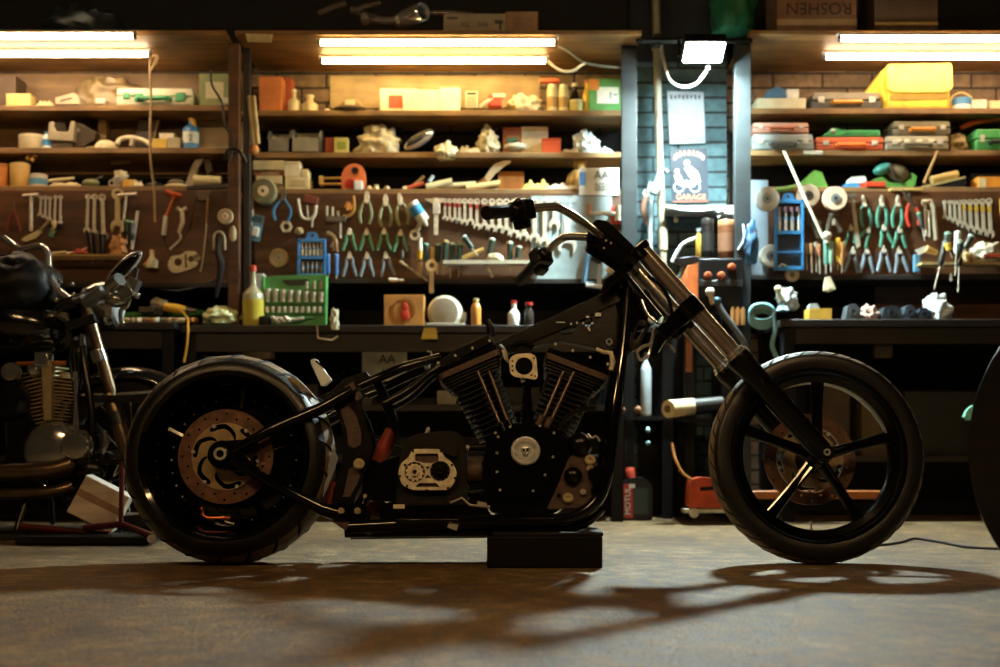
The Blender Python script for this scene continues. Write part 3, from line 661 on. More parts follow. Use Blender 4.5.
# ---- steering head, clamps, fork
neck0 = B(655, 322, 0); neck1 = B(617, 276, 0)
sub('steering_head', MB(M_gloss).cyl(neck0, neck1, .034, n=28).box((neck0+neck1)/2+V((-.03,0,-.045)), (.07,.05,.13), rotm(y=-12)), bike, bevel=.004)
fp0 = B(641, 249, -.115); fp1 = AFp + V((0, .0, 0)); fa = (fp1-fp0).normalized(); fl = (fp1-fp0).length
fs = fp0 + fa*((B(736, 355, -.115)-fp0).length)
fu = V((fa.z, 0, -fa.x))*-1                          # forward/up normal of the fork line
def clamp(c0, wdt, thick, name, extra=.045):
    """triple clamp bridging both fork legs, c0 on near fork axis"""
    c = V((c0.x, 0, c0.z)); Mx = Matrix((fa, V((0,1,0)), fa.cross(V((0,1,0))))).transposed()
    m = MB(M_gloss)
    for s_ in (1, -1): m.cyl(my(c0, s_)-fa*thick*.5, my(c0, s_)+fa*thick*.5, .042, n=28)
    m.box(c-fa.cross(V((0,1,0)))*0 + fu*-extra*.5, (thick*.9, .23, wdt), Mx)
    return sub(name, m, bike, bevel=.004)
c_up = B(637, 258, -.115); c_lo = B(690, 309, -.115)
clamp(c_up, .15, .034, 'upper_clamp', .11); clamp(c_lo, .15, .060, 'lower_clamp', .10)
for s_ in (1, -1): sub('fork_cap', MB(M_gloss).lathe([(.030, -.01), (.034, 0), (.034, .012), (.024, .016)], my(fp0, s_), -fa, 24), bike)
for s_ in (1, -1):
    a0, a1, a2 = my(fp0, s_), my(fs, s_), my(fp1, s_)
    leg = sub('fork_leg', MB(M_warmchrome).cyl(a0, a1, .0275, n=32), bike, 'smoked chrome fork tube')
    L2 = (a2-a1).length
    sub('slider', MB(M_satin).lathe([(.040, -.004), (.042, .004), (.042, .03), (.037, .05), (.036, L2*.85), (.034, L2*.97), (.026, L2+.02), (.0, L2+.026)], a1, fa, 32), leg, 'black lower fork slider')
    sub('collar', MB(M_chrome).lathe([(.031, -.016), (.036, -.014), (.036, -.004), (.042, -.002), (.042, .004)], a1, fa, 32), leg, 'bright chrome seal collar')
    m = MB(M_satin).cyl(a2, a2+V((0, -.036*s_, 0)), .024, n=24); m.use(M_steel).ring([(.006, 0), (.006, .005), (.011, .005), (.011, 0)], a2+V((0, -.036*s_, 0)), V((0, -s_, 0)), 20); sub('axle_bolt', m, leg)
sub('front_axle', MB(M_steel).cyl(CFr+V((0,-.13,0)), CFr+V((0,.13,0)), .0115, n=14), bike)
# riser block
ris = MB(M_gloss); bplate(ris, roundpoly([(588,229),(596,219),(608,221),(634,246),(638,254),(627,270),(604,254),(586,243)], 4), -.05, .10)
rs = sub('riser', ris, bike, bevel=.008)
m = MB(M_gloss); bplate(m, [(604,224),(630,247),(627,251),(601,229)], -.054, .006); bplate(m, [(597,244),(616,257),(614,260),(595,248)], -.054, .006); sub('riser_rib', m, rs)
m = MB(M_steel)
for x, y in ((611,243),(606,240.5),(604,248)): m.cyl(B(x, y, -.06), B(x, y, -.05), .004, n=8)
sub('screw', m, rs)
m = MB(M_chrome).cyl(B(615, 277, -.06), B(622, 270, -.05), .011, n=12).cyl(B(611, 281, -.06), B(615, 277, -.06), .016, n=12); m.use(M_brass).cyl(B(617, 268, .05), B(623, 262, .05), .016, n=14); sub('stem_nut', m, bike, 'bright steering stem nut')
# handlebar halves, controls and grips
hb = {}
for s_, pts, hs, g0, g1 in ((1, [(600,236,-.05),(585,224,-.14),(562,209,-.23),(548,207,-.27),(520,210,-.31)], (522,210.5,-.315), (515,210.5,-.32), (486,213,-.42)),
                            (-1, [(600,238,.05),(582,237,.14),(566,237,.22),(556,243,.26),(543,256,.31)], (541,258,.31), (538,261,.32), (519,281,.42))):
    bar = sub('handlebar', MB(M_warmchrome).tube([B(*p) for p in pts], .0135, 16, sm=6), bike, 'smoked chrome handlebar')
    c = B(*hs); d = (B(*g1)-B(*g0)).normalized(); fr = frame_of(d); Mx = Matrix((d, fr[1], fr[0])).transposed()
    m = MB(M_satin).box(c, (.055, .062, .068), Mx).cyl(c-d*.042, c-d*.02, .024, n=16).box(c+V((0,.02,-.032)), (.045, .04, .04), Mx).cyl(c+d*.02, c+d*.05, .021, n=18); m.ball(c+V((-.012, -.03, .018)), .012)
    sub('switch_housing', m, bar, 'black switch housing', bevel=.006)
    L3 = (B(*g1)-B(*g0)).length
    sub('grip', MB(M_rubber).lathe([(.019, 0), (.0205, .004), (.0205, L3*.92), (.022, L3*.93), (.022, L3*.99), (.016, L3)], B(*g0), d, 24), bar, 'black rubber grip')
# small parts round the steering head: cables, hose, lock, sensors
m = MB(M_chrome)
m.tube([B(641, 300, -.07), B(646, 312, -.09), B(654, 321, -.09), B(663, 326, -.08)], .004, 8, sm=4)
m.tube([B(637, 352, -.06), B(642, 347, -.07), B(650, 344, -.07), B(653, 337, -.06), B(655, 326, -.05)], .006, 8, sm=4).tube([B(637, 352, -.06), B(640, 360, -.06), B(648, 356, -.06), B(651, 345, -.06)], .005, 8, sm=3)
m.tube([B(664, 330, -.05), B(666, 340, -.06), B(672, 348, -.06), B(675, 352, -.06)], .0055, 8, sm=4)
sub('brake_hose', m, bike, 'bright metal brake hoses')
m = MB(M_satin).tube([B(648, 276, -.02), B(661, 285, -.03), B(669, 300, -.03), B(672, 316, -.03)], .007, 8, sm=4).tube([B(645, 290, .02), B(655, 305, .02), B(668, 318, .02)], .008, 8, sm=4)
m.box(B(678, 327, -.05), (.05, .06, .045), rotm(y=35)).box(B(668, 322, -.06), (.035, .05, .035), rotm(y=20)).ball(B(684, 321, -.09), .016).ball(B(676, 334, -.06), .018).ball(B(690, 325, -.04), .014)
sub('cable_guide', m, bike, bevel=.003)
bolt(651.5, 320, -.055, .010, M_steel, lab='bright bolt head on the steering head')
m = MB(M_satin); bplate(m, [(640,318),(652,322),(640,346),(630,352),(628,340)], -.03, .05, [[(638,326),(645,327),(636,340),(634,338)]]); sub('neck_brace', m, bike, bevel=.003)

# ---- black wooden block under the frame
kb = W(487, 566, -.12); ke = W(602.5, 531, -.12)
blk = thing('wooden_block', 'black wooden block propping up the frame of the black chopper', 'block', ((kb.x+ke.x)/2, 0, 0))
M_blk = mat('black_timber', '#080707', .6, 0, spec=.15, var=.35, scale=8, bump=.3, streak=(1, 6, 6))
kz = ke.z
sub('lower_beam', MB(M_blk).box(((kb.x+ke.x)/2, -.005, kz*.43), (ke.x-kb.x, .24, kz*.86)), blk, bevel=.005)
sub('top_pad', MB(mat('worn_ply', '#17110d', .7, var=.3, spec=.2)).box(((kb.x+ke.x)/2+.01, -.005, kz*.91), ((ke.x-kb.x)*.96, .23, kz*.10)), blk, bevel=.003)
# ---------------------------------------------------------------- LED floodlight on its bracket
M_led = mat('led_glow', '#ffffff', .4, emit='#dcf4f2', es=3500, var=0)
fl = thing('floodlight', 'lit white LED floodlight on a black bracket beside the pale conduit pole', 'lamp', W(705, 50, 1.86))
pc_ = W(704, 53, 1.86); Mt = rotm(x=62)
sub('housing', MB(M_blackmetal).box(pc_ + Mt @ V((0, .03, 0)), (.20, .05, .14), Mt), fl, bevel=.006)
sub('led_panel', MB(M_led).box(pc_ + Mt @ V((0, .002, 0)), (.175, .004, .115), Mt), fl, 'glowing white face')
sub('yoke', MB(M_blackmetal).tube([pc_+V((-.11,.05,0)), pc_+V((-.112,.06,.085)), pc_+V((.0,.06,.09)), pc_+V((.112,.06,.085)), pc_+V((.11,.05,0))], .008, 6), fl)
sub('arm', MB(M_blackmetal).cyl(pc_+V((0,.06,.09)), W(642, 40, 1.92), .012, n=8), fl)
sub('lead', MB(M_white).tube([pc_+V((.03,.06,-.05)), W(706, 72, 1.95), W(696, 84, 1.98), W(682, 87, 2.0), W(670, 80, 2.05), W(664, 62, 2.1), W(661, 45, 2.15)], .007, 8, sm=4), fl, 'white flex looping from the lamp')
# added fill lamps, unseen behind the camera, to light the bike's near side
M_fill = mat('fill_glow', '#fff2dc', .4, emit='#ffcd8c', es=300, var=0)
for x, l in ((-1.5, 'added fill lamp over the open garage floor, on the side of the chrome motorcycle'), (.9, 'added fill lamp over the open garage floor, on the side of the front wheel')):
    cl = thing('fill_lamp', l, 'lamp', (x, -2.7, 2.93))
    sub('tube', MB(M_fill).cyl((x-.6, -2.7, 2.86), (x+.6, -2.7, 2.86), .013, n=12), cl)
    sub('batten', MB(M_white).box((x, -2.7, 2.92), (1.3, .16, .06)), cl, bevel=.004)
# ================================================================ KIT OF SMALL THINGS (pixel boxes on a depth plane, real depth)
SH = dict(L1=W(0,105,YS).z, L2=W(0,147.5,YS).z, M1=W(0,110,YS).z, M2=W(0,152,YS).z, R1=W(0,108,YS).z, R2=W(0,150,YS).z,
          LP=W(0,190,YP).z+.024, MP=W(0,193,YP).z+.024, RP=W(0,191,YP).z+.024, BL=ZBL, BM=ZBM, BR=ZBR, H=ZH+.022, F=0.)
YT = YP - .012                                       # plane of tools hung on the panels
def span(px0, py0, px1, zb, Y):
    a = W(px0, py0, Y); b = W(px1, py0, Y); return a.x, b.x, (zb if not isinstance(zb, str) else SH[zb]), a.z
def carton(name, cat, label, px0, py0, px1, zb, Y, dep, col, band=None, lid=None, rot=0, group=None, rough=.7, flap=True):
    x0, x1, z0, z1 = span(px0, py0, px1, zb, Y); h = z1-z0; w_ = x1-x0; xc = (x0+x1)/2
    t = thing(name, label, cat, (xc, Y+dep/2, z0), group); M = rotm(z=rot); c = V((xc, Y+dep/2, z0))
    P = lambda x, y, z: c + M @ V((x, y, z))
    hb_ = h*.82 if lid else h
    sub('body', MB(pm(col, rough)).box(P(0, 0, hb_/2), (w_*(.98 if lid else 1), dep, hb_), M), t, bevel=.003)
    if lid: sub('lid', MB(pm(lid, rough)).box(P(0, 0, hb_+(h-hb_)/2), (w_*1.01, dep*1.02, h-hb_), M), t, bevel=.003)
    elif flap: sub('flap', MB(pm(col, rough)).box(P(-w_*.25, 0, h+.001), (w_*.49, dep*.99, .003), M).box(P(w_*.25, 0, h+.001), (w_*.49, dep*.99, .003), M), t)
    if band:
        m = MB(pm(band, .5)); m.box(P(w_*.04, -dep/2-.0012, hb_*.5), (w_*.62, .002, hb_*.5), M); sub('printed_panel', m, t)
    return t
def case(name, cat, label, px0, py0, px1, zb, Y, dep, low, up, handle, latch='#b9b4a5', slope=.0, group=None, rot=0):
    x0, x1, z0, z1 = span(px0, py0, px1, zb, Y); h = z1-z0; w_ = x1-x0; xc = (x0+x1)/2
    t = thing(name, label, cat, (xc, Y+dep/2, z0), group); c = V((xc, Y+dep/2, z0)); M = rotm(z=rot)
    P = lambda x, y, z: c + M @ V((x, y, z))
    sub('lower_shell', MB(pm(low)).box(P(0, 0, h*.27), (w_, dep, h*.52), M), t, bevel=.008)
    m = MB(pm(up)); m.add([P(x*w_/2*(1-slope if z else 1), y*dep/2*(1-slope*.5 if z else 1), h*(.56 if not z else 1)) for x in (-1,1) for y in (-1,1) for z in (0,1)], [(0,1,3,2),(4,6,7,5),(0,4,5,1),(2,3,7,6),(0,2,6,4),(1,5,7,3)])
    sub('lid', m, t, bevel=.006)
    hw = w_*.2
    sub('handle', MB(pm(handle)).tube([P(-hw, -dep/2, h*.36), P(-hw, -dep/2-.025, h*.36), P(hw, -dep/2-.025, h*.36), P(hw, -dep/2, h*.36)], min(.012, h*.16), 8), t)
    for sx in (-.36, .36): sub('latch', MB(pm(latch, .35)).box(P(w_*sx, -dep/2-.004, h*.55), (w_*.09, .008, h*.34), M), t, bevel=.002)
    return t
def bottle(name, cat, label, px0, py0, px1, zb, Y, col, cap, neck=.32, shoulder=.72, lab=None, tr=0., group=None, m=None, fill=None, fillh=.5, capk=.55):
    x0, x1, z0, z1 = span(px0, py0, px1, zb, Y); h = z1-z0; r = (x1-x0)/2; c = V(((x0+x1)/2, Y+r, z0))
    t = thing(name, label, cat, c, group); a = V((0,0,1)); mm = m or pm(col, .3)
    sub('body', MB(mm).lathe([(r*.9, 0), (r, h*.03), (r, h*shoulder*.96), (r*.93, h*shoulder), (r*neck*1.5, h*(shoulder+.10)), (r*neck, h*(shoulder+.14)), (r*neck, h*.93)], c, a, 20), t)
    sub('cap', MB(pm(cap, .4)).lathe([(r*max(neck*1.25, .1), h*.90), (r*max(neck*1.25, .1), h*.99), (r*neck, h)], c, a, 16), t)
    if lab: sub('paper_label', MB(pm(lab, .6)).lathe([(r*1.012, h*.2), (r*1.012, h*.55)], c, a, 20, cap=False), t)
    if fill: sub('liquid', MB(fill).lathe([(r*.91, -.0005), (r*1.004, h*.03), (r*1.004, h*fillh)], c, a, 20), t)
    return t
def tin(name, cat, label, px0, py0, px1, zb, Y, col, lid, band=None, group=None, metal=0.):
    x0, x1, z0, z1 = span(px0, py0, px1, zb, Y); h = z1-z0; r = (x1-x0)/2; c = V(((x0+x1)/2, Y+r, z0)); a = V((0,0,1))
    t = thing(name, label, cat, c, group)
    sub('body', MB(pm(col, .4, metal)).lathe([(r*.97, 0), (r, .004), (r, h*.84), (r*.97, h*.86)], c, a, 24), t)
    sub('lid', MB(pm(lid, .4)).lathe([(r*1.02, h*.85), (r*1.02, h*.98), (r*.96, h)], c, a, 24), t)
    if band: sub('paper_label', MB(pm(band, .6)).lathe([(r*1.01, h*.2), (r*1.01, h*.66)], c, a, 24, cap=False), t)
    return t
M_bag = mat('cloudy_plastic', '#d9cfae', .35, 0, var=.25, scale=20, bump=.4)
M_bagg = mat('greenish_plastic', '#cdd5a0', .35, 0, var=.25, scale=20, bump=.4)
M_bagw = mat('crystal_plastic', '#cfdde2', .25, 0, var=.3, scale=25, bump=.4)
M_cloth = mat('rag_cloth', '#c6bc9c', .85, 0, var=.3, scale=18, bump=.5)
def bag(name, cat, label, px0, py0, px1, zb, Y, dep, m, seed=1, knot=True, nz=.45, group=None):
    x0, x1, z0, z1 = span(px0, py0, px1, zb, Y); h = z1-z0; w_ = x1-x0; c = V(((x0+x1)/2, Y+dep/2, z0+h*.40))
    t = thing(name, label, cat, (c.x, c.y, z0), group)
    mb = MB(m).ball(c, (w_*.5, dep*.5, h*.58), None, 40, 26, nz, 2.4, seed, flat=-.69)
    zs = [v.z for v in mb.v]; sc_ = h/(max(zs)-min(zs)); lo = min(zs); xs = [v.x for v in mb.v]; sx = w_/(max(xs)-min(xs)); xm = (max(xs)+min(xs))/2
    for v in mb.v: v.z = z0+(v.z-lo)*sc_; v.x = c.x+(v.x-xm)*sx
    sub('sack', mb, t, sharp=70)
    if knot:
        top = V((c.x+w_*.1*math.sin(seed), c.y, z0+h*.93)); sub('knot', MB(m).ball(top, (w_*.07, w_*.07, h*.10), None, 12, 8, .5, 3, seed).ball(top+V((w_*.05, 0, h*.05)), (w_*.09, .01, h*.06), rotm(y=30), 10, 6, .4, 3, seed), t)
    return t
def rag(name, cat, label, px0, py0, px1, zb, Y, dep, m, seed=1, group=None):
    x0, x1, z0, z1 = span(px0, py0, px1, zb, Y); h = z1-z0; w_ = x1-x0; n, k = 26, 12; vs = []; fs = []
    for i in range(n+1):
        for j in range(k+1):
            u, v = i/n, j/k; e = min(1, 5*u, 5*(1-u))*min(1, 4*v, 4*(1-v))
            z = z0+.004+h*e*(.35+.65*abs(noise.noise(V((u*5+seed, v*3.5, seed)))*1.5)); z = min(z, z1)
            vs.append((x0+w_*u, Y+dep*v, z))
    for i in range(n):
        for j in range(k): a = i*(k+1)+j; fs.append((a, a+1, a+k+2, a+k+1))
    o = MB(m).add(vs, fs).build(name, base=V(((x0+x1)/2, Y+dep/2, z0)), sharp=80)
    md = o.modifiers.new('thickness', 'SOLIDIFY'); md.thickness = .004
    return tag(o, label, cat, group)
# ---- hand tools, hung in front of a panel: built at the origin, pivot at 0, z up, facing -y
M_tool = mat('tool_steel', '#d2c9b4', .35, .25, var=.2, scale=40); M_tooldk = mat('dark_tool_steel', '#5d564b', .45, .35, var=.25, scale=40)
M_blackplast = mat('black_plastic', '#17171a', .4, 0, var=.2)
def pliers_proto(label, grip, kind=0, jaw=M_tool, L=.15, Wd=.035, group=None):
    t = thing('pliers', label, 'pliers', (0,0,0), group)
    hj = L*.30 if kind == 0 else L*.22
    for s_ in (1, -1):
        m = MB(jaw).plate([(s_*x, z) for x, z in ((.001, 0), (.012, .002), (.013 if kind == 0 else .008, hj*.55), (.006 if kind == 0 else .003, hj), (.0008, hj))], [], (0, .004*s_, 0), (1,0,0), (0,0,1), -.008)
        sub('jaw', m, t, bevel=.001)
        if kind == 0: pts = [(s_*.006, 0, .002), (s_*.016, 0, -.012), (s_*Wd*.95, 0, -L*.30), (s_*Wd, 0, -L*.48), (s_*Wd*.72, 0, -L*.68)]
        else: pts = [(s_*.004, 0, .002), (s_*.016, 0, -.012), (s_*Wd*.55, 0, -L*.30), (s_*Wd*.85, 0, -L*.55), (s_*Wd*1.1, 0, -L*.76)]
        sub('handle', MB(grip).tube(pts, [.006, .006, .0085, .0085, .007], 8, sm=4, flat=.8), t)
    sub('pivot', MB(jaw).cyl((0, -.010, 0), (0, .010, 0), .011, n=14), t)
    return t
def wrench(label, px, py0, py1, Y, m=M_tool, tape=None, wd=.016, head=1., group=None, name='combination_wrench', flip=False, lean=0.):
    a = W(px, py0, Y); L = a.z - W(px, py1, Y).z; r = wd*.70*head; c = V((a.x, Y, a.z))
    t = thing(name, label, 'wrench', c, group, rot=(0, R(lean), 0)); BASE[t.name] = V((0,0,0))
    s = -1 if not flip else 1; z = lambda q: -q if not flip else q-L
    sub('shaft', MB(m).plate([(-wd*.34, z(r)), (wd*.34, z(r)), (wd*.40, z(L-r)), (-wd*.40, z(L-r))], [], (0, 0, 0), (1,0,0), (0,0,1), -.006), t, bevel=.001)
    sub('ring_end', MB(m).plate(circ(0, 0, r, 18), [circ(0, 0, r*.58, 12)], (0, -.001, z(r)), (1,0,0), (0,0,1), -.008), t, bevel=.001)
    ro = r*1.22; q = []
    for i in range(19):
        an = R(-62+304*i/18) if not flip else R(118+304*i/18)
        q.append((ro*math.cos(an - R(90) + R(60)), ro*math.sin(an - R(90) + R(60))))
    jaw = [(-.5*ro, -1.0*ro), (-.42*ro, -.1*ro), (-.2*ro, .15*ro), (.2*ro, .15*ro), (.42*ro, -.1*ro), (.5*ro, -1.0*ro)]
    out = [(ro*math.cos(R(-58+296*i/16)), ro*math.sin(R(-58+296*i/16))) for i in range(17)]   # open below
    poly = out + jaw
    if flip: poly = [(x, -y) for x, y in poly]
    Mz = rotm(y=15); ux = Mz @ V((1,0,0)); uz = Mz @ V((0,0,1))
    sub('open_end', MB(m).plate(poly, [], (0, -.001, z(L-r*.9)), ux, uz, -.008), t, bevel=.001)
    if tape: sub('tape_band', MB(pm(tape, .6)).box((0, .003, z(L*.28)), (wd*.78, .011, L*.16)), t, 'coloured tape band')
    return t
def screwdriver(label, p0, p1, Y, grip, hk=.45, r=.012, sh=M_tool, group=None, name='screwdriver', band=None):
    a = W(*p0, Y); b = W(*p1, Y); d = b-a; L = d.length
    t = thing(name, label, 'screwdriver', a, group)
    sub('handle', MB(grip).lathe([(r*.5, 0), (r*.95, L*.03), (r, L*.1), (r*.82, hk*L*.6), (r*.95, hk*L*.85), (r*.6, hk*L)], a, d, 12), t)
    sub('shaft', MB(sh).lathe([(.0035, hk*L), (.0035, L*.96), (.002, L)], a, d, 8), t)
    if band: sub('end_cap', MB(pm(band, .4)).lathe([(r*.4, -.001), (r*.98, L*.02), (r*.98, L*.10)], a, d, 12), t)
    return t
def wheel_disc(label, px, py, pr, Y, col, hub, hole='#121212', th=.022, group=None, name='grinding_wheel'):
    c = W(px, py, Y); r = pr/K(Y); t = thing(name, label, 'grinding wheel', c, group)
    sub('disc', MB(pm(col, .8, bump=.3, var=.3)).ring([(r*.30, -th/2), (r*.92, -th/2), (r, -th*.35), (r, th*.35), (r*.92, th/2), (r*.30, th/2)], c, (0,1,0), 40), t)
    h = sub('hub', MB(pm(hub, .35, .6)).ring([(r*.14, -th*.62), (r*.38, -th*.62), (r*.42, -th*.5), (r*.42, th*.5), (r*.14, th*.5)], c, (0,1,0), 28), t)
    sub('peg', MB(pm(hole)).cyl(c+V((0, -th*.7, 0)), c+V((0, th*.6, 0)), r*.12, n=10), h)
    return t
def stick(name, cat, label, p0, p1, Y0, Y1, r, m, group=None, tip=None, r1=None):
    a = W(*p0, Y0); b = W(*p1, Y1); t = thing(name, label, cat, (a+b)/2, group)
    sub('rod', MB(m).cyl(a, b, r, r1 or r, n=12), t)
    if tip: sub('tip', MB(tip).cyl(a+(a-b).normalized()*.004, a+(b-a)*.14, r*1.25, n=12), t)
    return t
# ================================================================ MIDDLE BAY
g = 'pliers hung on the middle panel'
gm = [mat('grip_'+a, c, .45, 0, var=.2) for a, c in (('olive', '#8f9670'), ('green', '#5f9a76'), ('slate', '#7d8c96'), ('teal', '#3f8a72'), ('steelblue', '#6d87a8'), ('red', '#c23a2a'))]
ordn = ['first', 'second', 'third', 'fourth', 'fifth', 'sixth', 'seventh', 'eighth', 'ninth', 'tenth', 'eleventh', 'twelfth', 'thirteenth', 'fourteenth', 'fifteenth', 'sixteenth', 'seventeenth', 'eighteenth']
def row(proto, pts, labs, group, tilt=None):
    for i, ((px, py), l) in enumerate(zip(pts, labs)):
        o = proto if i == 0 else dup(proto, label=l, group=group)
        o['label'] = l; o.location = W(px, py, YT); o.rotation_euler = (0, R((tilt or [0]*9)[i]), 0); BASE[o.name] = V((0,0,0))
row(pliers_proto('', gm[0], 0, L=.165, Wd=.028, group=g), [(366.5,201), (385.5,204), (400.5,203)],
    ['olive-gripped pliers in the upper row, below the orange hand winder', 'olive-gripped pliers in the middle of the three in the upper row', 'olive-gripped pliers in the upper row beside the blue and white spray gun'], g, [4, 0, -8])
row(pliers_proto('', gm[1], 1, L=.115, Wd=.030, group=g), [(349.5,233), (366.5,233), (384,232.5), (400.5,234)],
    ['green splayed pliers in the second row, first from the blue bit case', 'green splayed pliers in the second row, second from the blue bit case', 'bright green splayed pliers in the second row, third from the blue bit case', 'green splayed pliers ending the second row, above the diagonal long screwdriver'], g)
row(pliers_proto('', gm[2], 1, L=.128, Wd=.030, group=g), [(349.5,257), (367,257), (386,257)],
    ['slate-gripped splayed pliers in the lowest row, first from the blue screwdrivers', 'slate-gripped splayed pliers in the middle of the lowest row', 'slate-gripped splayed pliers in the lowest row beside the diagonal long screwdriver'], g, [0, 0, -6])
# wrenches in a row, running from the vernier caliper
wx = [445, 449.7, 455, 459.5, 464.8, 470.7, 477, 484.5, 492, 499.6, 506.5, 514.7, 524, 534.5, 544.5, 554.7]
wb = [220, 221, 222, 223, 225, 224, 229, 229, 231, 232, 234, 237, 240, 242, 246, 229]
for i, (x, b) in enumerate(zip(wx, wb)):
    red = i in (0, 1, 2, 3, 5, 6, 7)
    wrench('combination wrench%s, %s from the vernier caliper' % (' with red tape band' if red else '', ordn[i]), x, 198.5, b, YT-.004, tape='#a8402c' if red else None, wd=.0145+.0009*i, head=1.05+.01*i, group='combination wrenches on the middle panel')
def caliper(label, px, py0, py1, Y, m=M_tool):
    a = W(px, py0, Y); b = W(px, py1, Y); L = a.z-b.z; t = thing('vernier_caliper', label, 'caliper', a)
    sub('beam', MB(m).box((a.x, Y, a.z-L/2), (.022, .006, L)), t, bevel=.001)
    sub('fixed_jaw', MB(m).plate([(-.055, -.004), (.04, 0), (.03, -.022), (-.012, -.028), (-.03, -.02)], [], a+V((0, .003, 0)), (1,0,0), (0,0,1), -.007), t)
    sub('slider', MB(m).box((a.x+.002, Y-.004, a.z-L*.30), (.034, .012, .05)), t, bevel=.002)
    return t
caliper('steel vernier caliper hanging at the head of the combination wrench row', 436, 198, 235, YT-.004)
# odd things on the panel, from the upright
wheel_disc('large grey-green grinding wheel hung beside the dark upright, above the blue card', 264, 192, 13, YT-.03, '#7d7a5c', '#a8a494', th=.05)
wheel_disc('small sand-coloured grinding wheel below the big hexagonal nut', 279, 258, 9.5, YT-.006, '#b09a78', '#8d8d86', th=.02)
p = W(286, 226.5, YT-.012); o = MB(M_tool).plate([(math.cos(R(60*i))*.032, math.sin(R(60*i))*.032) for i in range(6)], [circ(0, 0, .016, 20)], p, (1,0,0), (0,0,1), -.02).build('hexagon_nut', bevel=.003)
tag(o, 'big hexagonal nut hung on the panel between the blue pliers and small grinding wheel', 'nut')
pb = pliers_proto('blue-handled pliers with dark jaws hanging beside the large grinding wheel', mat('grip_blue', '#3d7fb5', .4), 0, M_tooldk, .16, .042); pb.location = W(283, 199, YT-.01); pb.rotation_euler = (0, R(4), 0)
t = thing('card_pack', 'blue and white carded blister pack hung beside the dark upright', 'pack', W(256, 228, YT)); M = rotm(y=12)
sub('card', MB(pm('#5f8fae')).box(W(256, 228, YT), (.062, .006, .13), M), t); sub('blister', MB(pm('#d9dcd2', .2)).box(W(255.5, 232, YT-.012), (.036, .018, .05), M), t, bevel=.006)
sub('printed_panel', MB(pm('#1d4a66')).box(W(257, 219, YT-.004), (.05, .003, .03), M), t)
t = thing('plug_chain', 'string of pale spark plug boxes hung along the dark upright', 'box', W(249, 205, YT))
for i, (x, y) in enumerate(((249,195),(250,204),(250.5,213),(249,223))): sub('plug_box', MB(pm('#cbbf9f')).box(W(x, y, YT), (.032, .02, .04), rotm(y=8-5*i)), t, bevel=.003)
t = thing('trailer_bracket', 'white U-shaped bracket with pegs hung beside the blue pliers', 'bracket', W(309, 212, YT))
sub('fork_bar', MB(pm('#d5cdb8', .4)).tube([W(298,199,YT-.01), W(301,215,YT-.01), W(305,219,YT-.01), W(311,219,YT-.01), W(315,214,YT-.01), W(316,205,YT-.01)], .009, 8, sm=3), t)
sub('peg', MB(M_tool).cyl(W(307,205,YT-.012), W(308,217,YT-.012), .005, n=8).cyl(W(313,217,YT-.012), W(312,227,YT-.012), .005, n=8), t)
sub('red_clip', MB(pm('#6e2c20')).box(W(311, 200, YT-.006), (.07, .02, .04), rotm(y=15)), t, 'dark red clip', bevel=.004)
t = thing('hook_lump', 'small tan knob hung under the white U-shaped bracket', 'knob', W(300, 231, YT)); sub('knob_head', MB(pm('#b39a72')).ball(W(299,231,YT-.01), (.022,.016,.018), None, 12, 8, .3), t); sub('stem', MB(M_tooldk).cyl(W(299,231,YT-.01), W(303,228,YT), .006, n=8), t)
# tap rack
t = thing('tap_holder', 'small rack of upright steel taps with a bronze clip, above the blue screwdrivers', 'tool rack', W(336, 212, YT))
sub('rack_bar', MB(M_tooldk).box(W(336, 219, YT-.012), (.10, .02, .03)), t, bevel=.003)
for x, y in ((327,206),(332.5,207),(338,211)): sub('tap', MB(M_tool).cyl(W(x, y, YT-.012), W(x, 218, YT-.012), .007, n=8), t)
sub('tap', MB(M_tool).cyl(W(340.5, 222, YT-.012), W(340.5, 238, YT-.012), .006, n=8), t)
sub('clip', MB(pm('#b98a4a', .4, .5)).tube([W(343,217,YT-.01), W(350,215,YT-.01), W(354,208,YT-.01), W(353,196,YT-.01)], .010, 8, sm=3).box(W(349,206,YT-.014), (.035,.012,.03), rotm(y=30)), t, 'bronze clip')
sub('spike', MB(pm('#d98f3a')).cyl(W(347,210,YT-.02), W(350,202,YT-.03), .006, .002, n=8), t)
t = thing('snips', 'worn tan snips hung between the blue bit case and the green pliers', 'snips', W(333, 242, YT))
sub('blade', MB(pm('#a88f6a', .5, .3)).tube([W(327,233,YT-.01), W(333,236,YT-.01), W(336,243,YT-.01), W(334,251,YT-.01)], .011, 8, sm=3, flat=.6), t); sub('handle', MB(pm('#8a6a4a')).tube([W(331,247,YT-.012), W(335,240,YT-.012), W(337,252,YT-.012)], .009, 8, sm=3), t)
M_sdblue = mat('blue_grip', '#4f7fb8', .35)
screwdriver('blue-handled screwdriver hung beside the blue bit case', (328.5, 254), (328.5, 278), YT-.01, M_sdblue, .85, .011, band='#7da6d6')
screwdriver('blue-handled screwdriver hung second from the blue bit case, by the slate pliers', (336.5, 254), (336.5, 279), YT-.01, M_sdblue, .85, .012, band='#7da6d6')
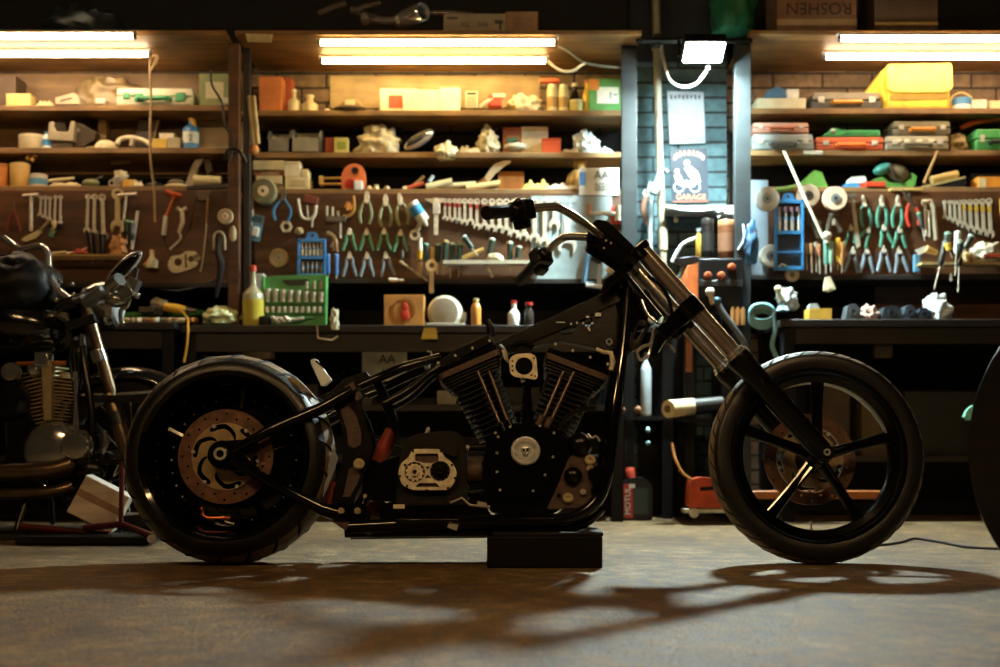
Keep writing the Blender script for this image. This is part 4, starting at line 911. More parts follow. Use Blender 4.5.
# blue bit case
def bitcase(label, px0, py0, px1, py1, Y, col, split, nb, tops, shade='#2a3b46', open_low=False):
    a = W(px0, py1, Y); b = W(px1, py0, Y); w_ = b.x-a.x; h = b.z-a.z; xc = (a.x+b.x)/2; mm = pm(col, .4); t = thing('bit_case', label, 'tool case', (xc, Y, a.z)); zs = b.z-h*split
    fr = MB(mm)
    for x in (a.x+.006, b.x-.006): fr.box((x, Y, (a.z+b.z)/2), (.012, .035, h))
    for z in (a.z+.008, b.z-.010, zs): fr.box((xc, Y, z), (w_, .035, .016))
    sub('frame', fr, t, bevel=.002)
    sub('back_plate', MB(pm(shade, .5)).box((xc, Y+.012, (a.z+b.z)/2), (w_*.96, .006, h*.97)), t)
    sub('hang_tab', MB(mm).plate(roundpoly([(-w_*.25, 0), (w_*.25, 0), (w_*.15, .04), (-w_*.15, .04)], .01), [circ(0, .022, .008, 12)], (xc, Y+.004, b.z-.004), (1,0,0), (0,0,1), -.008), t)
    for i in range(nb):
        x = a.x+w_*(.16+.68*i/(nb-1)); L = h*split*.72
        b1 = sub('drill_bit', MB(M_tool).lathe([(.0075, 0), (.0075, L*.45), (.004, L*.5), (.004, L*.9), (.001, L)], (x, Y-.008, zs+.012), (0,0,1), 10), t)
        sub('collar', MB(pm(tops)).cyl((x, Y-.008, zs+.012+L*.42), (x, Y-.008, zs+.012+L*.55), .009, n=10), b1)
    return t, (a, b, zs, xc, w_, h)
t, q = bitcase('blue plastic bit case with two windows, standing above the green socket set', 298, 239, 326, 277, YT-.02, '#2f7fc4', .5, 6, '#6d7f96', '#4d3f38')
for i in range(5):
    x = q[0].x+q[4]*(.17+.66*i/4); sub('socket_bit', MB(M_tooldk).lathe([(.010, 0), (.010, .03), (.007, .034), (.007, .055)], (x, YT-.028, q[0].z+.018), (0,0,1), 10), t)
sub('cross_bar', MB(pm('#2f7fc4', .4)).box((q[3], YT-.024, q[0].z+q[5]*.26), (q[4]*.9, .02, .008)), t)
# spray gun, ring spanner, paint marker, long driver
t = thing('spray_gun', 'blue and white tin-bodied spray gun tilted beside the vernier caliper', 'spray gun', W(416, 212, YT))
sub('tin_body', MB(pm('#e8e4d6', .35)).cyl(W(412,203,YT-.03), W(424,221,YT-.03), .030, n=20), t, 'white tin'); sub('blue_band', MB(pm('#3b93cf', .35)).cyl(W(414.5,206.5,YT-.03), W(420,215,YT-.03), .0312, n=20), t, 'bright blue band')
sub('nozzle', MB(M_tool).cyl(W(424,221,YT-.03), W(427,226,YT-.03), .018, .008, n=14).tube([W(421,214,YT-.01), W(419,226,YT-.01), W(416,232,YT-.01)], .012, 8, sm=3), t)
sub('ring', MB(pm('#c9c0aa', .4, .4)).ring([(.014,-.006),(.014,.006),(.026,.006),(.026,-.006)], W(415,235,YT-.012), (0,1,0), 20), t)
t = thing('paint_marker', 'white paint marker with yellow cap clipped upright under the spray gun', 'marker', W(420, 246, YT)); sub('barrel', MB(pm('#d9d2c2')).cyl(W(420,238,YT-.012), W(420,251,YT-.012), .012, n=12), t); sub('cap', MB(pm('#e0b02a')).cyl(W(419.8,251,YT-.012), W(419.5,259,YT-.012), .013, n=12), t, 'yellow cap')
screwdriver('long thin screwdriver leaning diagonally below the pliers rows', (399.5, 261), (428, 281), YT-.03, M_tool, .3, .008)
stick('wooden_rule', 'rule', 'pale wooden strip hung behind the screwdriver tray', (420, 262), (419.5, 277), YT-.01, YT-.01, .012, pm('#b08f5c'))
stick('chisel_file', 'file', 'short dark file hung at the end of the second pliers row', (402, 250), (402.5, 262), YT-.012, YT-.012, .009, M_tooldk)
o = MB(pm('#ded6c6', .4)).cyl(W(389,279.5,YT-.03), W(397,280,YT-.03), .010, n=12).cyl(W(397,280,YT-.03), W(404,280.5,YT-.03), .006, n=10).build('glue_tube'); tag(o, 'small pale glue tube lying on the panel rail below the slate pliers', 'tube')
t = thing('bearing_puller', 'brass ring tool with long handle hanging over the panel edge', 'ring tool', W(432, 266, YT)); sub('ring', MB(pm('#d8c79a', .4, .5)).ring([(.014,-.01),(.014,.01),(.031,.01),(.031,-.01)], W(432,265.5,YT-.05), (0,1,0), 24), t)
sub('handle', MB(pm('#b8ad96', .4, .6)).box(W(431.5,282,YT-.05), (.024,.012,.11)), t, bevel=.003); sub('upper_stem', MB(pm('#b89a5a', .4, .5)).box(W(432.5,254,YT-.05), (.022,.012,.07)), t, bevel=.003)
# magnetic tray with screwdrivers standing in it
t = thing('tool_tray', 'narrow pale tray on the panel holding dark-handled screwdrivers', 'tray', W(490, 261, YT)); M_traymat = pm('#cfc7b0', .5)
sub('floor_strip', MB(M_traymat).pbox(443, 262, 546, 263.8, YT-.09, .085), t); sub('front_lip', MB(M_traymat).pbox(443, 260, 546, 263.8, YT-.096, .006), t)
M_dkgreen = mat('dark_green_grip', '#20352c', .35)
sd = [((425.5,243),(428,275),'dark-green-handled screwdriver nearest the paint marker'), ((438.5,244),(437,274),'black-green screwdriver standing beside the brass ring tool'), ((446,240),(443,276),'screwdriver with tan collar standing at the near end of the tray'), ((453,243),(450,278),'dark-green-handled screwdriver second along the tray'), ((460,243),(458.5,277),'dark-green-handled screwdriver third along the tray'),
      ((463,236),(478,256),'grey-capped screwdriver leaning back over the tray'), ((492.5,238),(486,270),'dark screwdriver with round cap leaning in the middle of the tray'), ((510,241.5),(509.5,274),'pale-capped screwdriver standing upright near the tray end'), ((519,246),(516,266),'short pale-capped screwdriver at the tray end')]
for i, (a, b, l) in enumerate(sd): screwdriver(l, a, b, YT-.045-.008*(i % 3), M_dkgreen, .62, .0155, band=('#6fa38a', '#8aa79a', '#b9a36a', '#9ab0a4', '#7fb09a', '#a7b4b8', '#c4c8bc', '#d8d4c0', '#cfcdbc')[i], group='screwdrivers in the middle tray')
o = MB(pm('#c9a860')).tube([W(462,258,YT-.05), W(472,254,YT-.05), W(484,249,YT-.05)], [.010,.013,.010], 10).build('wooden_peg'); tag(o, 'loose turned wooden peg lying on the screwdriver tray', 'peg')
bag('rag_roll', 'rag', 'pale rolled rag lying in the screwdriver tray', 486, 252, 505, W(0,262,YT-.05).z, YT-.08, .05, M_cloth, 4, False, .2)
t = stick('punch', 'punch', 'thin steel punch poking down out of the screwdriver tray', (485, 263), (493, 277), YT-.05, YT-.05, .008, M_tool)
# pale board with big tools at the right of the panel
sub('painted_board', MB(pm('#93a3a6', .6, bump=.2)).pbox(531, 196, 612, 279, YP-.005, .004), bay_m, 'grey painted section of the tool panel')
t = thing('hammer', 'hammer with pale handle hung flat on the grey board, head by the red square', 'hammer', W(606, 215, YT)); sub('handle', MB(pm('#dfe3d8')).tube([W(590,213,YT-.02), W(605,213.5,YT-.02), W(617,214,YT-.02)], [.010,.011,.010], 10), t)
sub('head', MB(pm('#c9c5b4', .35, .4)).cyl(W(619,206,YT-.02), W(619,221,YT-.02), .020, n=16), t); sub('grip_end', MB(pm('#8a5a30')).cyl(W(589,204,YT-.02), W(590,215,YT-.02), .013, n=10), t, 'brown end')
o = MB(pm('#c2382c', .5)).pbox(611, 206, 625, 224, YT-.004, .003).build('sticker'); tag(o, 'red square sticker on the panel behind the hammer head', 'sticker')
t = thing('open_wrench', 'large white open-ended wrench head below the lower handlebar', 'wrench', W(567, 245, YT)); ro = .050
sub('open_end', MB(pm('#d5dcd6', .35, .4)).plate([(ro*math.cos(R(-50+280*i/16)), ro*math.sin(R(-50+280*i/16))) for i in range(17)] + [(-.03, -.045), (-.026, 0), (0, .012), (.026, 0), (.03, -.045)], [], W(567,245,YT-.004), (1,0,0), (0,0,1), -.012), t, bevel=.002)
sub('shaft', MB(pm('#d5dcd6', .35, .4)).box(W(567,229,YT+.002), (.03, .01, .10)), t, bevel=.002)
t = thing('adjustable_wrench', 'pale adjustable wrench hung behind the upper handlebar tube', 'wrench', W(568, 212, YT)); sub('shaft', MB(pm('#9fb6c4', .35, .5)).plate([(-.02,0),(.02,0),(.03,-.16),(-.03,-.16)], [], W(567,205,YT), (1,0,0), (0,0,1), -.012), t, bevel=.002); sub('jaw', MB(pm('#9fb6c4', .35, .5)).plate([(-.05,0),(.03,.02),(.045,.05),(.02,.055),(-.005,.03),(-.045,.03)], [], W(570,206,YT), (1,0,0), (0,0,1), -.016), t, bevel=.002)
t = thing('file_set', 'blue clamp with pale handle hung beside the steering riser', 'clamp', W(593, 268, YT)); sub('frame', MB(pm('#6f9cc0', .4)).tube([W(589,250,YT-.015), W(584,282,YT-.015), W(594,284,YT-.015)], .014, 8), t); sub('bar', MB(pm('#b9d3e2', .4)).box(W(600,268,YT-.015), (.022,.012,.16), rotm(y=4)), t, bevel=.003); sub('screw', MB(M_blackplast).cyl(W(592,256,YT-.015), W(602,262,YT-.015), .018, n=10), t)
t = thing('chain_tool', 'pale blue hook tool hung at the far edge of the grey board', 'hook', W(627, 232, YT)); sub('hook_bar', MB(pm('#b7c6c8', .35, .4)).tube([W(629,219,YT-.03), W(631,228,YT-.03), W(629,240,YT-.03)], [.010,.014,.012], 10, sm=3), t); sub('cord_loop', MB(M_blackplast).tube([W(632,220,YT-.02), W(636,230,YT-.02), W(635,242,YT-.02)], .006, 6, sm=3), t)
o = MB(pm('#d4c9a4')).tube([W(607,272,YT-.02), W(616,262,YT-.02)], .016, 10).build('roll_of_tape'); tag(o, 'small pale roll standing on the panel rail behind the steering riser', 'roll')
o = MB(pm('#d8d9d2')).tube([W(586,285,YT-.03), W(604,287,YT-.03)], .011, 10).build('chalk_stick'); tag(o, 'white stick lying on the panel rail below the blue clamp', 'stick')

# ---- top shelf
Y1 = YS+.03
carton('parts_box', 'box', 'orange-brown small carton at the upright end of the middle top shelf', 259, 77, 282, 'M1', Y1, .10, '#c9793f', None, group=None)
carton('parts_box', 'box', 'darker red carton standing behind the orange-brown carton', 274, 78, 292, 'M1', Y1+.11, .09, '#9a4a2a')
bottle('oil_bottle', 'bottle', 'narrow cream bottle beside the orange-brown carton on the middle top shelf', 287, 88, 299, 'M1', Y1, '#cfc39a', '#e3dcc4', .35, .5)
bottle('oil_bottle', 'bottle', 'squat cream bottle second from the orange-brown carton', 300, 93, 317, 'M1', Y1, '#cdbd8c', '#d8cfae', .4, .5)
o = MB(pm('#d9cfb4')).lathe([(.014,0),(.016,.02),(.01,.025)], (W(326,100,Y1).x, Y1+.05, SH['M1']), (0,0,1), 12).build('cup'); tag(o, 'tiny white cup between the squat bottle and the brown peaked cap', 'cup')
t = thing('peaked_cap', 'brown arched peaked cap lying on the middle top shelf', 'cap', W(350, 109, Y1)); c = V((W(350,0,Y1).x, Y1+.09, SH['M1'])); k = 1/K(Y1)
sub('crown', MB(mat('cap_cloth', '#7a6238', .8, 0, var=.3)).ball(c+V((0,0,.0)), (15*k, .09, 17*k), None, 24, 14, flat=.0), t); sub('peak', MB(mat('cap_cloth_dark', '#4a3c28', .8)).ball(c+V((0,-.09,.012)), (16*k, .05, 4*k), None, 20, 8, flat=-.9), t); sub('badge', MB(pm('#b0a487')).box(c+V((.0,-.098,.035)), (.05,.012,.045), rotm(x=-15)), t, bevel=.004)
carton('parts_box', 'box', 'white long carton with red front behind the white parcel', 380, 89, 417, 'M1', Y1+.06, .10, '#e5dcc0', '#b34a2e')
carton('parcel', 'parcel', 'crumpled white parcel on the middle top shelf under the tube lamp', 402, 90, 440, 'M1', Y1, .08, '#efe5c2', None, rot=4)
carton('parts_box', 'box', 'upright bright white carton next to the calculator', 440, 88, 460, 'M1', Y1, .08, '#f4ecd4', None)
t = thing('calculator', 'cream pocket calculator standing on the middle top shelf', 'calculator', W(471, 109, Y1)); a = W(471.5, 100, Y1); M = rotm(x=-8)
sub('body', MB(pm('#ddd2ad')).box(a, (.062,.018,.088), M), t, bevel=.004); sub('display', MB(pm('#3c4438', .2)).box(a+M@V((0,-.0095,.030)), (.048,.003,.015), M), t, 'dark display')
for i in range(4):
    for j in range(4): sub('key', MB(pm('#8a8468')).box(a+M@V((-.019+.0127*i, -.0105, .010-.014*j)), (.009,.004,.009), M), t)
t = thing('red_pump', 'small red and white hand pump lying beside the calculator', 'pump', W(495, 108, Y1)); sub('body', MB(pm('#b5452b')).box(W(495,102,Y1+.04), (.07,.06,.07)), t, bevel=.012); sub('spout', MB(pm('#e6dcc0')).tube([W(480,107,Y1+.03), W(489,101,Y1+.02), W(500,97,Y1+.03)], [.008,.012,.015], 8, sm=3).box(W(499,96,Y1+.02), (.065,.03,.018)), t, 'cream spout')
bag('plastic_bag', 'bag', 'crumpled cream plastic bag between the red pump and the spray cans', 503, 89, 546, 'M1', Y1+.02, .16, M_bag, 3, False)
for x0, x1, y0, l in ((547, 558, 83, 'cream spray can nearest the crumpled bag, red bar lying on top'), (558.5, 569, 83.5, 'cream spray can beside the black white-capped bottle')): bottle('spray_can', 'spray can', l, x0, y0, x1, 'M1', Y1+.02, '#d6cba0', '#e6dfc8', .6, .80, '#a8894f', group='cream spray cans')
o = MB(pm('#d0562c')).box(W(549.5, 81, Y1+.05), (.10, .03, .02)).build('red_bar', bevel=.004); tag(o, 'orange-red bar lying across the tops of the cream spray cans', 'bar')
bottle('ink_bottle', 'bottle', 'black bottle with white cap behind the green-capped jar', 570, 82, 580, 'M1', Y1+.08, '#17181a', '#ece6d4', .5, .62)
tin('jar', 'jar', 'small yellow-green jar in front of the black bottle', 570, 99, 584, 'M1', Y1, '#a9a35c', '#d9cf9a')
bottle('yellow_bottle', 'bottle', 'leaning yellow bottle with orange neck beside the green and white carton', 583, 79, 592, 'M1', Y1+.03, '#e0b93c', '#c9763a', .5, .6)
t = carton('detergent_carton', 'carton', 'green and white carton at the blue end board of the middle top shelf', 589, 79, 624, 'M1', Y1, .13, '#5a9a52', '#e9ecdc')
a = W(589, 79, Y1); sub('orange_corner', MB(pm('#d98a3a')).pbox(589, 79, 599, 90, Y1-.003, .002), t); sub('printed_mark', MB(pm('#4a6a8a')).pbox(610, 92, 611, 99, Y1-.005, .002).pbox(613.5, 94, 618, 95, Y1-.005, .002), t)
# ---- second shelf
def crate(label, px0, py0, px1, zb, Y, dep, col):
    x0, x1, z0, z1 = span(px0, py0, px1, zb, Y); t = thing('open_crate', label, 'crate', ((x0+x1)/2, Y+dep/2, z0)); m = pm(col, .6); h = z1-z0; xc = (x0+x1)/2; w_ = x1-x0
    sub('base', MB(m).box((xc, Y+dep/2, z0+.005), (w_, dep, .01)), t)
    sub('front', MB(m).box((xc, Y+.004, z0+h*.3), (w_, .008, h*.6)), t); sub('back', MB(m).box((xc, Y+dep-.004, z0+h*.5), (w_, .008, h)), t)
    for x in (x0+.004, x1-.004): sub('side', MB(m).plate([(0,0), (dep,0), (dep,h), (dep*.4,h), (0,h*.6)], [], (x-.004, Y, z0), (0,1,0), (0,0,1), .008), t)
    sub('contents', MB(pm('#b7a98a')).ball((xc-.02, Y+dep*.5, z0+h*.45), (w_*.32, dep*.3, h*.3), None, 16, 10, .6, 4, px0).ball((xc+w_*.2, Y+dep*.5, z0+h*.4), (w_*.2, dep*.3, h*.25), None, 12, 8, .6, 4, px0+3), t)
    return t
crate('open grey crate of small parts at the upright end of the middle second shelf', 267, 128, 290, 'M2', Y1, .14, '#77746a'); crate('open grey crate of small parts beside the red and yellow cartons', 291, 127, 320, 'M2', Y1, .14, '#8a877c')
carton('bulb_box', 'box', 'dark red small carton in front of the plastic sack on the second shelf', 325, 138, 337, 'M2', Y1+.03, .07, '#8a3a22'); carton('bulb_box', 'box', 'yellow-green small carton touching the big plastic sack', 334, 138, 348, 'M2', Y1, .06, '#c9c276', '#8a9a3c')
bag('plastic_sack', 'bag', 'big cloudy plastic sack of parts on the middle second shelf', 350, 121, 401, 'M2', Y1, .18, M_bag, 7)
t = thing('mirror_housing', 'chrome oval lamp housing leaning on the middle second shelf', 'lamp housing', W(420, 150, Y1)); a = W(404,149,Y1+.05); b = W(434,131,Y1+.05)
sub('shell', MB(M_chrome).ball((a+b)/2, ((b-a).length*.5, .035, .032), rotm(y=-math.degrees(math.atan2(b.z-a.z, b.x-a.x))), 24, 14), t); sub('lens', MB(pm('#3a3a38', .2)).ball((a+b)/2+V((-.01,-.022,-.003)), ((b-a).length*.34, .022, .018), rotm(y=-math.degrees(math.atan2(b.z-a.z, b.x-a.x))), 20, 10), t, 'dark lens')
bag('small_bag', 'bag', 'small knotted white bag hanging over the edge of the middle second shelf', 433, 139, 459, W(0,160,Y1).z, Y1-.06, .10, M_bag, 9)
bag('cloth_bundle', 'cloth', 'white cloth bundle with trailing end on the middle second shelf', 475, 122, 501, 'M2', Y1, .13, M_cloth, 11); rag('cloth_tail', 'cloth', 'flat white cloth lying between the knotted bag and the cloth bundle', 458, 142, 482, 'M2', Y1, .1, M_cloth, 5)
carton('parts_box', 'box', 'brick-red carton on the second shelf behind the green tube', 503, 128, 522, 'M2', Y1+.08, .09, '#a55a36', '#c98a5a'); carton('parts_box', 'box', 'long white carton resting behind the orange-red tin on the second shelf', 521, 127, 548, 'M2', Y1+.08, .09, '#ddd3b4', None)
t = thing('glue_set', 'small dark-green tube on a white pad at the second shelf edge', 'tube', W(513, 150, Y1)); sub('pad', MB(pm('#d5d3c0')).ball(W(515,147,Y1+.03), (.055,.04,.02), None, 16, 8, .3), t); sub('tube_body', MB(pm('#2f5a48')).cyl(W(507,142,Y1+.05), W(518,139,Y1+.05), .018, .012, n=12), t, 'dark green tube')
carton('red_tin', 'tin', 'orange-red square tin on the middle second shelf', 542, 138, 561, 'M2', Y1, .08, '#d4512a', None, lid='#c24524', rough=.35)
rag('paper_sheets', 'paper', 'brown folded paper lying beside the orange-red tin', 560, 146, 580, 'M2', Y1, .1, pm('#a8906a'), 6)
bag('clear_bag', 'bag', 'bluish white plastic bag slumped at the blue end board of the second shelf', 571, 125, 602, 'M2', Y1+.02, .15, M_bagw, 13, False); rag('bag_tail', 'plastic sheet', 'bluish plastic sheet spread along the end of the middle second shelf', 584, 143, 615, 'M2', Y1-.01, .1, M_bagw, 8)
# ---- things on the panel top
Y3 = YP+.03
for i, (x0, y0, x1, y1, c, l) in enumerate(((253, 161, 284, 170, '#c2b78e', 'cream flat box on top of the book pile beside the dark upright'), (254, 170.2, 284, 176, '#8a5040', 'reddish flat book in the middle of the pile beside the dark upright'), (256, 176.2, 282, 184, '#c6b88e', 'cream flat box second from the bottom of the pile beside the dark upright'), (256, 184.2, 284, 192, '#a59a78', 'bottom box of the pile beside the dark upright, behind the grinding wheel'))):
    z0 = W(0, y1, Y3).z if i < 3 else SH['MP']; carton('flat_box', 'box', l, x0, y0, x1, z0, Y3+.01*(i % 2), .14, c, '#8a7a5a' if i % 2 else None, group=None)
carton('white_box', 'box', 'tall cream carton beside the book pile, below the small white carton', 285, 177, 309, 'MP', Y3, .13, '#dccfa0', '#c2b588'); carton('white_box', 'box', 'small white carton lying on top of the tall cream carton', 284, 161.5, 300, W(0,176.5,Y3).z, Y3, .1, '#e0d6b4', None, lid='#d4c9a2')
carton('white_box', 'box', 'narrow cream carton balanced beside the small white carton', 300.5, 169.5, 308, W(0,176.5,Y3).z, Y3, .1, '#d9ca98', None)
t = thing('hand_winder', 'orange hand winder with black knob standing on the middle tool panel', 'winder', W(352, 192, Y3))
sub('drum', MB(pm('#e2733a', .35)).plate(roundpoly([(-.058,0),(.05,0),(.062,.05),(.055,.115),(.015,.135),(-.03,.125),(-.058,.08)], .02), [], V((W(352.5,0,Y3).x, Y3+.01, SH['MP'])), (1,0,0), (0,0,1), -.08), t, bevel=.012)
sub('knob', MB(M_blackplast).cyl(W(355,170.5,Y3-.03), W(355,170.5,Y3+.02), .018, n=16), t); sub('red_pad', MB(pm('#c93a22', .35)).cyl(W(350,184,Y3-.004), W(350,184,Y3+.02), .026, n=18), t); sub('white_pad', MB(pm('#dfe4e4', .35)).box(W(358.5,186,Y3), (.045,.03,.05)), t, bevel=.006)
sub('crank', MB(pm('#c9ab72', .4, .4)).tube([W(342,178,Y3+.03), W(323,178.5,Y3+.03)], .007, 8).tube([W(342,184,Y3+.03), W(323,184,Y3+.03)], .007, 8).box(W(321.5,181,Y3+.03), (.02,.05,.045)), t, 'brass coloured crank arm', bevel=.003)
for i, (x0, y0, x1, h, c, l) in enumerate(((364, 187, 374, .02, '#cbbf95', 'pale knob beside the hand winder'), (372, 184, 380, .03, '#d9cfa8', 'cream spool second from the hand winder'), (381, 188, 392, .018, '#a89a78', 'tan tube third from the hand winder'))):
    a = W(x0, y0, Y3); b = W(x1, y0, Y3); z = SH['MP']; o = MB(pm(c)).lathe([(.012,0),(.016,.008),(.010,.02),(.014,(a.z-z)*.9),(.006,a.z-z)], ((a.x+b.x)/2, Y3+.02, z), (0,0,1), 12).build('spool'); tag(o, l, 'spool')
stick('paint_brush', 'paint brush', 'red-handled paint brush lying on the middle panel top', (404, 189), (424, 183), Y3+.02, Y3+.03, .010, pm('#b04a30'), None, pm('#d8cfae')); stick('wooden_stick', 'stick', 'slanting wooden stick beside the red-handled paint brush', (412, 187), (424, 176), Y3+.06, Y3+.06, .008, pm('#9a7a4a'))
for i, (x0, y0, x1, y1, r, c, l) in enumerate(((426,187,452,181,.016,'#d9cfa4','thick cream tube lying on the panel top above the wrenches'), (440,186,476,184,.014,'#cfc29a','long cream tube lying above the red-taped wrenches'), (432,190,470,188.5,.010,'#e0d6b0','thin white tube lying at the panel edge above the red-taped wrenches'), (466,188,500,183,.015,'#d6c28a','yellowish roll lying below the saw'), (470,191,498,190,.010,'#c4b68e','thin tan rod lying at the panel edge below the saw'), (429,182,433,176,.010,'#9fb0b8','grey bottle neck poking up behind the cream tubes'))):
    stick('tube_roll', 'tube', l, (x0, y0), (x1, y1), Y3+.02+.02*(i % 3), Y3+.03+.02*(i % 3), r, pm(c), 'tubes lying on the panel top')
t = thing('hand_saw', 'bent hand saw with pale blade propped on the middle panel top', 'saw', W(494, 186, Y3)); pts = [(481.5,182.5),(488,172),(494,164),(503,160.5),(511,160),(511,162.5),(503,167.5),(495,174),(488,183)]
sub('blade', MB(pm('#b9ad92', .4, .5)).pplate(pts, Y3+.06, .004), t); sub('handle', MB(pm('#8a6236')).tube([W(478,187,Y3+.06), W(486,180,Y3+.06)], .018, 10), t, 'wooden handle')
carton('orange_box', 'box', 'orange-brown low carton behind the saw on the middle panel top', 498, 172, 524, 'MP', Y3+.10, .12, '#b5732c', '#a3622a')
rag('yellow_duster', 'cloth', 'yellow-green folded duster beside the orange-brown low carton', 521, 177, 553, 'MP', Y3, .12, pm('#c9bf68', .85), 3); rag('white_cloth', 'cloth', 'white cloth heaped beside the number plate on the panel top', 545, 181, 581, 'MP', Y3-.01, .12, pm('#d8d8c8', .9), 9)
t = thing('soft_toy', 'tan soft toy bear slumped behind the white cloth', 'soft toy', W(578, 190, Y3)); mt = mat('toy_fur', '#b8924f', .9, 0, var=.3, scale=40, bump=.4); q = W(577, 180, Y3+.08)
sub('body', MB(mt).ball(q, (.042,.04,.055)), t); hd = sub('head', MB(mt).ball(W(580,166,Y3+.08), (.034,.03,.03)), t); sub('ear', MB(mt).ball(W(575.5,160,Y3+.08), .012), hd); sub('ear', MB(mt).ball(W(585,160.5,Y3+.08), .012), hd); sub('arm', MB(mt).tube([q+V((.03,-.02,.02)), q+V((.05,-.05,-.02))], [.016,.013], 8), t); sub('arm', MB(mt).tube([q+V((-.03,-.02,.02)), q+V((-.05,-.04,-.03))], [.016,.013], 8), t)
def plate_no(label, px0, py0, px1, py1, Y, l1, l2, col='#dfe2da', eu=True, tilt=0):
    a = W(px0, py1, Y); b = W(px1, py0, Y); w_ = b.x-a.x; h = b.z-a.z; c = V(((a.x+b.x)/2, Y, (a.z+b.z)/2)); M = rotm(x=tilt) ; t = thing('number_plate', label, 'number plate', c)
    sub('plate', MB(pm(col, .4)).box(c, (w_, .003, h), M), t, bevel=.001)
    if eu: sub('blue_band', MB(pm('#3f87bf', .4)).box(c+M@V((-w_*.41, -.002, h*.1)), (w_*.15, .002, h*.5), M), t, 'blue country band')
    text('lettering', l1, h*.42, c+M@V((w_*.06, -.003, h*.22)), M@FACE, pm('#1d1f22', .5), t); text('lettering', l2, h*.40, c+M@V((w_*.06, -.003, -h*.22)), M@FACE, pm('#1d1f22', .5), t, sx=.62)
    return t
plate_no('white two-line number plate with blue band propped on the middle panel top', 579, 168, 619, 195, Y3-.035, 'AA', '0555')
# ---- on the bench under the panel
Y4 = 2.05
t = thing('socket_set', 'open green socket set case standing on the bench behind the oil bottle', 'tool case', V((W(294,0,Y4).x, Y4, ZBM)))
M_sg = mat('case_green', '#4f9a52', .45, 0, var=.15)
sub('case_back', MB(M_sg).pplate(roundpoly([(261,279),(270,276),(327,274),(326,325),(261,325)], 3), Y4, .045), t, bevel=.003)
sub('carry_slot', MB(pm('#132015')).pplate(roundpoly([(281,280),(309,279),(307,284),(301,285.5),(287,285.5)], 2), Y4-.003, .003), t)
sub('rail', MB(M_sg).pbox(264, 302, 324, 304, Y4-.018, .02).pbox(264, 312.5, 324, 314, Y4-.018, .02).pbox(262, 276, 264, 325, Y4-.02, .02).pbox(324, 276, 326, 325, Y4-.02, .02).pbox(290, 316, 312, 318, Y4-.02, .02), t)
for i in range(8): sub('socket', MB(M_tool).lathe([(.012, 0), (.012, .03), (.0135, .034), (.0135, .065-.0025*i), (.008, .065-.0025*i)], W(268+7.6*i, 302, Y4-.012), (0,0,1), 12), t)
for i in range(10): sub('socket', MB(M_tool).lathe([(.010, 0), (.010, .028), (.006, .028)], W(267+5.9*i, 312.3, Y4-.012), (0,0,1), 12), t)
for x in (307, 314.5, 321): sub('socket', MB(M_tool).cyl(W(x, 289, Y4-.012), W(x, 281.5, Y4-.012), .0065, n=10), t)
sub('ratchet', MB(M_tool).tube([W(281,319,Y4-.03), W(297,319.5,Y4-.03), W(304,318,Y4-.03)], .008, 8).ball(W(278,319,Y4-.03), .014), t)
M_oil = mat('oil_liquid', '#c9b648', .15, 0, var=.08); M_pet = mat('clear_bottle', '#c9c6a0', .12, 0, var=.05, trans=.35)
bottle('oil_bottle', 'bottle', 'tall clear bottle of yellow oil with red cap by the dark upright', 240, 264, 262, 'BM', 1.98, '#cfc9a8', '#b5442e', .26, .55, None, m=M_pet, fill=M_oil, fillh=.44)
carton('white_canister', 'canister', 'white plastic canister squeezed behind the oil bottle', 256, 274, 263.5, 'BM', 2.12, .09, '#d9d8cc', None)
tin('black_tin', 'tin', 'small black tin in front of the green socket set', 258, 316, 271, 'BM', 1.95, '#14161a', '#1d2228')
o = MB(M_tool); 
for i in range(7): o.ball(W(273+2.6*i, 320+(i*7 % 5)-2, 1.96), (.014,.014,.012), None, 10, 6)
tag(o.build('bolt_heap'), 'small heap of bright bolts between the black tin and the socket set', 'bolts')['kind'] = 'stuff'
bag('crumpled_rag', 'rag', 'cream rag hanging off the bench edge beside the socket set', 329, 306, 339, W(0,330,1.9).z, 1.86, .05, M_cloth, 15, False)
t = carton('orange_box', 'box', 'orange carton with red print on the bench below the pliers', 384, 295, 424, 'BM', 2.05, .14, '#c2853c', None)
sub('printed_oval', MB(pm('#9a5a2a')).ring([(.050,-.001),(.050,.001),(.056,.001),(.056,-.001)], W(404,310,2.048), (0,1,0), 30), t); sub('printed_figure', MB(pm('#c9331d')).ball(W(405,307,2.048), (.016,.003,.022)).ball(W(405,315,2.048), (.022,.003,.028)), t, 'red printed emblem')
t = thing('angle_grinder', 'pale grey electric tool with round guard on the bench', 'power tool', V((W(446,0,2.05).x, 2.1, ZBM))); c = W(445, 313, 2.1)
sub('guard', MB(pm('#c9c2ac', .5)).lathe([(.0,-.05),(.07,-.045),(.085,-.02),(.085,.03),(.03,.04)], c, (.1,1,0), 28), t); sub('motor_body', MB(pm('#bfb8a2', .5)).cyl(W(450,316,2.1), W(466,318,2.1), .038, .026, n=18), t, bevel=.004); sub('foot', MB(pm('#a8a28e', .5)).box(V((W(446,0,2.1).x, 2.1, ZBM+.012)), (.19,.10,.024)), t, bevel=.004)
bottle('glue_bottle', 'bottle', 'orange bottle with cap on the bench beside the pale power tool', 471, 298, 481, 'BM', 2.05, '#c98a3c', '#b5a37a', .45, .72)
bottle('lubricant_bottle', 'bottle', 'white bottle with red nozzle on the bench above the backbone', 508, 300, 520, 'BM', 2.05, '#e4e6e0', '#c23524', .4, .55)
bottle('lubricant_bottle', 'bottle', 'dark bottle with red cap next to the white bottle', 524, 302, 534, 'BM', 2.05, '#2a2320', '#b53024', .6, .6)
o = MB(pm('#c9a53a', .6)).pplate([(424,328),(436,328),(438,339),(421,339)], YB-.006, .003).build('sticker'); tag(o, 'yellow sticker on the edge of the long bench', 'sticker')
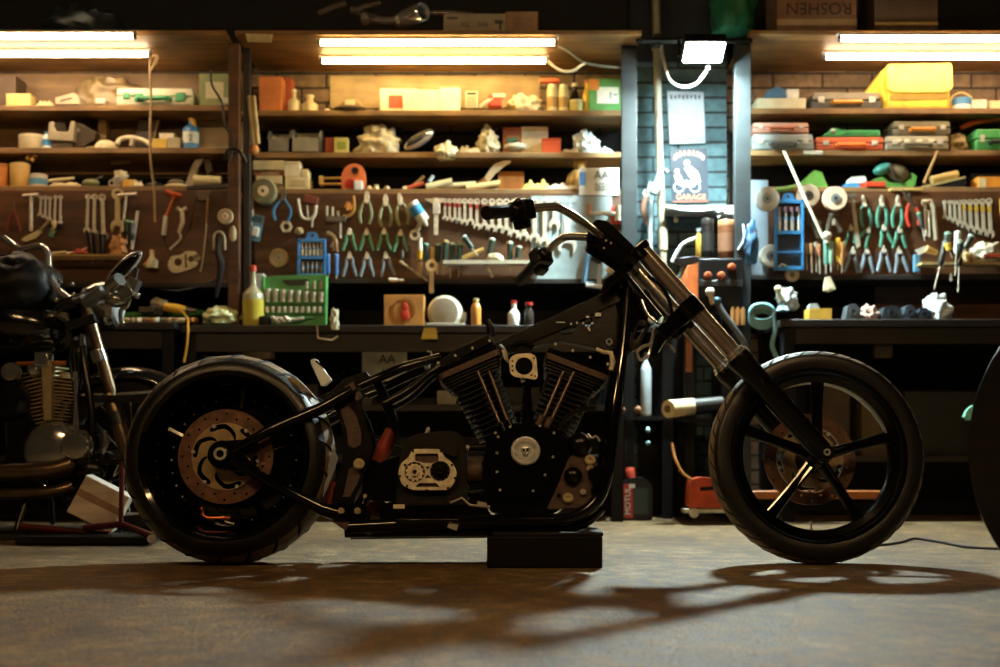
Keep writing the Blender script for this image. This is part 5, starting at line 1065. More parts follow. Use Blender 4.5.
o = MB(pm('#c9bf9a', .6)).tube([W(317,326,YB-.012), W(318,338,YB-.012), W(332,340,YB-.012), W(338,336,YB-.012)], .004, 6).build('string_loop'); tag(o, 'loop of pale string hanging from the bench edge under the socket set', 'string')
# things stored under the long bench
plate_no('worn two-line number plate leaning under the bench behind the seat tube', 362, 351, 407, 381, 2.2, 'AA', '619', '#e6dcc6', False, -6)
carton('small_carton', 'box', 'pinkish carton hanging near the bench underside above the rear tyre', 242, 345, 271, W(0,358,2.1).z, 2.1, .1, '#b59a78', '#c2ab8c')
sub('stack_shelf', MB(M_darkwood).box((-.45, 2.3, .55), (2.1, .36, .03)), bpy.data.objects['workbench'])
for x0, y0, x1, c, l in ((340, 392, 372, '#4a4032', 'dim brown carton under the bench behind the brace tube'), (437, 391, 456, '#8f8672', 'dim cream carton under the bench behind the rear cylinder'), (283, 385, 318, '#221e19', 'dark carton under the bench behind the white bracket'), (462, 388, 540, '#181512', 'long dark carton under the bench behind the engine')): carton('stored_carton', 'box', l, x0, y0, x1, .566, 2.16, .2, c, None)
# ================================================================ LEFT BAY
Y1 = YS+.03
carton('dark_crate', 'crate', 'dark brown crate at the far end of the shelf above the chrome motorcycle', -14, 76, 16, 'L1', Y1+.06, .14, '#4a3a28', None)
carton('yellow_box', 'box', 'small yellow box in front of the dark brown crate', 6, 94, 30, 'L1', Y1, .08, '#d9c27a', None)
rag('flat_strip', 'strip', 'flat pale strip lying between the yellow box and the grey tapered block', 33, 100, 54, 'L1', Y1, .06, pm('#c9b98e', .8), 2)
t = thing('wedge_block', 'grey tapered block with sloping top beside the big translucent bag', 'block', V((W(66,0,Y1).x, Y1+.04, SH['L1'])))
sub('wedge_body', MB(pm('#b0a68c')).pplate([(55,104),(55,97.5),(73,92.5),(78,95),(80,104)], Y1, .09), t, bevel=.004); sub('slot', MB(pm('#5a5040')).pplate([(60,100),(72,97),(72,99),(60,102)], Y1-.002, .004), t)
bag('plastic_bag', 'bag', 'big translucent plastic bag behind the green-clamped white case', 69, 71, 147, 'L1', Y1+.06, .18, mat('murky_plastic', '#7a6a4a', .35, 0, var=.3, scale=20, bump=.4), 21, False, .3)
t = thing('white_plug', 'small white plug in front of the big translucent bag', 'plug', V((W(100,0,Y1).x, Y1, SH['L1']))); sub('body', MB(pm('#ded8c6')).pbox(95, 98, 105, 104, Y1, .04), t, bevel=.005); sub('pin', MB(M_tool).cyl(W(105,101,Y1+.02), W(109,101,Y1+.02), .005, n=8), t)
t = case('storage_box', 'box', 'long flat case with white lid and green clamps above the motorcycle mirror', 116, 88, 193, 'L1', Y1-.02, .16, '#c9cdb0', '#e0dcc2', '#3f9a68', '#3f9a68', .03)
for x in (134, 175): sub('latch', MB(pm('#3f9a68', .35)).pbox(x, 93, x+9, 101, Y1-.03, .012), t, bevel=.002)
carton('medical_box', 'box', 'tall pale green carton with label at the upright end of the shelf', 199, 74, 228, 'L1', Y1, .12, '#8f9a6c', '#d6cfae')
carton('white_box', 'box', 'tiny white box in front of the tall pale green carton', 220, 98, 229, 'L1', Y1-.05, .04, '#e2dcc8', None)
tin('round_tub', 'tub', 'round white tub on the second shelf above the chrome motorcycle', 14, 133, 42, 'L2', Y1, '#cbbf9c', '#ddd2b2')
bottle('spray_bottle', 'bottle', 'blue and white bottle squeezed between the round tub and the grinder cradle', 41, 131, 50, 'L2', Y1, '#d9dede', '#3f7fb0', .5, .7, '#3d8ac4')
t = thing('grinder_stand', 'grey metal cradle with dark wedge on the second shelf', 'cradle', V((W(70,0,Y1).x, Y1+.05, SH['L2'])))
sub('cradle', MB(pm('#a39a82', .5, .3)).pplate([(47,140),(49,122),(53,121),(56,131),(68,132),(71,121),(75,121),(73,141)], Y1, .10), t, bevel=.004); sub('pedestal', MB(pm('#6e6654', .5, .3)).pplate([(50,147),(52,140),(70,140),(72,147)], Y1+.02, .07), t, bevel=.003); sub('motor', MB(pm('#3a332a')).cyl(W(60,128,Y1+.01), W(60,128,Y1+.09), .030, n=18), t)
t = thing('dark_wedge', 'dark wedge-shaped guard leaning beside the grey metal cradle', 'guard', V((W(85,0,Y1).x, Y1+.07, SH['L2']))); sub('guard', MB(pm('#4a3c2c')).pplate([(73,147),(74,122),(80,122),(96,132),(94,140),(82,147)], Y1+.05, .08), t, bevel=.004); sub('bolt_head', MB(M_tool).cyl(W(78,130,Y1+.045), W(78,130,Y1+.06), .010, n=6), t)
carton('wood_block', 'block', 'upright wooden block behind the face mask on the second shelf', 98, 118, 106, 'L2', Y1+.12, .08, '#9a8258', None)
t = thing('face_mask', 'pale moulded dust mask with strap on the second shelf', 'mask', V((W(102,0,Y1).x, Y1+.04, SH['L2']))); c = V((W(103,0,Y1).x, Y1+.05, SH['L2']))
sub('cup', MB(pm('#d2c69e', .8)).ball(c, (.065,.05,.055), None, 24, 14, .08, 3, flat=0), t); sub('valve', MB(pm('#e0d8ba')).cyl(c+V((0,-.052,.02)), c+V((0,-.035,.02)), .015, n=14), t); sub('strap', MB(pm('#b0a06c')).tube([c+V((-.06,0,.02)), c+V((-.09,-.02,.012)), c+V((-.075,-.05,.006))], .005, 6, sm=3), t)
t = thing('hose_loop', 'white ribbed hose bent in a loop on the second shelf', 'hose', V((W(134,0,Y1).x, Y1+.03, SH['L2']))); sub('hose', MB(pm('#d9d0b0')).tube([W(117,145,Y1), W(120,139.5,Y1+.02), W(130,137.5,Y1+.03), W(143,140,Y1+.02), W(151,145,Y1)], .012, 10, sm=5), t); sub('stem', MB(pm('#b0a68a')).cyl(W(133,138,Y1+.03), W(132,146,Y1+.03), .014, n=10), t)
t = thing('dark_plate', 'dark sheet leaning against the wall behind the white hose', 'plate', V((W(147,0,Y1).x, Y1+.1, SH['L2']))); sub('sheet', MB(pm('#3c3226')).pplate([(135,147),(139,119),(159,119),(152,147)], Y1+.10, .02), t); sub('edge_strip', MB(pm('#7a6440')).pplate([(157,119),(159.5,119),(153,147),(151,147)], Y1+.095, .025), t)
carton('yellow_block', 'box', 'yellow box on the second shelf below the small white carton', 152, 139, 167, 'L2', Y1, .07, '#d9b84f', None); carton('white_carton', 'box', 'small white carton resting on the yellow box', 159, 133.5, 174, W(0,139,Y1).z+.004, Y1+.01, .06, '#e0d8c0', None); carton('white_carton', 'box', 'low pale carton beside the yellow box on the second shelf', 167.5, 138, 180, 'L2', Y1, .06, '#b8ac8c', None)
t = bottle('filler_can', 'can', 'blue printed can with yellow pointed nozzle on the second shelf', 181, 116, 197, 'L2', Y1, '#3f80b8', '#d9a83a', .28, .68, '#dfe6dc')
sub('nozzle', MB(pm('#d9a83a', .4)).lathe([(.022,0),(.016,.03),(.008,.06)], V((W(191,0,Y1).x, Y1+.04, W(0,129,Y1).z)), (.1,0,1), 12), t, 'yellow nozzle')
text('lettering', '2', .045, W(190.5,138,Y1-.003), FACE, pm('#1f3f6a'), t)
o = MB(pm('#c9b896')).box((W(210,0,Y1).x, Y1+.2, SH['L2']+.12), (.28, .02, .24)).build('backing_board', bevel=.003); tag(o, 'pale board leaning on the wall behind the blue can', 'board')
# panel top
Y3 = YP+.03
tin('jar', 'jar', 'orange jar at the far end of the tool panel top', -8, 163, 5, 'LP', Y3, '#c27a34', '#a86a30'); tin('jar', 'jar', 'tall tan jar with wide lid beside the orange jar', 6.5, 162, 26, 'LP', Y3, '#c9a45c', '#d6b878'); tin('label_tub', 'tub', 'white tub with blue label beside the tall tan jar', 26.5, 173, 44, 'LP', Y3, '#d6cfbc', '#c9c2b0', '#5f9cc4')
rag('bits_heap', 'oddments', 'heap of flat pale oddments beside the white tub with blue label', 46, 178, 81, 'LP', Y3, .12, pm('#b8a880', .8), 14)
stick('putty_knife', 'putty knife', 'pale putty knife lying on the oddments heap', (48, 181), (74, 178), Y3+.05, Y3+.06, .008, pm('#cdbf94'))
t = thing('green_plug', 'green-grey plug with bent lead on the tool panel top', 'plug', V((W(90,0,Y3).x, Y3+.03, SH['LP']))); sub('body', MB(pm('#7a8058')).ball(V((W(89,0,Y3).x, Y3+.03, SH['LP']+.022)), (.045,.03,.022)), t); sub('lead', MB(M_blackplast).tube([W(92,183,Y3+.03), W(99,178,Y3+.05), W(104,177,Y3+.06)], .005, 6, sm=3), t)
t = thing('grey_mug', 'grey mug with crumpled cloth on top, on the tool panel top', 'mug', V((W(117,0,Y3).x, Y3+.03, SH['LP']))); c = V((W(116,0,Y3).x, Y3+.04, SH['LP'])); sub('body', MB(pm('#9a968a', .4)).lathe([(.024,0),(.028,.05),(.026,.052),(.02,.01)], c, (0,0,1), 18), t); sub('handle', MB(pm('#9a968a', .4)).tube([c+V((-.026,0,.04)), c+V((-.044,0,.035)), c+V((-.044,0,.015)), c+V((-.025,0,.01))], .005, 6, sm=3), t); sub('cloth_tuft', MB(M_cloth).ball(c+V((.012,0,.06)), (.032,.025,.026), None, 14, 10, .5, 4, 5), t)
t = thing('tape_roll', 'yellow tape roll lying on the tool panel top', 'tape', V((W(128,0,Y3).x, Y3+.04, SH['LP']))); c = V((W(128,0,Y3).x, Y3+.04, SH['LP'])); sub('roll', MB(pm('#d9a93c', .4)).ring([(.018,0),(.018,.036),(.038,.036),(.038,0)], c, (0,0,1), 24), t); sub('core', MB(pm('#cbb892')).ring([(.016,0),(.016,.036),(.0185,.036),(.0185,0)], c, (0,0,1), 20), t)
rag('pale_rag', 'rag', 'pale crumpled rag beside the yellow tape roll', 130, 178, 142, 'LP', Y3, .08, M_cloth, 17)
t = thing('black_disc', 'flat black disc lying at the panel edge', 'disc', V((W(152,0,Y3).x, Y3+.03, SH['LP']))); c = V((W(152,0,Y3).x, Y3+.05, SH['LP'])); sub('disc', MB(pm('#2a2622')).lathe([(.05,0),(.052,.008),(.04,.022),(.0,.026)], c, (0,0,1), 24), t); sub('knob', MB(pm('#6a5a44')).cyl(c+V((0,0,.024)), c+V((0,0,.034)), .01, n=10), t)
t = thing('sanding_pad', 'pale oval sanding pad with dark top beside the flat black disc', 'pad', V((W(174,0,Y3).x, Y3+.03, SH['LP']))); c = V((W(174,0,Y3).x, Y3+.05, SH['LP'])); sub('pad', MB(pm('#d0c496')).ball(c+V((0,0,.01)), (.06,.045,.014), None, 24, 10, flat=-.7), t); sub('grip_block', MB(pm('#6a5f4a')).ball(c+V((0,0,.028)), (.045,.03,.018), None, 20, 10, flat=-.6), t)
t = thing('saw_blade', 'large grey tapered blade leaning up from the panel top', 'blade', W(196, 170, Y3+.1)); sub('blade', MB(pm('#a49a86', .45, .4)).pplate([(184,187),(193,163),(200,152),(206,150),(206,155),(199,166),(193,187)], Y3+.1, .02), t, bevel=.002); sub('spine', MB(pm('#5a4c38')).pplate([(206,152),(210,160),(213,170),(207,176),(203,162)], Y3+.11, .02), t, bevel=.003)
t = thing('paper_roll', 'cream roll of paper lying at the upright end of the panel top', 'roll', W(207, 180, Y3+.02)); sub('roll', MB(pm('#ddcd98')).cyl(W(194,180,Y3+.05), W(221,181.5,Y3+.05), .026, n=20), t); sub('core', MB(pm('#8a7446')).cyl(W(220.5,181.5,Y3+.05), W(222,181.5,Y3+.05), .012, n=12), t)
o = MB(pm('#2a241c')).pplate([(186,186),(227,183),(228,188),(186,190)], Y3-.02, .06).build('black_tray', bevel=.004); tag(o, 'thin black tray under the cream paper roll', 'tray')
t = thing('knot_ornament', 'small brass flower-shaped valve hanging under the second shelf', 'valve', W(31, 156, Y1)); m = MB(pm('#c29a52', .4, .5))
for i in range(5): m.ball(W(31+4*math.cos(i*1.257), 156+4*math.sin(i*1.257), Y1), .012, None, 10, 6)
sub('petal_ring', m, t); sub('centre', MB(pm('#5a3a1c')).ball(W(31,156,Y1-.008), .010, None, 10, 6), t)
o = MB(pm('#b59a62')).plate(roundpoly([(-.05,0),(.05,.006),(.048,.02),(-.045,.018)], .006), [], W(120,164,Y1+.1), (1,0,0), (0,0,1), -.02).build('wood_slip', bevel=.003); tag(o, 'small slip of wood tucked under the second shelf', 'wood strip')
# hung tools
gL = 'wrenches on the panel behind the chrome motorcycle'
t = thing('t_handle_wrench', 'steel tee-handled socket wrench hung at the far end of the panel', 'wrench', W(31, 195, YT)); sub('cross_bar', MB(M_tool).cyl(W(23,196,YT-.012), W(38,195,YT-.012), .009, n=10), t); sub('shaft', MB(M_tool).cyl(W(31,195,YT-.012), W(31,231,YT-.012), .010, n=10), t)
for i, (x, y0, y1) in enumerate(((41,195.5,217),(45.5,195.5,219),(50,196,221),(55.5,195,224),(60.5,195,224))): wrench('slim combination wrench, %s of five beside the tee-handled wrench' % ordn[i], x, y0, y1, YT-.004, wd=.014, group=gL, lean=(3, 2, 2, 3, 1)[i])
for i, (x, y0, y1) in enumerate(((88,194,233),(94.5,194,236),(102,194,240))): wrench('long combination wrench with %s end ring, %s of three above the black handles' % (('slim', 'plain', 'broad')[i], ordn[i]), x, y0, y1, YT-.004, wd=.020+.003*i, group=gL, lean=(2, 1, -2)[i])
wrench('big double-ended wrench hung below the grey mug', 117.5, 188, 232, YT-.01, wd=.034, head=1.25, m=pm('#cbb98a', .4, .4)); 
t = thing('tee_key', 'steel tee key with long crossbar hung beside the big double-ended wrench', 'key', W(128, 195, YT)); sub('cross_bar', MB(M_tool).cyl(W(118,195.5,YT-.02), W(137,194,YT-.02), .009, n=10), t); sub('shaft', MB(M_tool).cyl(W(126.5,195,YT-.02), W(122.5,231,YT-.02), .007, n=10), t)
t = thing('scissor_pliers', 'thin red-handled scissors hung at the far end of the panel', 'scissors', W(14, 218, YT))
for s_ in (1, -1): sub('handle', MB(pm('#7a2c22')).tube([W(13.5,210,YT-.01), W(13.5+4*s_,220,YT-.01), W(13.5+7*s_,231,YT-.01)], .006, 8), t)
sub('blade', MB(M_tooldk).plate([(-.006,0),(.006,0),(.003,.05),(-.003,.05)], [], W(13.5,211,YT-.012), (1,0,0), (0,0,1), -.006), t)
t = thing('palette_knife', 'wide pale spatula slung across the panel under the five slim wrenches', 'spatula', W(33, 234, YT)); sub('blade', MB(pm('#c9b98a')).pplate([(21,240),(24,237),(38,230),(43,231),(36,238),(26,241.5)], YT-.03, .006), t); sub('handle', MB(pm('#8a7a54')).tube([W(40,231,YT-.027), W(50,220,YT-.027)], .008, 8), t)
screwdriver('green-handled screwdriver pointing down under the five slim wrenches', (51, 237), (56, 219), YT-.03, gm[1], .5, .013)
screwdriver('black-handled screwdriver tucked beside the green-handled one', (57, 231), (62, 216), YT-.04, M_blackplast, .5, .013); 
o = MB(pm('#b9a26a', .5)).tube([W(52,222,YT-.03), W(56,228,YT-.03), W(53,233,YT-.03)], [.010,.014,.008], 8).build('brass_fitting'); tag(o, 'brass fitting hung between the slim wrenches and spatula', 'fitting')
t = thing('tool_ledge', 'narrow ledge on the panel carrying cutters and a crumpled cloth', 'ledge', W(92, 256, YT)); sub('ledge_board', MB(M_wood).pbox(50, 254.5, 134, 260, YT-.09, .088), t, bevel=.002); sub('front_edge', MB(pm('#b59a62')).pbox(50, 254, 134, 256, YT-.094, .005), t)
zl = W(0,254.5,YT-.06).z
for i, (a, b, l) in enumerate((((90,232),(93,257),'black-handled file standing on the ledge nearest the long wrenches'), ((97,233),(99,256),'dark wooden-handled chisel on the ledge behind the black file'), ((103,234),(103,256),'thick black-handled driver on the ledge beside the crumpled cloth'))): screwdriver(l, a, (b[0], b[1]+6), YT-.05-.01*i, (M_blackplast, mat('dark_walnut', '#3a2618', .5), M_blackplast)[i], .8, .019)
bag('crumpled_cloth', 'cloth', 'orange-tan crumpled cloth bundle on the ledge', 107, 233, 125, zl, YT-.08, .06, mat('tan_cloth', '#c98f58', .8, 0, var=.35, scale=15, bump=.4), 23, False, .5)
rag('red_rag', 'rag', 'dark red rag lying on the ledge beside the black file', 70, 247, 88, zl, YT-.085, .06, pm('#8a2f20', .9), 31)
for i, (a, b, l, c) in enumerate((((52,253.5),(66,252),'cream rod lying at the far end of the ledge','#cdb98a'), ((60,254),(78,252.5),'pale flat strip lying along the ledge edge','#dcc99a'), ((76,253),(88,248),'brass tube resting on the dark red rag','#b9985a'))): stick('short_rod', 'rod', l, a, b, YT-.09+.02*i, YT-.08+.02*i, .007, pm(c), 'rods on the ledge')
for i, (x0, y0, x1, y1, c) in enumerate(((127,244,131,220,'#2d3a2c'),(131,250,136,221,'#1c2420'))): screwdriver(('green-black handled driver hung beside the tee key', 'black handled driver hung second beside the tee key')[i], (x0, y1), (x1-4, y0), YT-.03-.01*i, pm(c, .4), .65, .017, band='#7f9a7a')
stick('steel_rod', 'rod', 'pale steel rod hung slanting beside the black handled drivers', (138, 211), (132, 249), YT-.02, YT-.02, .009, M_tool)
t = thing('claw_hammer', 'red-handled hammer with chrome shaft hung upside down on the panel', 'hammer', W(173, 193, YT)); sub('head', MB(pm('#c2542e', .4)).tube([W(166,191,YT-.02), W(172,194,YT-.02), W(182,196,YT-.02)], [.012,.016,.010], 10), t); sub('shaft', MB(pm('#c2622e', .4)).cyl(W(175,195,YT-.02), W(166,217,YT-.02), .008, n=10), t); sub('grip', MB(pm('#cfd2cc', .3)).cyl(W(166,216,YT-.02), W(164,235,YT-.02), .012, .013, n=12), t, 'pale metal grip')
t = thing('pipe_tool', 'steel articulated puller with bent tail hung below the paper roll', 'puller', W(181, 215, YT)); sub('yoke', MB(M_tool).tube([W(177,208,YT-.015), W(181,211,YT-.015), W(187,208,YT-.015)], .012, 8), t); sub('link', MB(M_tool).tube([W(182,211,YT-.015), W(183,222,YT-.015), W(179,233,YT-.015)], [.012,.014,.010], 8), t); sub('tail', MB(M_tool).tube([W(180,232,YT-.015), W(181,239,YT-.015), W(170,250,YT-.015)], .007, 8), t)
for i, (pts, l) in enumerate((([(164,222),(163,236),(168,250)], 'thin dark wire hook hung behind the red-handled hammer'), ([(196,193),(188,228),(176,246)], 'long slanting wire hung beside the steel puller'), ([(208,197),(206,228),(202,262),(200,272)], 'long rusty rod bowed down the panel beside the cream gasket'))):
    o = MB(pm(('#3a3026', '#5a4c3a', '#9a7a50')[i], .5, .3)).tube([W(x, y, YT-.012) for x, y in pts], (.004, .004, .006)[i], 6, sm=4).build('wire_hook'); tag(o, l, 'wire')
o = MB(pm('#5a4630')).pplate([(195,190),(210,190),(209,200),(197,201)], YT-.01, .02).build('wooden_wedge', bevel=.003); tag(o, 'dark wooden wedge hung under the paper roll', 'wedge')
wheel_disc('pale washer-like grinding disc hung on the upright post above the brush', 225.5, 216.5, 7.8, 1.99, '#b8a88a', '#cfc6b2', th=.02)
t = thing('gasket_plate', 'cream three-lobed gasket plate hung low on the panel', 'gasket', W(183, 263, YT)); sub('plate', MB(M_gasket).pplate(roundpoly([(168,262),(171,256),(180,255),(186,251),(196,251),(199,257),(197,266),(190,269),(181,272),(173,273),(168,268)], 2.5), YT-.006, .006, [circ(178,262,4,16), circ(191,259,3.2,14), roundpoly([(184.5,253.5),(186.5,253.5),(187,268),(185,268)], .8)]), t, bevel=.001); sub('boss', MB(pm('#8a7a5c', .5, .3)).ring([(.010,-.01),(.010,.004),(.018,.004),(.018,-.01)], W(197.5,258,YT-.012), (0,1,0), 16), t)
t = thing('cone_fitting', 'pale cone-shaped fitting hung beside the mirror', 'fitting', W(151, 259, YT)); sub('cone', MB(pm('#cdbf94', .45, .2)).lathe([(.032,0),(.030,.02),(.012,.06),(.012,.09)], W(152,268,YT-.02), (0,0,1), 16), t); sub('side_pipe', MB(pm('#b5894f', .45, .3)).tube([W(149,262,YT-.03), W(145,266,YT-.03)], .013, 10), t); sub('ring', MB(pm('#d8d2bc')).ring([(.008,-.01),(.008,.006),(.017,.006),(.017,-.01)], W(154.5,262,YT-.05), (0,1,0), 16), t)
t = thing('strap_brush', 'black strap tool with pale frame hung on the upright post', 'strap tool', W(219, 243, 2.0)); sub('frame', MB(pm('#b0a488', .5, .2)).tube([W(214,250,1.99), W(214,236,1.99), W(219,232,1.99), W(224,236,1.99), W(225,250,1.99)], .007, 8, sm=3), t); sub('strap', MB(M_blackplast).tube([W(219,238,1.985), W(218,252,1.985), W(221,264,1.985), W(219,280,1.985), W(216,297,1.985)], [.014,.016,.018,.014,.008], 8, sm=3), t)
o = MB(pm('#b8a684')).ball(W(233, 234, 2.0), (.018,.012,.04)).build('knob_handle'); tag(o, 'pale oval pull fixed on the dark upright post', 'pull')
for pts, l, y_ in (([(151,57),(150,70),(151,100),(150,150),(154,190),(155,222)], 'thin white lead hanging from the tube lamp down past the shelves', 2.1), ([(211,70),(212,85),(222,103),(225,125),(233,140),(231,162)], 'dark cable drooping from the canopy to the upright post', 2.02)):
    o = MB(pm('#b39a72' if y_ > 2.05 else '#221d18')).tube([W(x, y, y_) for x, y in pts], .006, 6, sm=5).build('hanging_lead'); tag(o, l, 'cord')
o = MB(M_blackplast).tube([W(225,160,1.98), W(227,151,1.97), W(235,149,1.97), W(242,154,1.97), W(246,163,1.98)], .008, 8, sm=5).build('cable_loop'); tag(o, 'dark cable loop hooked round the upright post above the grinding wheel', 'cable')
t = thing('dowel_pair', 'pair of long pale dowels hung on the upright post beside the orange-brown carton', 'dowels', W(253, 125, 2.05)); sub('dowel', MB(pm('#b09a6a')).cyl(W(249,96,2.07), W(254,146,2.07), .011, n=10), t); sub('dowel', MB(pm('#c4ad78')).cyl(W(253.5,96,2.07), W(258,144,2.07), .011, n=10), t); sub('copper_end', MB(pm('#c98a52', .4, .4)).ball(W(254,150,2.06), (.026,.02,.028)), t, 'copper coloured end')
# bench
zb = ZBL
t = thing('cordless_drill', 'yellow and black drill lying among sockets on the bench', 'drill', V((W(177,0,2.05).x, 2.05, zb+.06))); sub('body', MB(pm('#d9a62c', .4)).tube([W(164,307,2.05), W(178,309,2.05), W(186,310,2.05)], [.022,.024,.018], 14), t, bevel=.002); sub('chuck', MB(M_tooldk).cyl(W(186,310,2.05), W(197,311,2.05), .016, .010, n=14), t); sub('battery', MB(M_blackplast).box(W(160,312,2.06), (.05,.05,.04), rotm(y=15)), t, bevel=.005); sub('lead', MB(pm('#c9932f')).tube([W(180,310,2.0), W(187,318,1.93), W(188,330,1.88), W(187,345,1.88), W(184,362,1.88)], .006, 6, sm=4), t, 'orange lead')
t = thing('green_tube', 'long bright green plastic tube lying at the back of the bench', 'tube', W(165, 314, 2.25)); sub('tube', MB(pm('#4f9a4a', .4)).cyl(W(124,315,2.25), W(202,312.5,2.25), .014, n=12), t); sub('end_cap', MB(pm('#357a38', .4)).cyl(W(200,312.5,2.25), W(204,312.4,2.25), .016, n=12), t)
t = thing('chrome_lump', 'grey steel vice jaw on top of the bench clutter', 'vice jaw', W(160, 306, 2.2)); sub('jaw', MB(M_tool).ball(W(159,304,2.2), (.04,.03,.03), None, 14, 10, .4, 3, 2), t); sub('base_bar', MB(M_tooldk).box(W(156,310,2.2), (.16,.05,.03)), t, bevel=.004)
random.seed(11); cols = ['#c9b88c', '#a89678', '#d6c9a4', '#8a6a48', '#b5803f', '#cfcabc', '#7a7464']
pts = [(126,318),(133,317),(140,319),(147,316),(153,318),(158,316.5),(164,318.5),(170,317),(176,318),(182,316.5),(188,318),(194,317)]
lab = ['nearest the chrome mirror', 'second from the mirror stem', 'third along the bench front', 'fourth along the bench front', 'fifth, under the vice jaw', 'sixth, in front of the drill battery', 'seventh, in front of the drill', 'eighth, in front of the drill body', 'ninth, under the drill chuck', 'tenth, behind the orange lead', 'eleventh, past the orange lead', 'twelfth, touching the green-white bag']
for i, (x, y) in enumerate(pts):
    c = W(x, y, 1.98); c.z = zb+.012; o = MB(pm(cols[i % 7], .5, .2)).lathe([(.011,-.02),(.014,-.015),(.014,.012),(.010,.016),(.008,.024)], c+V((0,0,.003)), (math.cos(i*2.1), math.sin(i*2.1), 0), 12).build('loose_socket'); tag(o, 'loose socket or fitting, ' + lab[i], 'socket', 'loose fittings on the bench')
bag('crumpled_bag', 'bag', 'greenish white plastic bag slumped on the bench beside the oil bottle', 197, 304, 239, 'BL', 1.95, .18, M_bagg, 33, False, .28)
o = MB(M_blackplast).tube([W(150,287,2.2), W(175,291,2.19), W(200,286,2.19), (W(218,278,2.19))], .006, 6, sm=5).build('slack_cable'); tag(o, 'dark slack cable sagging below the tool panel', 'cable')
# ================================================================ PIER AND RIGHT BAY
YPI = YW-.1
# pale conduit pole with cable
t = thing('conduit_pole', 'pale vertical conduit pole on the blue pier, left of the posters', 'pole', W(659, 265, 2.2))
t['label'] = 'pale vertical conduit pole on the blue pier beside the posters'
sub('pipe', MB(pm('#8a8672', .45)).tube([W(655,-30,2.25), W(657,60,2.25), W(660,170,2.25), W(663,262,2.25), W(662,330,2.25)], .019, 12, sm=3), t)
sub('coupling', MB(pm('#a39c86', .45)).cyl(W(662.5,228,2.25), W(663,250,2.25), .024, n=12), t); sub('coupling', MB(pm('#a39c86', .45)).cyl(W(656,40,2.25), W(656.5,50,2.25), .024, n=12), t)
t = thing('pipe_clip', 'grey steel tap fixed on the conduit pole beside the lower poster', 'valve', W(657, 188, 2.2)); sub('body', MB(pm('#8fa3a8', .4, .5)).box(W(653,189,2.19), (.06,.04,.05), rotm(y=20)), t, bevel=.005); sub('lever', MB(pm('#b5c4c6', .35, .5)).tube([W(648,192,2.17), W(655,185,2.17), W(661,166,2.17), W(668,172,2.17)], .008, 8), t)
o = MB(pm('#9db0b5')).tube([W(652,195,2.3), W(650,230,2.3), W(651,262,2.3)], .011, 8).build('thin_pipe'); tag(o, 'thin grey-blue pipe running down beside the conduit pole', 'pipe')
t = thing('hanging_strap', 'rust-stained strap hanging on the pier behind the conduit pole', 'strap', W(645, 205, 2.3)); sub('strap', MB(pm('#6a4a3a')).tube([W(646,196,2.3), W(643,210,2.3), W(647,225,2.3)], [.012,.016,.010], 8, sm=3, flat=.5), t); sub('ring', MB(M_tool).ring([(.010,-.004),(.010,.004),(.016,.004),(.016,-.004)], W(646,193,2.3), (0,1,0), 16), t)
# posters
def quadpx(m, pts, Y, dep): return m.pplate(pts, Y, dep)
t = thing('poster', 'white printed poster at the top of the blue pier under the floodlight', 'poster', W(686, 118, YPI-.01))
sub('sheet', MB(pm('#9ea3aa', .5)).pplate([(667,91),(703.5,92),(705.5,143),(669.5,144)], YPI-.012, .004), t)
m = MB(pm('#4d545a'))
for i in range(8): m.pplate([(670+4*i,94.5+(i%2)),(672.4+4*i,94.5),(672.6+4*i,99.5-(i%3)),(670.2+4*i,99)], YPI-.0135, .001)
sub('printed_heading', m, t); sub('printed_motif', MB(pm('#9aa2aa')).pplate([(671,119),(677,120),(677,122),(671,121)], YPI-.0135, .001).pplate([(696,122),(702,124),(702,134),(698,134),(697,130),(700,129)], YPI-.0135, .001), t)
t = thing('poster', 'dark poster with riders and orange lettering on the blue pier, lower of the two', 'poster', W(690, 175, YPI-.01))
sub('sheet', MB(pm('#2b3644', .5)).pplate([(670,149),(707,148),(708.5,202),(672,203)], YPI-.012, .004), t)
text('lettering', 'GARAGE', .040, W(691,197,YPI-.014), FACE, pm('#d9926a'), t)
m = MB(pm('#d9a07a'))
for i in range(9):
    an = R(160-17.5*i); x = 689-15*math.cos(R(20+17.5*i)); y = 160-7*math.sin(R(20+17.5*i)); m.pplate([(x-1.6,y+2),(x-.6,y-3.2),(x+1.4,y-1.8),(x+1.0,y+2.4)], YPI-.0135, .001)
sub('arched_lettering', m, t)
m = MB(pm('#dfc9ac')); m.pplate(circ(687,163,3,14), YPI-.0135, .001).pplate([(684,168),(691,166),(698,172),(701,182),(695,184),(689,176)], YPI-.0135, .001).pplate(circ(677,171,2.5,12), YPI-.0135, .001).pplate([(674,175),(680,174),(684,183),(677,184)], YPI-.0135, .001); sub('rider_motif', m, t, 'printed riders')
m = MB(pm('#a9bcc6')); o_ = W(0,0,YPI-.0135)
for x in (679, 695): m.ring([(.022,-.0005),(.022,.0005),(.029,.0005),(.029,-.0005)], W(x,187,YPI-.0135), (0,1,0), 24)
m.pplate([(678,184),(686,180),(697,183),(694,187),(682,187)], YPI-.0135, .001); sub('cycle_motif', m, t, 'printed motorcycle')
sub('bottom_band', MB(pm('#9c5a40')).pplate([(673,201),(708,200.5),(708.2,201.6),(673,202.4)], YPI-.0135, .001), t)
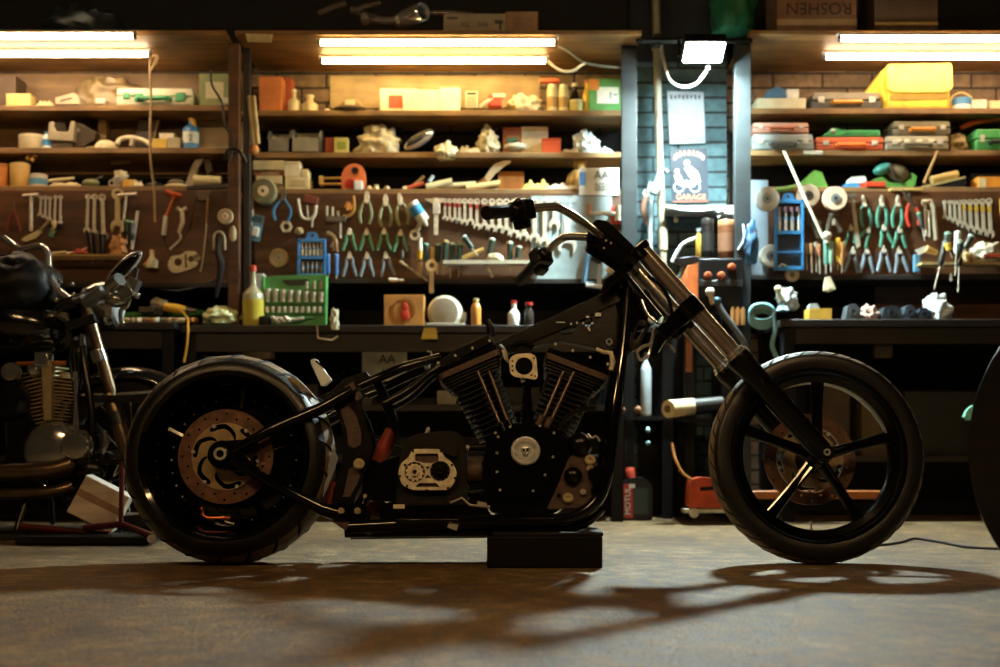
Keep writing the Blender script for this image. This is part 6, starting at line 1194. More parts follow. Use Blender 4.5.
# ledge
t = thing('wall_ledge', 'white ledge with drooping edge fixed to the pier under the lower poster', 'ledge', W(700, 208, 2.3)); sub('ledge_board', MB(pm('#c9d0ce', .5)).pbox(666, 205.5, 737, 210, 2.2, .19), t, bevel=.004); sub('bracket', MB(M_tool).cyl(W(675,210,2.3), W(675,219,2.3), .006, n=8).box(W(676,220,2.3), (.02,.02,.02)), t)
sub('edge_pipe', MB(pm('#aab6b6')).tube([W(664,206,2.19), W(680,210,2.19), W(700,211,2.19), W(722,208,2.19)], .007, 8), t)
t = bag('clear_wrapping', 'plastic bag', 'clear plastic wrapping draped at the end of the white ledge', 716, 203, 748, W(0,217,2.14).z, 2.1, .12, M_bagw, 41, False, .4)
bag('blue_bag', 'bag', 'blue tool bag hanging on the grey upright by the tins', 741, 213, 761, W(0,264,2.0).z, 1.96, .09, mat('blue_nylon', '#2f5f86', .6, 0, var=.35, scale=10, bump=.3), 43, False, .3)
for i in range(3):
    o = MB(pm(('#b9c6ca', '#7fa3c0', '#c96a50')[i])).tube([W(733+6*i,212,2.05), W(742+5*i,222,1.99), W(744+5*i,238,1.97), W(738+6*i,250,1.98)], .005, 6, sm=4).build('loose_wire'); tag(o, ('pale grey wire looping over the blue tool bag', 'light blue wire looping over the blue tool bag', 'reddish wire looping over the blue tool bag')[i], 'wire')
# machine on a stand
Ym = 1.95; zc_ = W(0,258,Ym).z
t = thing('spot_welder', 'black machine box with orange side and knobs, carrying two tins, behind the fork', 'machine', V((W(716,0,Ym).x, Ym+.15, W(0,312,Ym).z)))
sub('housing', MB(M_blackmetal).pbox(699, 258, 743, 311, Ym, .30), t, bevel=.008); sub('side_panel', MB(pm('#c0632c', .5, var=.4)).pplate([(686,311),(687.5,268),(692,261),(699,261),(699,311)], Ym+.02, .26), t, 'worn orange side', bevel=.003)
sub('shelf_line', MB(pm('#1c1e20', .4)).pbox(699, 280, 743, 286, Ym-.012, .014), t, bevel=.002)
for x, y in ((707.5,276),(721,276),(731.5,267.5)): sub('knob', MB(pm('#9a4d2c', .4)).lathe([(.020,0),(.020,.012),(.014,.03),(.0,.032)], W(x,y,Ym), YA, 16), t, 'rusty orange knob')
t = thing('machine_stand', 'dark steel stand under the black machine box', 'stand', V((W(715,0,Ym).x, Ym+.15, 0)))
zt = W(0,311,Ym).z
for x in (690, 727):
    for y in (Ym+.03, Ym+.27): sub('leg', MB(M_blackmetal).box((W(x,0,Ym).x, y, zt/2), (.045,.045,zt-.02)), t)
sub('top_plate', MB(M_blackmetal).box((W(711,0,Ym).x, Ym+.15, zt-.008), (.24,.30,.016)), t); sub('shelf', MB(M_blackmetal).box((.99, Ym+.05, .484), (.24,.46,.02)), t)
tin('tall_tin', 'tin', 'tall dark tin standing on the black machine box', 702, 218, 715, zc_, Ym+.03, '#100e0d', '#1c1a18', '#1c1816', metal=.2)
tin('tall_tin', 'tin', 'tall copper-coloured tin standing on the black machine box', 719.5, 219, 737, zc_, Ym+.03, '#70452a', '#8a6040', '#80553a', metal=.5)
bottle('slim_bottle', 'bottle', 'slim yellow bottle beside the tall dark tin', 696, 228, 702, zc_, Ym+.05, '#b5963f', '#8f9a9c', .5, .7)
t = thing('hinge_arm', 'black clamp arm with bent pale hose in front of the machine stand', 'clamp arm', W(685, 264, Ym-.05)); sub('arm', MB(M_blackplast).pplate([(676,258),(698,256),(699,262),(686,265),(677,263)], Ym-.06, .05), t, bevel=.004); sub('strut', MB(pm('#3a4a50', .4)).tube([W(686,264,Ym-.04), W(679,277,Ym-.05), W(671,288,Ym-.05)], .012, 8), t); sub('hose', MB(pm('#b5cdd2', .4)).tube([W(672,262,Ym+.1), W(682,245,Ym+.1), W(697,238,Ym+.1)], .010, 8, sm=4), t, 'pale hose')
t = thing('torch_handle', 'silver-tipped torch on a thick black hose hung on the machine front', 'torch', W(712, 292, Ym-.05)); sub('nozzle', MB(M_tool).ball(W(710,292,Ym-.05), .022).cyl(W(710,292,Ym-.05), W(713,304,Ym-.05), .013, n=12), t); sub('collar', MB(pm('#3a5a66', .3, .5)).ball(W(717,301,Ym-.05), .02), t); sub('hose', MB(pm('#6a6e70', .3, .5)).tube([W(716,300,Ym-.05), W(722,312,Ym-.05), W(732,325,Ym-.05), W(742,340,Ym-.04), W(748,352,Ym)], [.015,.017,.015,.014,.013], 10, sm=4), t)
for i, x in enumerate((733, 738, 743)): o = MB(pm('#c98f52', .4, .4)).cyl(W(x,325,Ym-.03), W(x,309,Ym-.03), .011, n=10).cyl(W(x,309,Ym-.03), W(x,307,Ym-.03), .006, n=8).build('brass_tube'); tag(o, ('brass tube standing by the torch hose', 'brass tube in the middle of the three by the machine stand', 'brass tube standing nearest the grey upright')[i], 'tube', 'brass tubes by the machine')
o = MB(pm('#8a4f2a', .6)).pbox(686, 315, 692, 372, Ym-.01, .02).build('wooden_post'); tag(o, 'orange-brown batten standing below the machine box', 'batten')
# under the machine: roll, oil bottle, jack
t = thing('paper_roll', 'cream cardboard roll lying on the stand shelf behind the cradle tube', 'roll', W(676, 409, 1.9)); sub('roll', MB(pm('#d6c69c', .6)).cyl(W(668,409,1.78), W(692,407,1.88), .042, n=24), t); sub('core', MB(pm('#6a5638')).cyl(W(667.6,409,1.775), W(669,409,1.79), .018, n=14), t); sub('dark_wrap', MB(pm('#2a2826')).cyl(W(690,407.2,1.87), W(722,404,1.90), .038, n=20), t)
t = thing('oil_can', 'black oil bottle with red and white printed label standing under the bench', 'bottle', V((W(637,0,2.0).x, 2.05, 0)))
c = V((W(637,0,2.0).x, 2.05, 0)); zt = W(0,478,2.0).z
sub('body', MB(pm('#121214', .35)).plate(roundpoly([(-.075,.0),(.075,.0),(.075,zt*.82),(.04,zt),(-.01,zt*1.02),(-.075,zt*.9)], .012), [], c+V((0,-.04,.0)), (1,0,0), (0,0,1), -.08), t, bevel=.008)
sub('cap', MB(pm('#b5402c', .4)).lathe([(.024,0),(.024,.035),(.016,.05)], c+V((-.028,0,zt)), (0,0,1), 16), t, 'red cap'); sub('label_panel', MB(pm('#a83228', .4)).pbox(622.5, 484, 633, 518, 2.006, .003), t, 'red label panel'); sub('label_panel', MB(pm('#2f3a36', .4)).pbox(634, 488, 648, 514, 2.006, .003), t)
text('lettering', 'MOTUL', .040, W(628,501,2.004), Matrix(((0,-1,0),(0,0,-1),(1,0,0))), pm('#e6e0d4'), t, sx=1.0)
sub('tick_mark', MB(pm('#c9c2b0')).pbox(629, 484, 635, 488, 2.004, .002), t)
t = thing('floor_jack', 'orange-red trolley jack standing on the floor behind the front tyre', 'jack', V((W(712,0,1.75).x, 1.75, 0)))
sub('body', MB(mat('jack_red', '#b5431f', .45, 0, var=.3)).pplate(roundpoly([(689,508),(690,480),(700,477),(725,480),(745,490),(745,508)], 3), 1.7, .12), t, bevel=.006); sub('beam', MB(pm('#9a5a2c')).pbox(745, 491, 905, 499, 1.78, .06), t, 'orange-brown arm', bevel=.004); sub('slot', MB(M_blackmetal).pplate([(700,487),(716,486),(716,490),(700,491)], 1.697, .004), t)
sub('handle', MB(pm('#a36a35', .4)).tube([W(672,443,1.75), W(675,458,1.72), W(682,472,1.70), (W(692,480,1.70))], .007, 8, sm=4), t, 'orange hose handle')
for x in (694, 738): sub('wheel', MB(M_steel).cyl(W(x,513,1.69), W(x,513,1.83), .022, n=18), t)
sub('foot_bar', MB(M_steel).pbox(684, 509, 750, 513, 1.70, .10), t, bevel=.002)
bottle('white_tube', 'bottle', 'white nozzle bottle standing dimly under the pier ledge', 641, 352, 652, W(0,418,2.15).z+.0105, 2.14, '#b9c6cc', '#8fa0a6', .3, .75)
for i, (x, y, r_, c, l) in enumerate(((648,430,.014,'#9fc0c8','pale blue knob hanging on the dark rack under the pier'), (648,443,.012,'#8fb0ba','pale blue bead hanging second on the dark rack'), (622,410,.018,'#6a4632','dim copper knob on the dark rack'), (638,410,.02,'#7a5238','dim copper knob second on the dark rack'))):
    o = MB(pm(c, .3)).ball(W(x,y,2.1), r_, None, 14, 8).lathe([(.005,0),(.005,.03)], W(x,y,2.1), (0,1,0), 8).build('rack_knob'); tag(o, l, 'knob')
t = thing('dark_rack', 'dark steel rack standing against the pier behind the front cylinder', 'rack', V((W(640,0,2.15).x, 2.25, 0)))
for x in (630, 668): sub('post', MB(M_blackmetal).box((W(x,0,2.12).x, 2.17, .44), (.05,.05,.88)), t)
for y in (330, 418): sub('shelf', MB(M_blackmetal).box((W(649,0,2.15).x, 2.27, W(0,y,2.15).z), (.23,.28,.02)), t)
sub('back_sheet', MB(M_blackmetal).box((W(672,0,2.2).x, 2.385, .47), (.30,.012,.94)), t)

# ---- right bay, top shelf
Y1 = YS+.03
t = carton('torn_pack', 'pack', 'crumpled pale pack with blue and white blocks on top, at the grey upright', 757, 98, 806, 'R1', Y1, .13, '#cfc9a8', None, flap=False)
sub('blue_block', MB(pm('#3f6f96')).pplate([(765,97.5),(768,90),(778,86),(786,90),(787,97.5)], Y1+.02, .07), t, bevel=.002); sub('white_block', MB(pm('#dfe0d6')).pbox(787, 89, 799, 97.5, Y1+.02, .06), t, bevel=.003)
case('tool_case', 'tool case', 'dark case with pale lid rim and orange handle beside the yellow bag', 811, 92, 882, 'R1', Y1, .17, '#3a3a36', '#6a6456', '#c9862f', slope=.08)
M_ybag = mat('yellow_canvas', '#d6b63e', .75, 0, var=.25, scale=14, bump=.3)
t = thing('yellow_bag', 'big yellow folded canvas bag under the tube lamp', 'bag', V((W(908,0,Y1).x, Y1+.08, SH['R1'])))
z0 = SH['R1']; a = W(884,106,Y1); b = W(951,64,Y1); xc = (a.x+b.x)/2
sub('body', MB(M_ybag).box((xc, Y1+.09, (z0+b.z)/2-.01), (b.x-a.x, .18, (b.z-z0)*.95)), t, bevel=.02); sub('flap', MB(mat('yellow_flap', '#e6cc62', .7, 0, var=.2, scale=14, bump=.3)).pplate(roundpoly([(887,64),(952,63),(953,88),(946,92),(893,92),(888,88)], 3), Y1-.012, .03), t, bevel=.006)
sub('gusset', MB(M_ybag).pplate(roundpoly([(866,92),(878,76),(886,66),(888,106),(884,106),(868,99)], 2.5), Y1+.03, .10), t, bevel=.008); sub('front_pocket', MB(mat('shadow_canvas', '#8a742c', .8)).pplate(roundpoly([(890,95),(948,94),(948,99),(890,100)], 1.5), Y1-.004, .012), t); sub('strap', MB(M_ybag).tube([W(884,70,Y1), W(881,85,Y1-.01), W(885,101,Y1-.005)], .008, 8, sm=3), t)  # pocket strip coloured darker as the shade below the flap
t = thing('blue_mug', 'blue and white cup with wire handle beside the yellow bag', 'cup', V((W(964,0,Y1).x, Y1+.05, z0))); c = V((W(965,0,Y1).x, Y1+.05, z0)); sub('cup', MB(pm('#4a86b5')).lathe([(.045,.0),(.05,.065),(.046,.066),(.04,.01)], c, (0,0,1), 22), t); sub('white_base', MB(pm('#d9dcd6')).lathe([(.046,0),(.0475,.03)], c, (0,0,1), 22, cap=False), t); sub('wire_handle', MB(pm('#c9b278')).tube([c+V((-.05,0,.02)), c+V((-.05,0,.075)), c+V((0,0,.10)), c+V((.05,0,.075)), c+V((.05,0,.03))], .004, 6, sm=4), t)
carton('white_box', 'box', 'small white box beside the blue and white cup', 973, 100, 987, 'R1', Y1, .06, '#d9d0b4', None); carton('white_box', 'box', 'tiny cream box at the frame end of the top shelf', 990, 101, 1003, 'R1', Y1, .06, '#cdbd92', None)
# second shelf
case('tool_case', 'tool case', 'bluish grey crumpled case at the grey upright, under the pink case', 752, 134, 814, 'R2', Y1-.03, .2, '#7f8a88', '#9aa3a0', '#5f6a6a', slope=.05); z1_ = W(0,133.5,Y1).z
case('flat_case', 'tool case', 'pinkish red flat case lying on the bluish grey case', 753, 122.5, 809, z1_, Y1-.01, .18, '#c08a76', '#d0a08c', '#b5603c', slope=.02)
case('tool_case', 'tool case', 'orange-red case with handle, under the green lid', 816, 137, 884, 'R2', Y1-.02, .2, '#b5502e', '#c4603c', '#e0702c', slope=.02); z2_ = W(0,136.5,Y1).z
t = thing('case_cover', 'green case lid with pale knob resting on the orange-red case', 'lid', V((W(850,0,Y1).x, Y1+.08, z2_))); sub('lid_shell', MB(pm('#3f9a5c', .4)).pplate([(822,136.3),(832,128),(838,127.5),(842,130),(880,130),(881,136.3)], Y1, .16), t, bevel=.006); sub('knob', MB(pm('#b5c2b0')).ball(W(833,131,Y1-.005), .012), t); sub('seam', MB(pm('#2a6a40')).pbox(845, 132.5, 878, 133.5, Y1-.003, .004), t)
t = case('organiser', 'tool case', 'grey parts case with pale clips on the second shelf', 886, 136, 949, 'R2', Y1-.03, .22, '#8a8470', '#a49c84', '#6a6454', slope=.02)
for x in (896, 905, 917, 929): sub('label_clip', MB(pm('#e2d8b8')).pbox(x, 139, x+5, 142, Y1-.036, .006), t)
z3_ = W(0,135.5,Y1).z; case('tool_case', 'tool case', 'olive grey case with orange handle, stacked on the grey parts case', 893, 121, 951, z3_, Y1, .18, '#5f5a48', '#8a8468', '#c9822f', slope=.03)
bag('brown_rag', 'rag', 'brown bunched rag between the grey parts case and the green case', 951, 130, 974, 'R2', Y1, .12, mat('brown_rag_cloth', '#8a744a', .85, 0, var=.3, scale=15, bump=.4), 51, False, .4)
t = case('green_case', 'tool case', 'bright green case with dark slot at the frame end of the second shelf', 976, 129, 1022, 'R2', Y1-.02, .2, '#3f8f4a', '#4fa05a', '#1f2a22', slope=.03)
o = MB(pm('#c9562e', .4)).tube([W(961,128,Y1+.08), W(975,122,Y1+.08), W(1004,117.5,Y1+.08)], [.012,.016,.016], 10).build('red_tube'); tag(o, 'orange-red tube lying on top of the bright green case', 'tube')
o = MB(pm('#c2c4b8')).pbox(804, 150.5, 823, 154.5, YS-.02, .03).build('price_tag', bevel=.002); tag(o, 'pale flat piece on the second shelf edge below the bluish grey case', 'strip')
# panel top
Y3 = YP+.03; z0 = SH['RP']
t = thing('green_scoop', 'lime green plastic scoop with long handle on the panel top', 'scoop', V((W(803,0,Y3).x, Y3+.05, z0)))
M_lime = mat('lime_plastic', '#6fae52', .4, 0, var=.12)
sub('scoop', MB(M_lime).pplate(roundpoly([(801,185),(808,176),(814,170),(822,172),(829,190),(803,191)], 2), Y3, .12), t, bevel=.006); sub('handle', MB(M_lime).tube([W(803,186,Y3+.04), W(788,188.5,Y3-.02), W(772,191,Y3-.05)], [.02,.013,.015], 10, sm=3, flat=.6), t)
t = thing('toy_truck', 'blue, red and white toy-like blocks on the panel top', 'toy', V((W(857,0,Y3).x, Y3+.04, z0))); sub('blue_base', MB(pm('#3f8fc4')).pbox(846, 183, 860, 190, Y3, .08), t, bevel=.005); sub('red_block', MB(pm('#c4392a')).pbox(860, 182, 868, 190, Y3, .08), t, bevel=.004); sub('white_top', MB(pm('#dfe4da')).pplate(roundpoly([(849,182),(851,177),(865,176),(867,181),(862,183),(850,183)], 1.5), Y3, .07), t, bevel=.003)
carton('red_box', 'box', 'red-orange small box in front of the green power tool', 866, 182, 886, 'RP', Y3-.02, .07, '#c9442a', None, rough=.4)
t = thing('green_planer', 'green power tool with dark rounded body and teal knob on the panel top', 'power tool', V((W(893,0,Y3).x, Y3+.1, z0)))
sub('body', MB(mat('planer_green', '#5a9a4a', .4, 0, var=.15)).pplate(roundpoly([(870,190),(872,180),(882,176),(889,182),(903,184),(912,178),(911,172),(917,176),(915,186),(902,190)], 2), Y3+.06, .10), t, bevel=.008); sub('motor', MB(pm('#5f5844', .35)).ball(W(897,174,Y3+.10), (.066,.06,.046), rotm(y=25), 24, 14), t, bevel=0); sub('knob', MB(pm('#3f8f86', .35)).ball(W(883,169,Y3+.08), (.052,.04,.030), rotm(y=-20), 20, 12), t, 'teal knob'); sub('band', MB(pm('#2a2a24')).tube([W(890,164,Y3+.05), W(893,174,Y3+.04), W(900,182,Y3+.05)], .007, 8, sm=3), t)
o = MB(pm('#b59a5a')).box(W(905,190.5,Y3-.02), (.16,.05,.012)).build('wood_strip', bevel=.002); tag(o, 'pale wooden strip at the panel edge under the green power tool', 'strip')
t = thing('roll_stand', 'black base carrying a yellowish roll, with slanted wooden stick behind', 'roll holder', V((W(945,0,Y3).x, Y3+.05, z0))); sub('base', MB(M_blackplast).pplate([(923,186),(965,178),(967,182),(963,191),(930,191)], Y3, .12), t, bevel=.004); sub('roll', MB(pm('#c9b070')).cyl(W(931,180,Y3+.03), W(957,174,Y3+.05), .020, n=16), t); sub('top_plate', MB(pm('#a89868')).pplate([(923,185.5),(965,176),(966,178),(924,188)], Y3-.004, .12), t)
stick('wooden_stick', 'stick', 'slanted tan wooden stick standing behind the black roll base', (924, 183), (938, 151), Y3+.04, Y3-.02, .008, pm('#a8804a'))
t = carton('yellow_box', 'box', 'orange-yellow box with pale end lying at the frame end of the panel top', 978, 177, 1006, 'RP', Y3, .1, '#d9922c', None, lid=None); sub('pale_end', MB(pm('#d9cf9c')).pbox(979, 178, 986, 188, Y3-.003, .004), t)
o = MB(M_darkwood).pbox(972, 173, 1010, 177, Y3+.1, .05).build('dark_board', bevel=.003); tag(o, 'dark board behind the orange-yellow box', 'board')
# hung tools
wheel_disc('white plastic disc with dark cross bolt hung at the grey upright', 767, 199, 12.2, YT-.06, '#d3d8d2', '#9fb5ba', '#2a4a52', .02, name='plastic_disc')
wheel_disc('tan grinding wheel half hidden behind the blue drill case', 808, 196, 11.5, YT-.03, '#b8a286', '#5a5850', th=.03)
wheel_disc('pinkish tan grinding wheel hung beside the steel ruler', 834.5, 199, 12.2, YT-.04, '#c4a88c', '#8a8f90', th=.04)
wheel_disc('pale grinding wheel behind the lower half of the blue drill case', 771, 256, 11.5, YT-.015, '#c6c2b4', '#7a8488', th=.025); wheel_disc('small tan wheel peeping below the blue drill case', 792, 275, 7, YT-.02, '#b5a48a', '#7a7468', th=.02)
o = MB(mat('blue_plank', '#6f7d88', .6, var=.2, scale=3)).pbox(751, 180, 768, 275, YP-.004, .004).build('blue_strip'); sub_ = o; o.parent = bay_r; o.matrix_parent_inverse.identity(); o.location = BASE[o.name]-BASE[bay_r.name]; o.name = 'painted_strip'
t, q = bitcase('tall blue drill index case with open lower tray hung at the grey upright', 774.5, 200, 803, 270, YT-.04, '#3a8cc9', .47, 4, '#7fb0dd')
sub('cross_bar', MB(pm('#3f86bf', .4)).box((q[3], YT-.05, q[0].z+q[5]*.25), (q[4]*.94,.02,.010)), t); sub('wire_clip', MB(M_tool).tube([W(779,267,YT-.06), W(782,264,YT-.06), W(786,266,YT-.06)], .005, 6), t)
for i in range(4): sub('red_tip', MB(pm('#8a6a74')).cyl(W(779.5+6*i, 207, YT-.055), W(779.5+6*i, 211, YT-.055), .008, n=8), t)
stick('cord_switch_rod', 'rod', 'long thin white rod leaning across the panel from the second shelf', (784, 151), (823, 238), YT-.12, YT-.14, .007, pm('#c9c2a6'))
# cluster of drivers
gD = 'tools hanging beside the drill index case'
for i, (x, y0, y1, c) in enumerate(((806,243,270,'#b59a78'),(811,243,273,'#a37a52'),(815.5,242,272,'#8f8a80'),(819,244,274,'#9a5f3a'))): screwdriver('tan-handled file, %s of four hung under the blue index case side' % ordn[i], (x, y0), (x+1, y1), YT-.02-.01*(i % 2), pm(c, .5), .4, .012, group=gD)
for i, (x, y0, y1, c, l) in enumerate(((826,239,274,'#5f8f80','teal-handled driver with large chrome head'), (831,241,272,'#7a9a86','grey-green driver next to the large chrome head'), (838,238,270,'#d9b03a','bright yellow-handled driver'), (842,242,273,'#b5814a','tan driver second from the bright yellow one'))): screwdriver(l + ' in the bunch by the white rod', (x, y0), (x, y1), YT-.03-.01*(i % 2), pm(c, .4), .75, .014, group=gD)
o = MB(M_tool).ball(W(827,236,YT-.05), .024, None, 16, 10).cyl(W(827,236,YT-.05), W(827,243,YT-.05), .014, n=12).build('chrome_ball'); tag(o, 'round chrome knob at the foot of the long white rod', 'knob')
t = thing('clamp_cluster', 'dark drop-shaped gear puller hung under the tan grinding wheels', 'puller', W(826, 218, YT)); sub('frame', MB(M_tooldk).tube([W(833,204,YT-.015), W(836,222,YT-.015), W(841,232,YT-.015)], .012, 8, sm=3).tube([W(834,205,YT-.015), W(829,224,YT-.015), W(827,233,YT-.015)], .012, 8, sm=3), t); sub('screw', MB(M_tool).cyl(W(834,199,YT-.02), W(834,225,YT-.02), .009, n=10), t); sub('cross_head', MB(M_tooldk).ball(W(834,215,YT-.02), (.028,.018,.02)), t)
t = thing('chain_wrench', 'grey chain wrench bunched behind the white rod', 'wrench', W(812, 224, YT)); m = MB(M_tooldk)
for i in range(9): m.ring([(.008,-.004),(.008,.004),(.015,.004),(.015,-.004)], W(806+1.8*i, 212+8*abs(math.sin(i*.9))+i*1.6, YT-.012-.003*(i % 2)), (0,1,.3 if i % 2 else -.3), 12)
sub('chain', m, t); sub('bar', MB(M_tooldk).tube([W(806,211,YT-.01), W(812,225,YT-.01), W(818,238,YT-.01)], .010, 8), t)
t = thing('steel_ruler', 'pale steel ruler hung slanting beside the pinkish tan wheel', 'ruler', W(854, 220, YT)); sub('blade', MB(pm('#bdb59f', .4, .3)).pplate([(850.5,194.5),(854,194),(860.5,246),(856.5,248.5)], YT-.014, .005), t); sub('end_stop', MB(M_tooldk).pplate([(848,194),(856,193),(856.3,197),(848.5,198)], YT-.02, .012), t)
gR = 'pliers hung on the panel beyond the pier'
gt = mat('grip_teal2', '#4a8570', .45, 0, var=.2)
row(pliers_proto('', gt, 0, L=.165, Wd=.024, group=gR), [(864.5,205),(882,205),(898,205)], ['teal-gripped pliers in the top row beside the steel ruler', 'teal-gripped pliers in the middle of the top row of three', 'teal-gripped pliers in the top row next to the red-handled cutters'], gR, [-6, 0, 3])
row(pliers_proto('', gt, 1, L=.112, Wd=.030, group=gR), [(851,229),(868,231),(884,229),(899.5,231)], ['teal splayed pliers behind the steel ruler in the second row', 'teal splayed pliers hung askew, second in the middle row', 'teal splayed pliers third in the middle row', 'teal splayed pliers ending the middle row by the small dark scraper'], gR, [0, 30, -10, 0])
row(pliers_proto('', gm[2], 1, L=.135, Wd=.030, group=gR), [(853,252),(867,252),(884,251),(899.5,252)], ['blue-grey splayed pliers in the lowest row beside the yellow driver', 'blue-grey splayed pliers second in the lowest row', 'blue-grey splayed pliers third in the lowest row', 'blue-grey splayed pliers ending the lowest row by the blue block'], gR, [6, 0, 0, -6])
t = pliers_proto('red-handled cutters with one bright arm hung beside the top row of pliers', gm[5], 0, M_tooldk, .17, .030); t.location = W(911, 203, YT-.01); t.rotation_euler = (0, R(-8), 0)
o = MB(M_tooldk).tube([W(903,190,YT-.05), W(908,199,YT-.04), W(916,207,YT-.03)], .007, 8, sm=3).build('bent_spout'); tag(o, 'bent dark spout over the red-handled cutters', 'spout')
t = thing('hex_key', 'large pale hexagon key hung beside smaller keys', 'key', W(928, 202, YT)); sub('arm', MB(pm('#b3a98e', .4, .4)).tube([W(922,202,YT-.01), W(930,201,YT-.01), W(933,207,YT-.01), W(936,240,YT-.01)], .013, 6), t); 
for i, (x, y0, y1) in enumerate(((925,205,236),(928.5,211,237))):
    o = MB(M_tool).tube([W(x-3,y0,YT-.01), W(x,y0,YT-.01), W(x+1,y1,YT-.01)], .007, 6).build('small_key'); tag(o, ('small hexagon key inside the large pale one', 'smallest hexagon key next to the large pale one')[i], 'key')
screwdriver('small dark scraper with green tip hung beside the teal pliers', (919, 212), (925, 241), YT-.012, pm('#3a4640'), .55, .014, band='#5f9a7a')
o = MB(pm('#4f7f9a', .5)).pbox(914.5, 254, 920.5, 272, YT-.03, .03).build('blue_block', bevel=.004); tag(o, 'blue upright block at the end of the lowest pliers row', 'block')
t = thing('putty_set', 'white and tan spatula lying on the tray under the hexagon keys', 'spatula', W(926, 251, YT-.04)); sub('blade', MB(pm('#d9d6c6')).pplate([(915,250),(925,246),(929,250),(919,255)], YT-.06, .006), t); sub('handle', MB(pm('#b8985a')).tube([W(926,249,YT-.055), W(937,253,YT-.05)], [.020,.012], 10), t)
t = thing('parts_tray', 'pale tray with red edge holding a heap of crumpled parts', 'tray', W(980, 258, YT)); sub('floor_strip', MB(pm('#b09a6a')).pbox(922, 262, 1012, 264.5, YT-.11, .108), t); sub('red_strip', MB(pm('#a8402c')).pbox(984, 254, 1012, 257, YT-.112, .01), t)
zt = W(0,262,YT-.06).z
bag('foil_heap', 'foil', 'pale crumpled foil heap on the tray under the yellow-taped wrenches', 973, 239, 1008, zt, YT-.10, .09, mat('foil_wrap', '#cfcab4', .4, .3, var=.3, scale=20, bump=.5), 61, False, .5); bag('tan_lump', 'rag', 'small tan lump on the tray beside the pale foil', 961, 250, 976, zt, YT-.10, .07, pm('#b59d6f', .8), 63, False, .4)
gW = 'wrenches hung on the panel beyond the pier'
for i, (x, y0, y1) in enumerate(((944.7,200,219),(949.8,200,221),(954.6,200,223),(959.5,200,226),(964,199.5,228),(970,199.5,231),(976,199,233),(982.4,198.5,235),(989,198,237))):
    wrench('combination wrench%s, %s from the hexagon keys' % (' with yellow tape band' if i > 3 else '', ordn[i]), x, y0, y1, YT-.004, m=pm('#c9c0a8', .4, .2), tape='#c9a23a' if i > 3 else None, wd=.014+.0012*i, group=gW, lean=-1.5-.2*i)
gS = 'screwdrivers bunched on the tray'
for i, (a, b, c, l) in enumerate((((948,232),(943,268),'#2a332c','dark-handled screwdriver nearest the blue block in the bunch'), ((946,241),(934,290),'#23221f','long-bladed black screwdriver slanting out of the bunch'), ((958,231),(955,276),'#cfd4c8','white-handled screwdriver standing tallest in the bunch'), ((960,240),(958,292),'#1f2620','black screwdriver pointing straight down in the bunch'), ((972,235),(958,262),'#2b332c','dark screwdriver lying slanted toward the foil'), ((947,243),(952,258),'#d0a23a','yellow-collared stubby screwdriver in the bunch'))): screwdriver(l, a, b, YT-.13-.012*i, pm(c, .4), .5, .017, group=gS, band=('#7fa08a', '#5f6a60', '#e0e4d8', '#8fa090', '#9ab0a0', '#e0c060')[i])
o = MB(M_tool).plate([(-.006,-.02),(.006,-.02),(.004,.02),(-.004,.02)], [], W(951,277,YT-.10), (1,0,0), (0,0,1), -.005).build('bright_blade'); tag(o, 'short bright blade hanging under the screwdriver bunch', 'blade')
o = MB(pm('#d0a23a')).pplate([(1000,199),(1006,199),(1005,212),(1001,215)], YT-.01, .01).build('yellow_tag'); tag(o, 'yellow tag hung at the frame edge past the taped wrenches', 'tag')
# bench
zb = ZBR; Y4 = 2.0
bag('work_glove', 'glove', 'grey work glove bunched on the bench end below the drill index case', 776, 286, 801, W(0,310,Y4).z, Y4-.02, .08, mat('glove_cloth', '#9fa8a6', .8, 0, var=.3, scale=15, bump=.4), 71, False, .4)
o = MB(pm('#d0c99a', .5)).ball(W(778,289,Y4-.03), .018, None, 14, 8).cyl(W(778,290,Y4-.03), W(781,301,Y4-.03), .012, n=10).build('pull_knob'); tag(o, 'cream ball knob poking up beside the grey work glove', 'knob')
t = thing('hose_coil', 'pale blue coiled hose hanging at the bench end by the grey upright', 'hose', W(762, 315, 1.86)); M_hose = mat('blue_hose', '#7fb5c6', .35, 0, var=.2)
for i in range(4): sub('coil', MB(M_hose).tube([W(762+12*math.cos(k*.5236), 312+2.6*i+8*math.sin(k*.5236), 1.86+.012*i) for k in range(13)], .009, 8, sm=2, cap=False), t)
sub('tail', MB(M_hose).tube([W(773,316,1.86), W(775,330,1.86), W(772,345,1.87), W(777,358,1.88)], .011, 8, sm=4), t)
rag('blue_cloth', 'cloth', 'blue-grey cloth strip beside the coiled hose on the bench end', 777, 305, 790, W(0,312,1.92).z, 1.88, .05, pm('#6f8a96', .9), 81)
t = carton('yellow_case', 'box', 'yellow box with clear lid on the bench below the small tan wheel', 809, 309, 832, 'BR', Y4, .1, '#c99a34', None); 
o = MB(pm('#8f9ba0', .4)).pplate(roundpoly([(808,309),(810,304),(817,303),(820,308.5)], 1), Y4+.02, .04).build('grey_clip', bevel=.003); tag(o, 'grey clip lying on the yellow box', 'clip')
t = thing('paper_twist', 'twist of pale paper hanging below the driver bunch', 'paper', W(829, 285, YT)); sub('twist', MB(pm('#c9bb98', .8)).pplate([(826,277),(830,276),(836,289),(829,292),(824,290)], YT-.06, .03), t); sub('fold', MB(pm('#d9ceb2', .8)).pplate([(827,280),(833,287),(828,290)], YT-.07, .01), t)
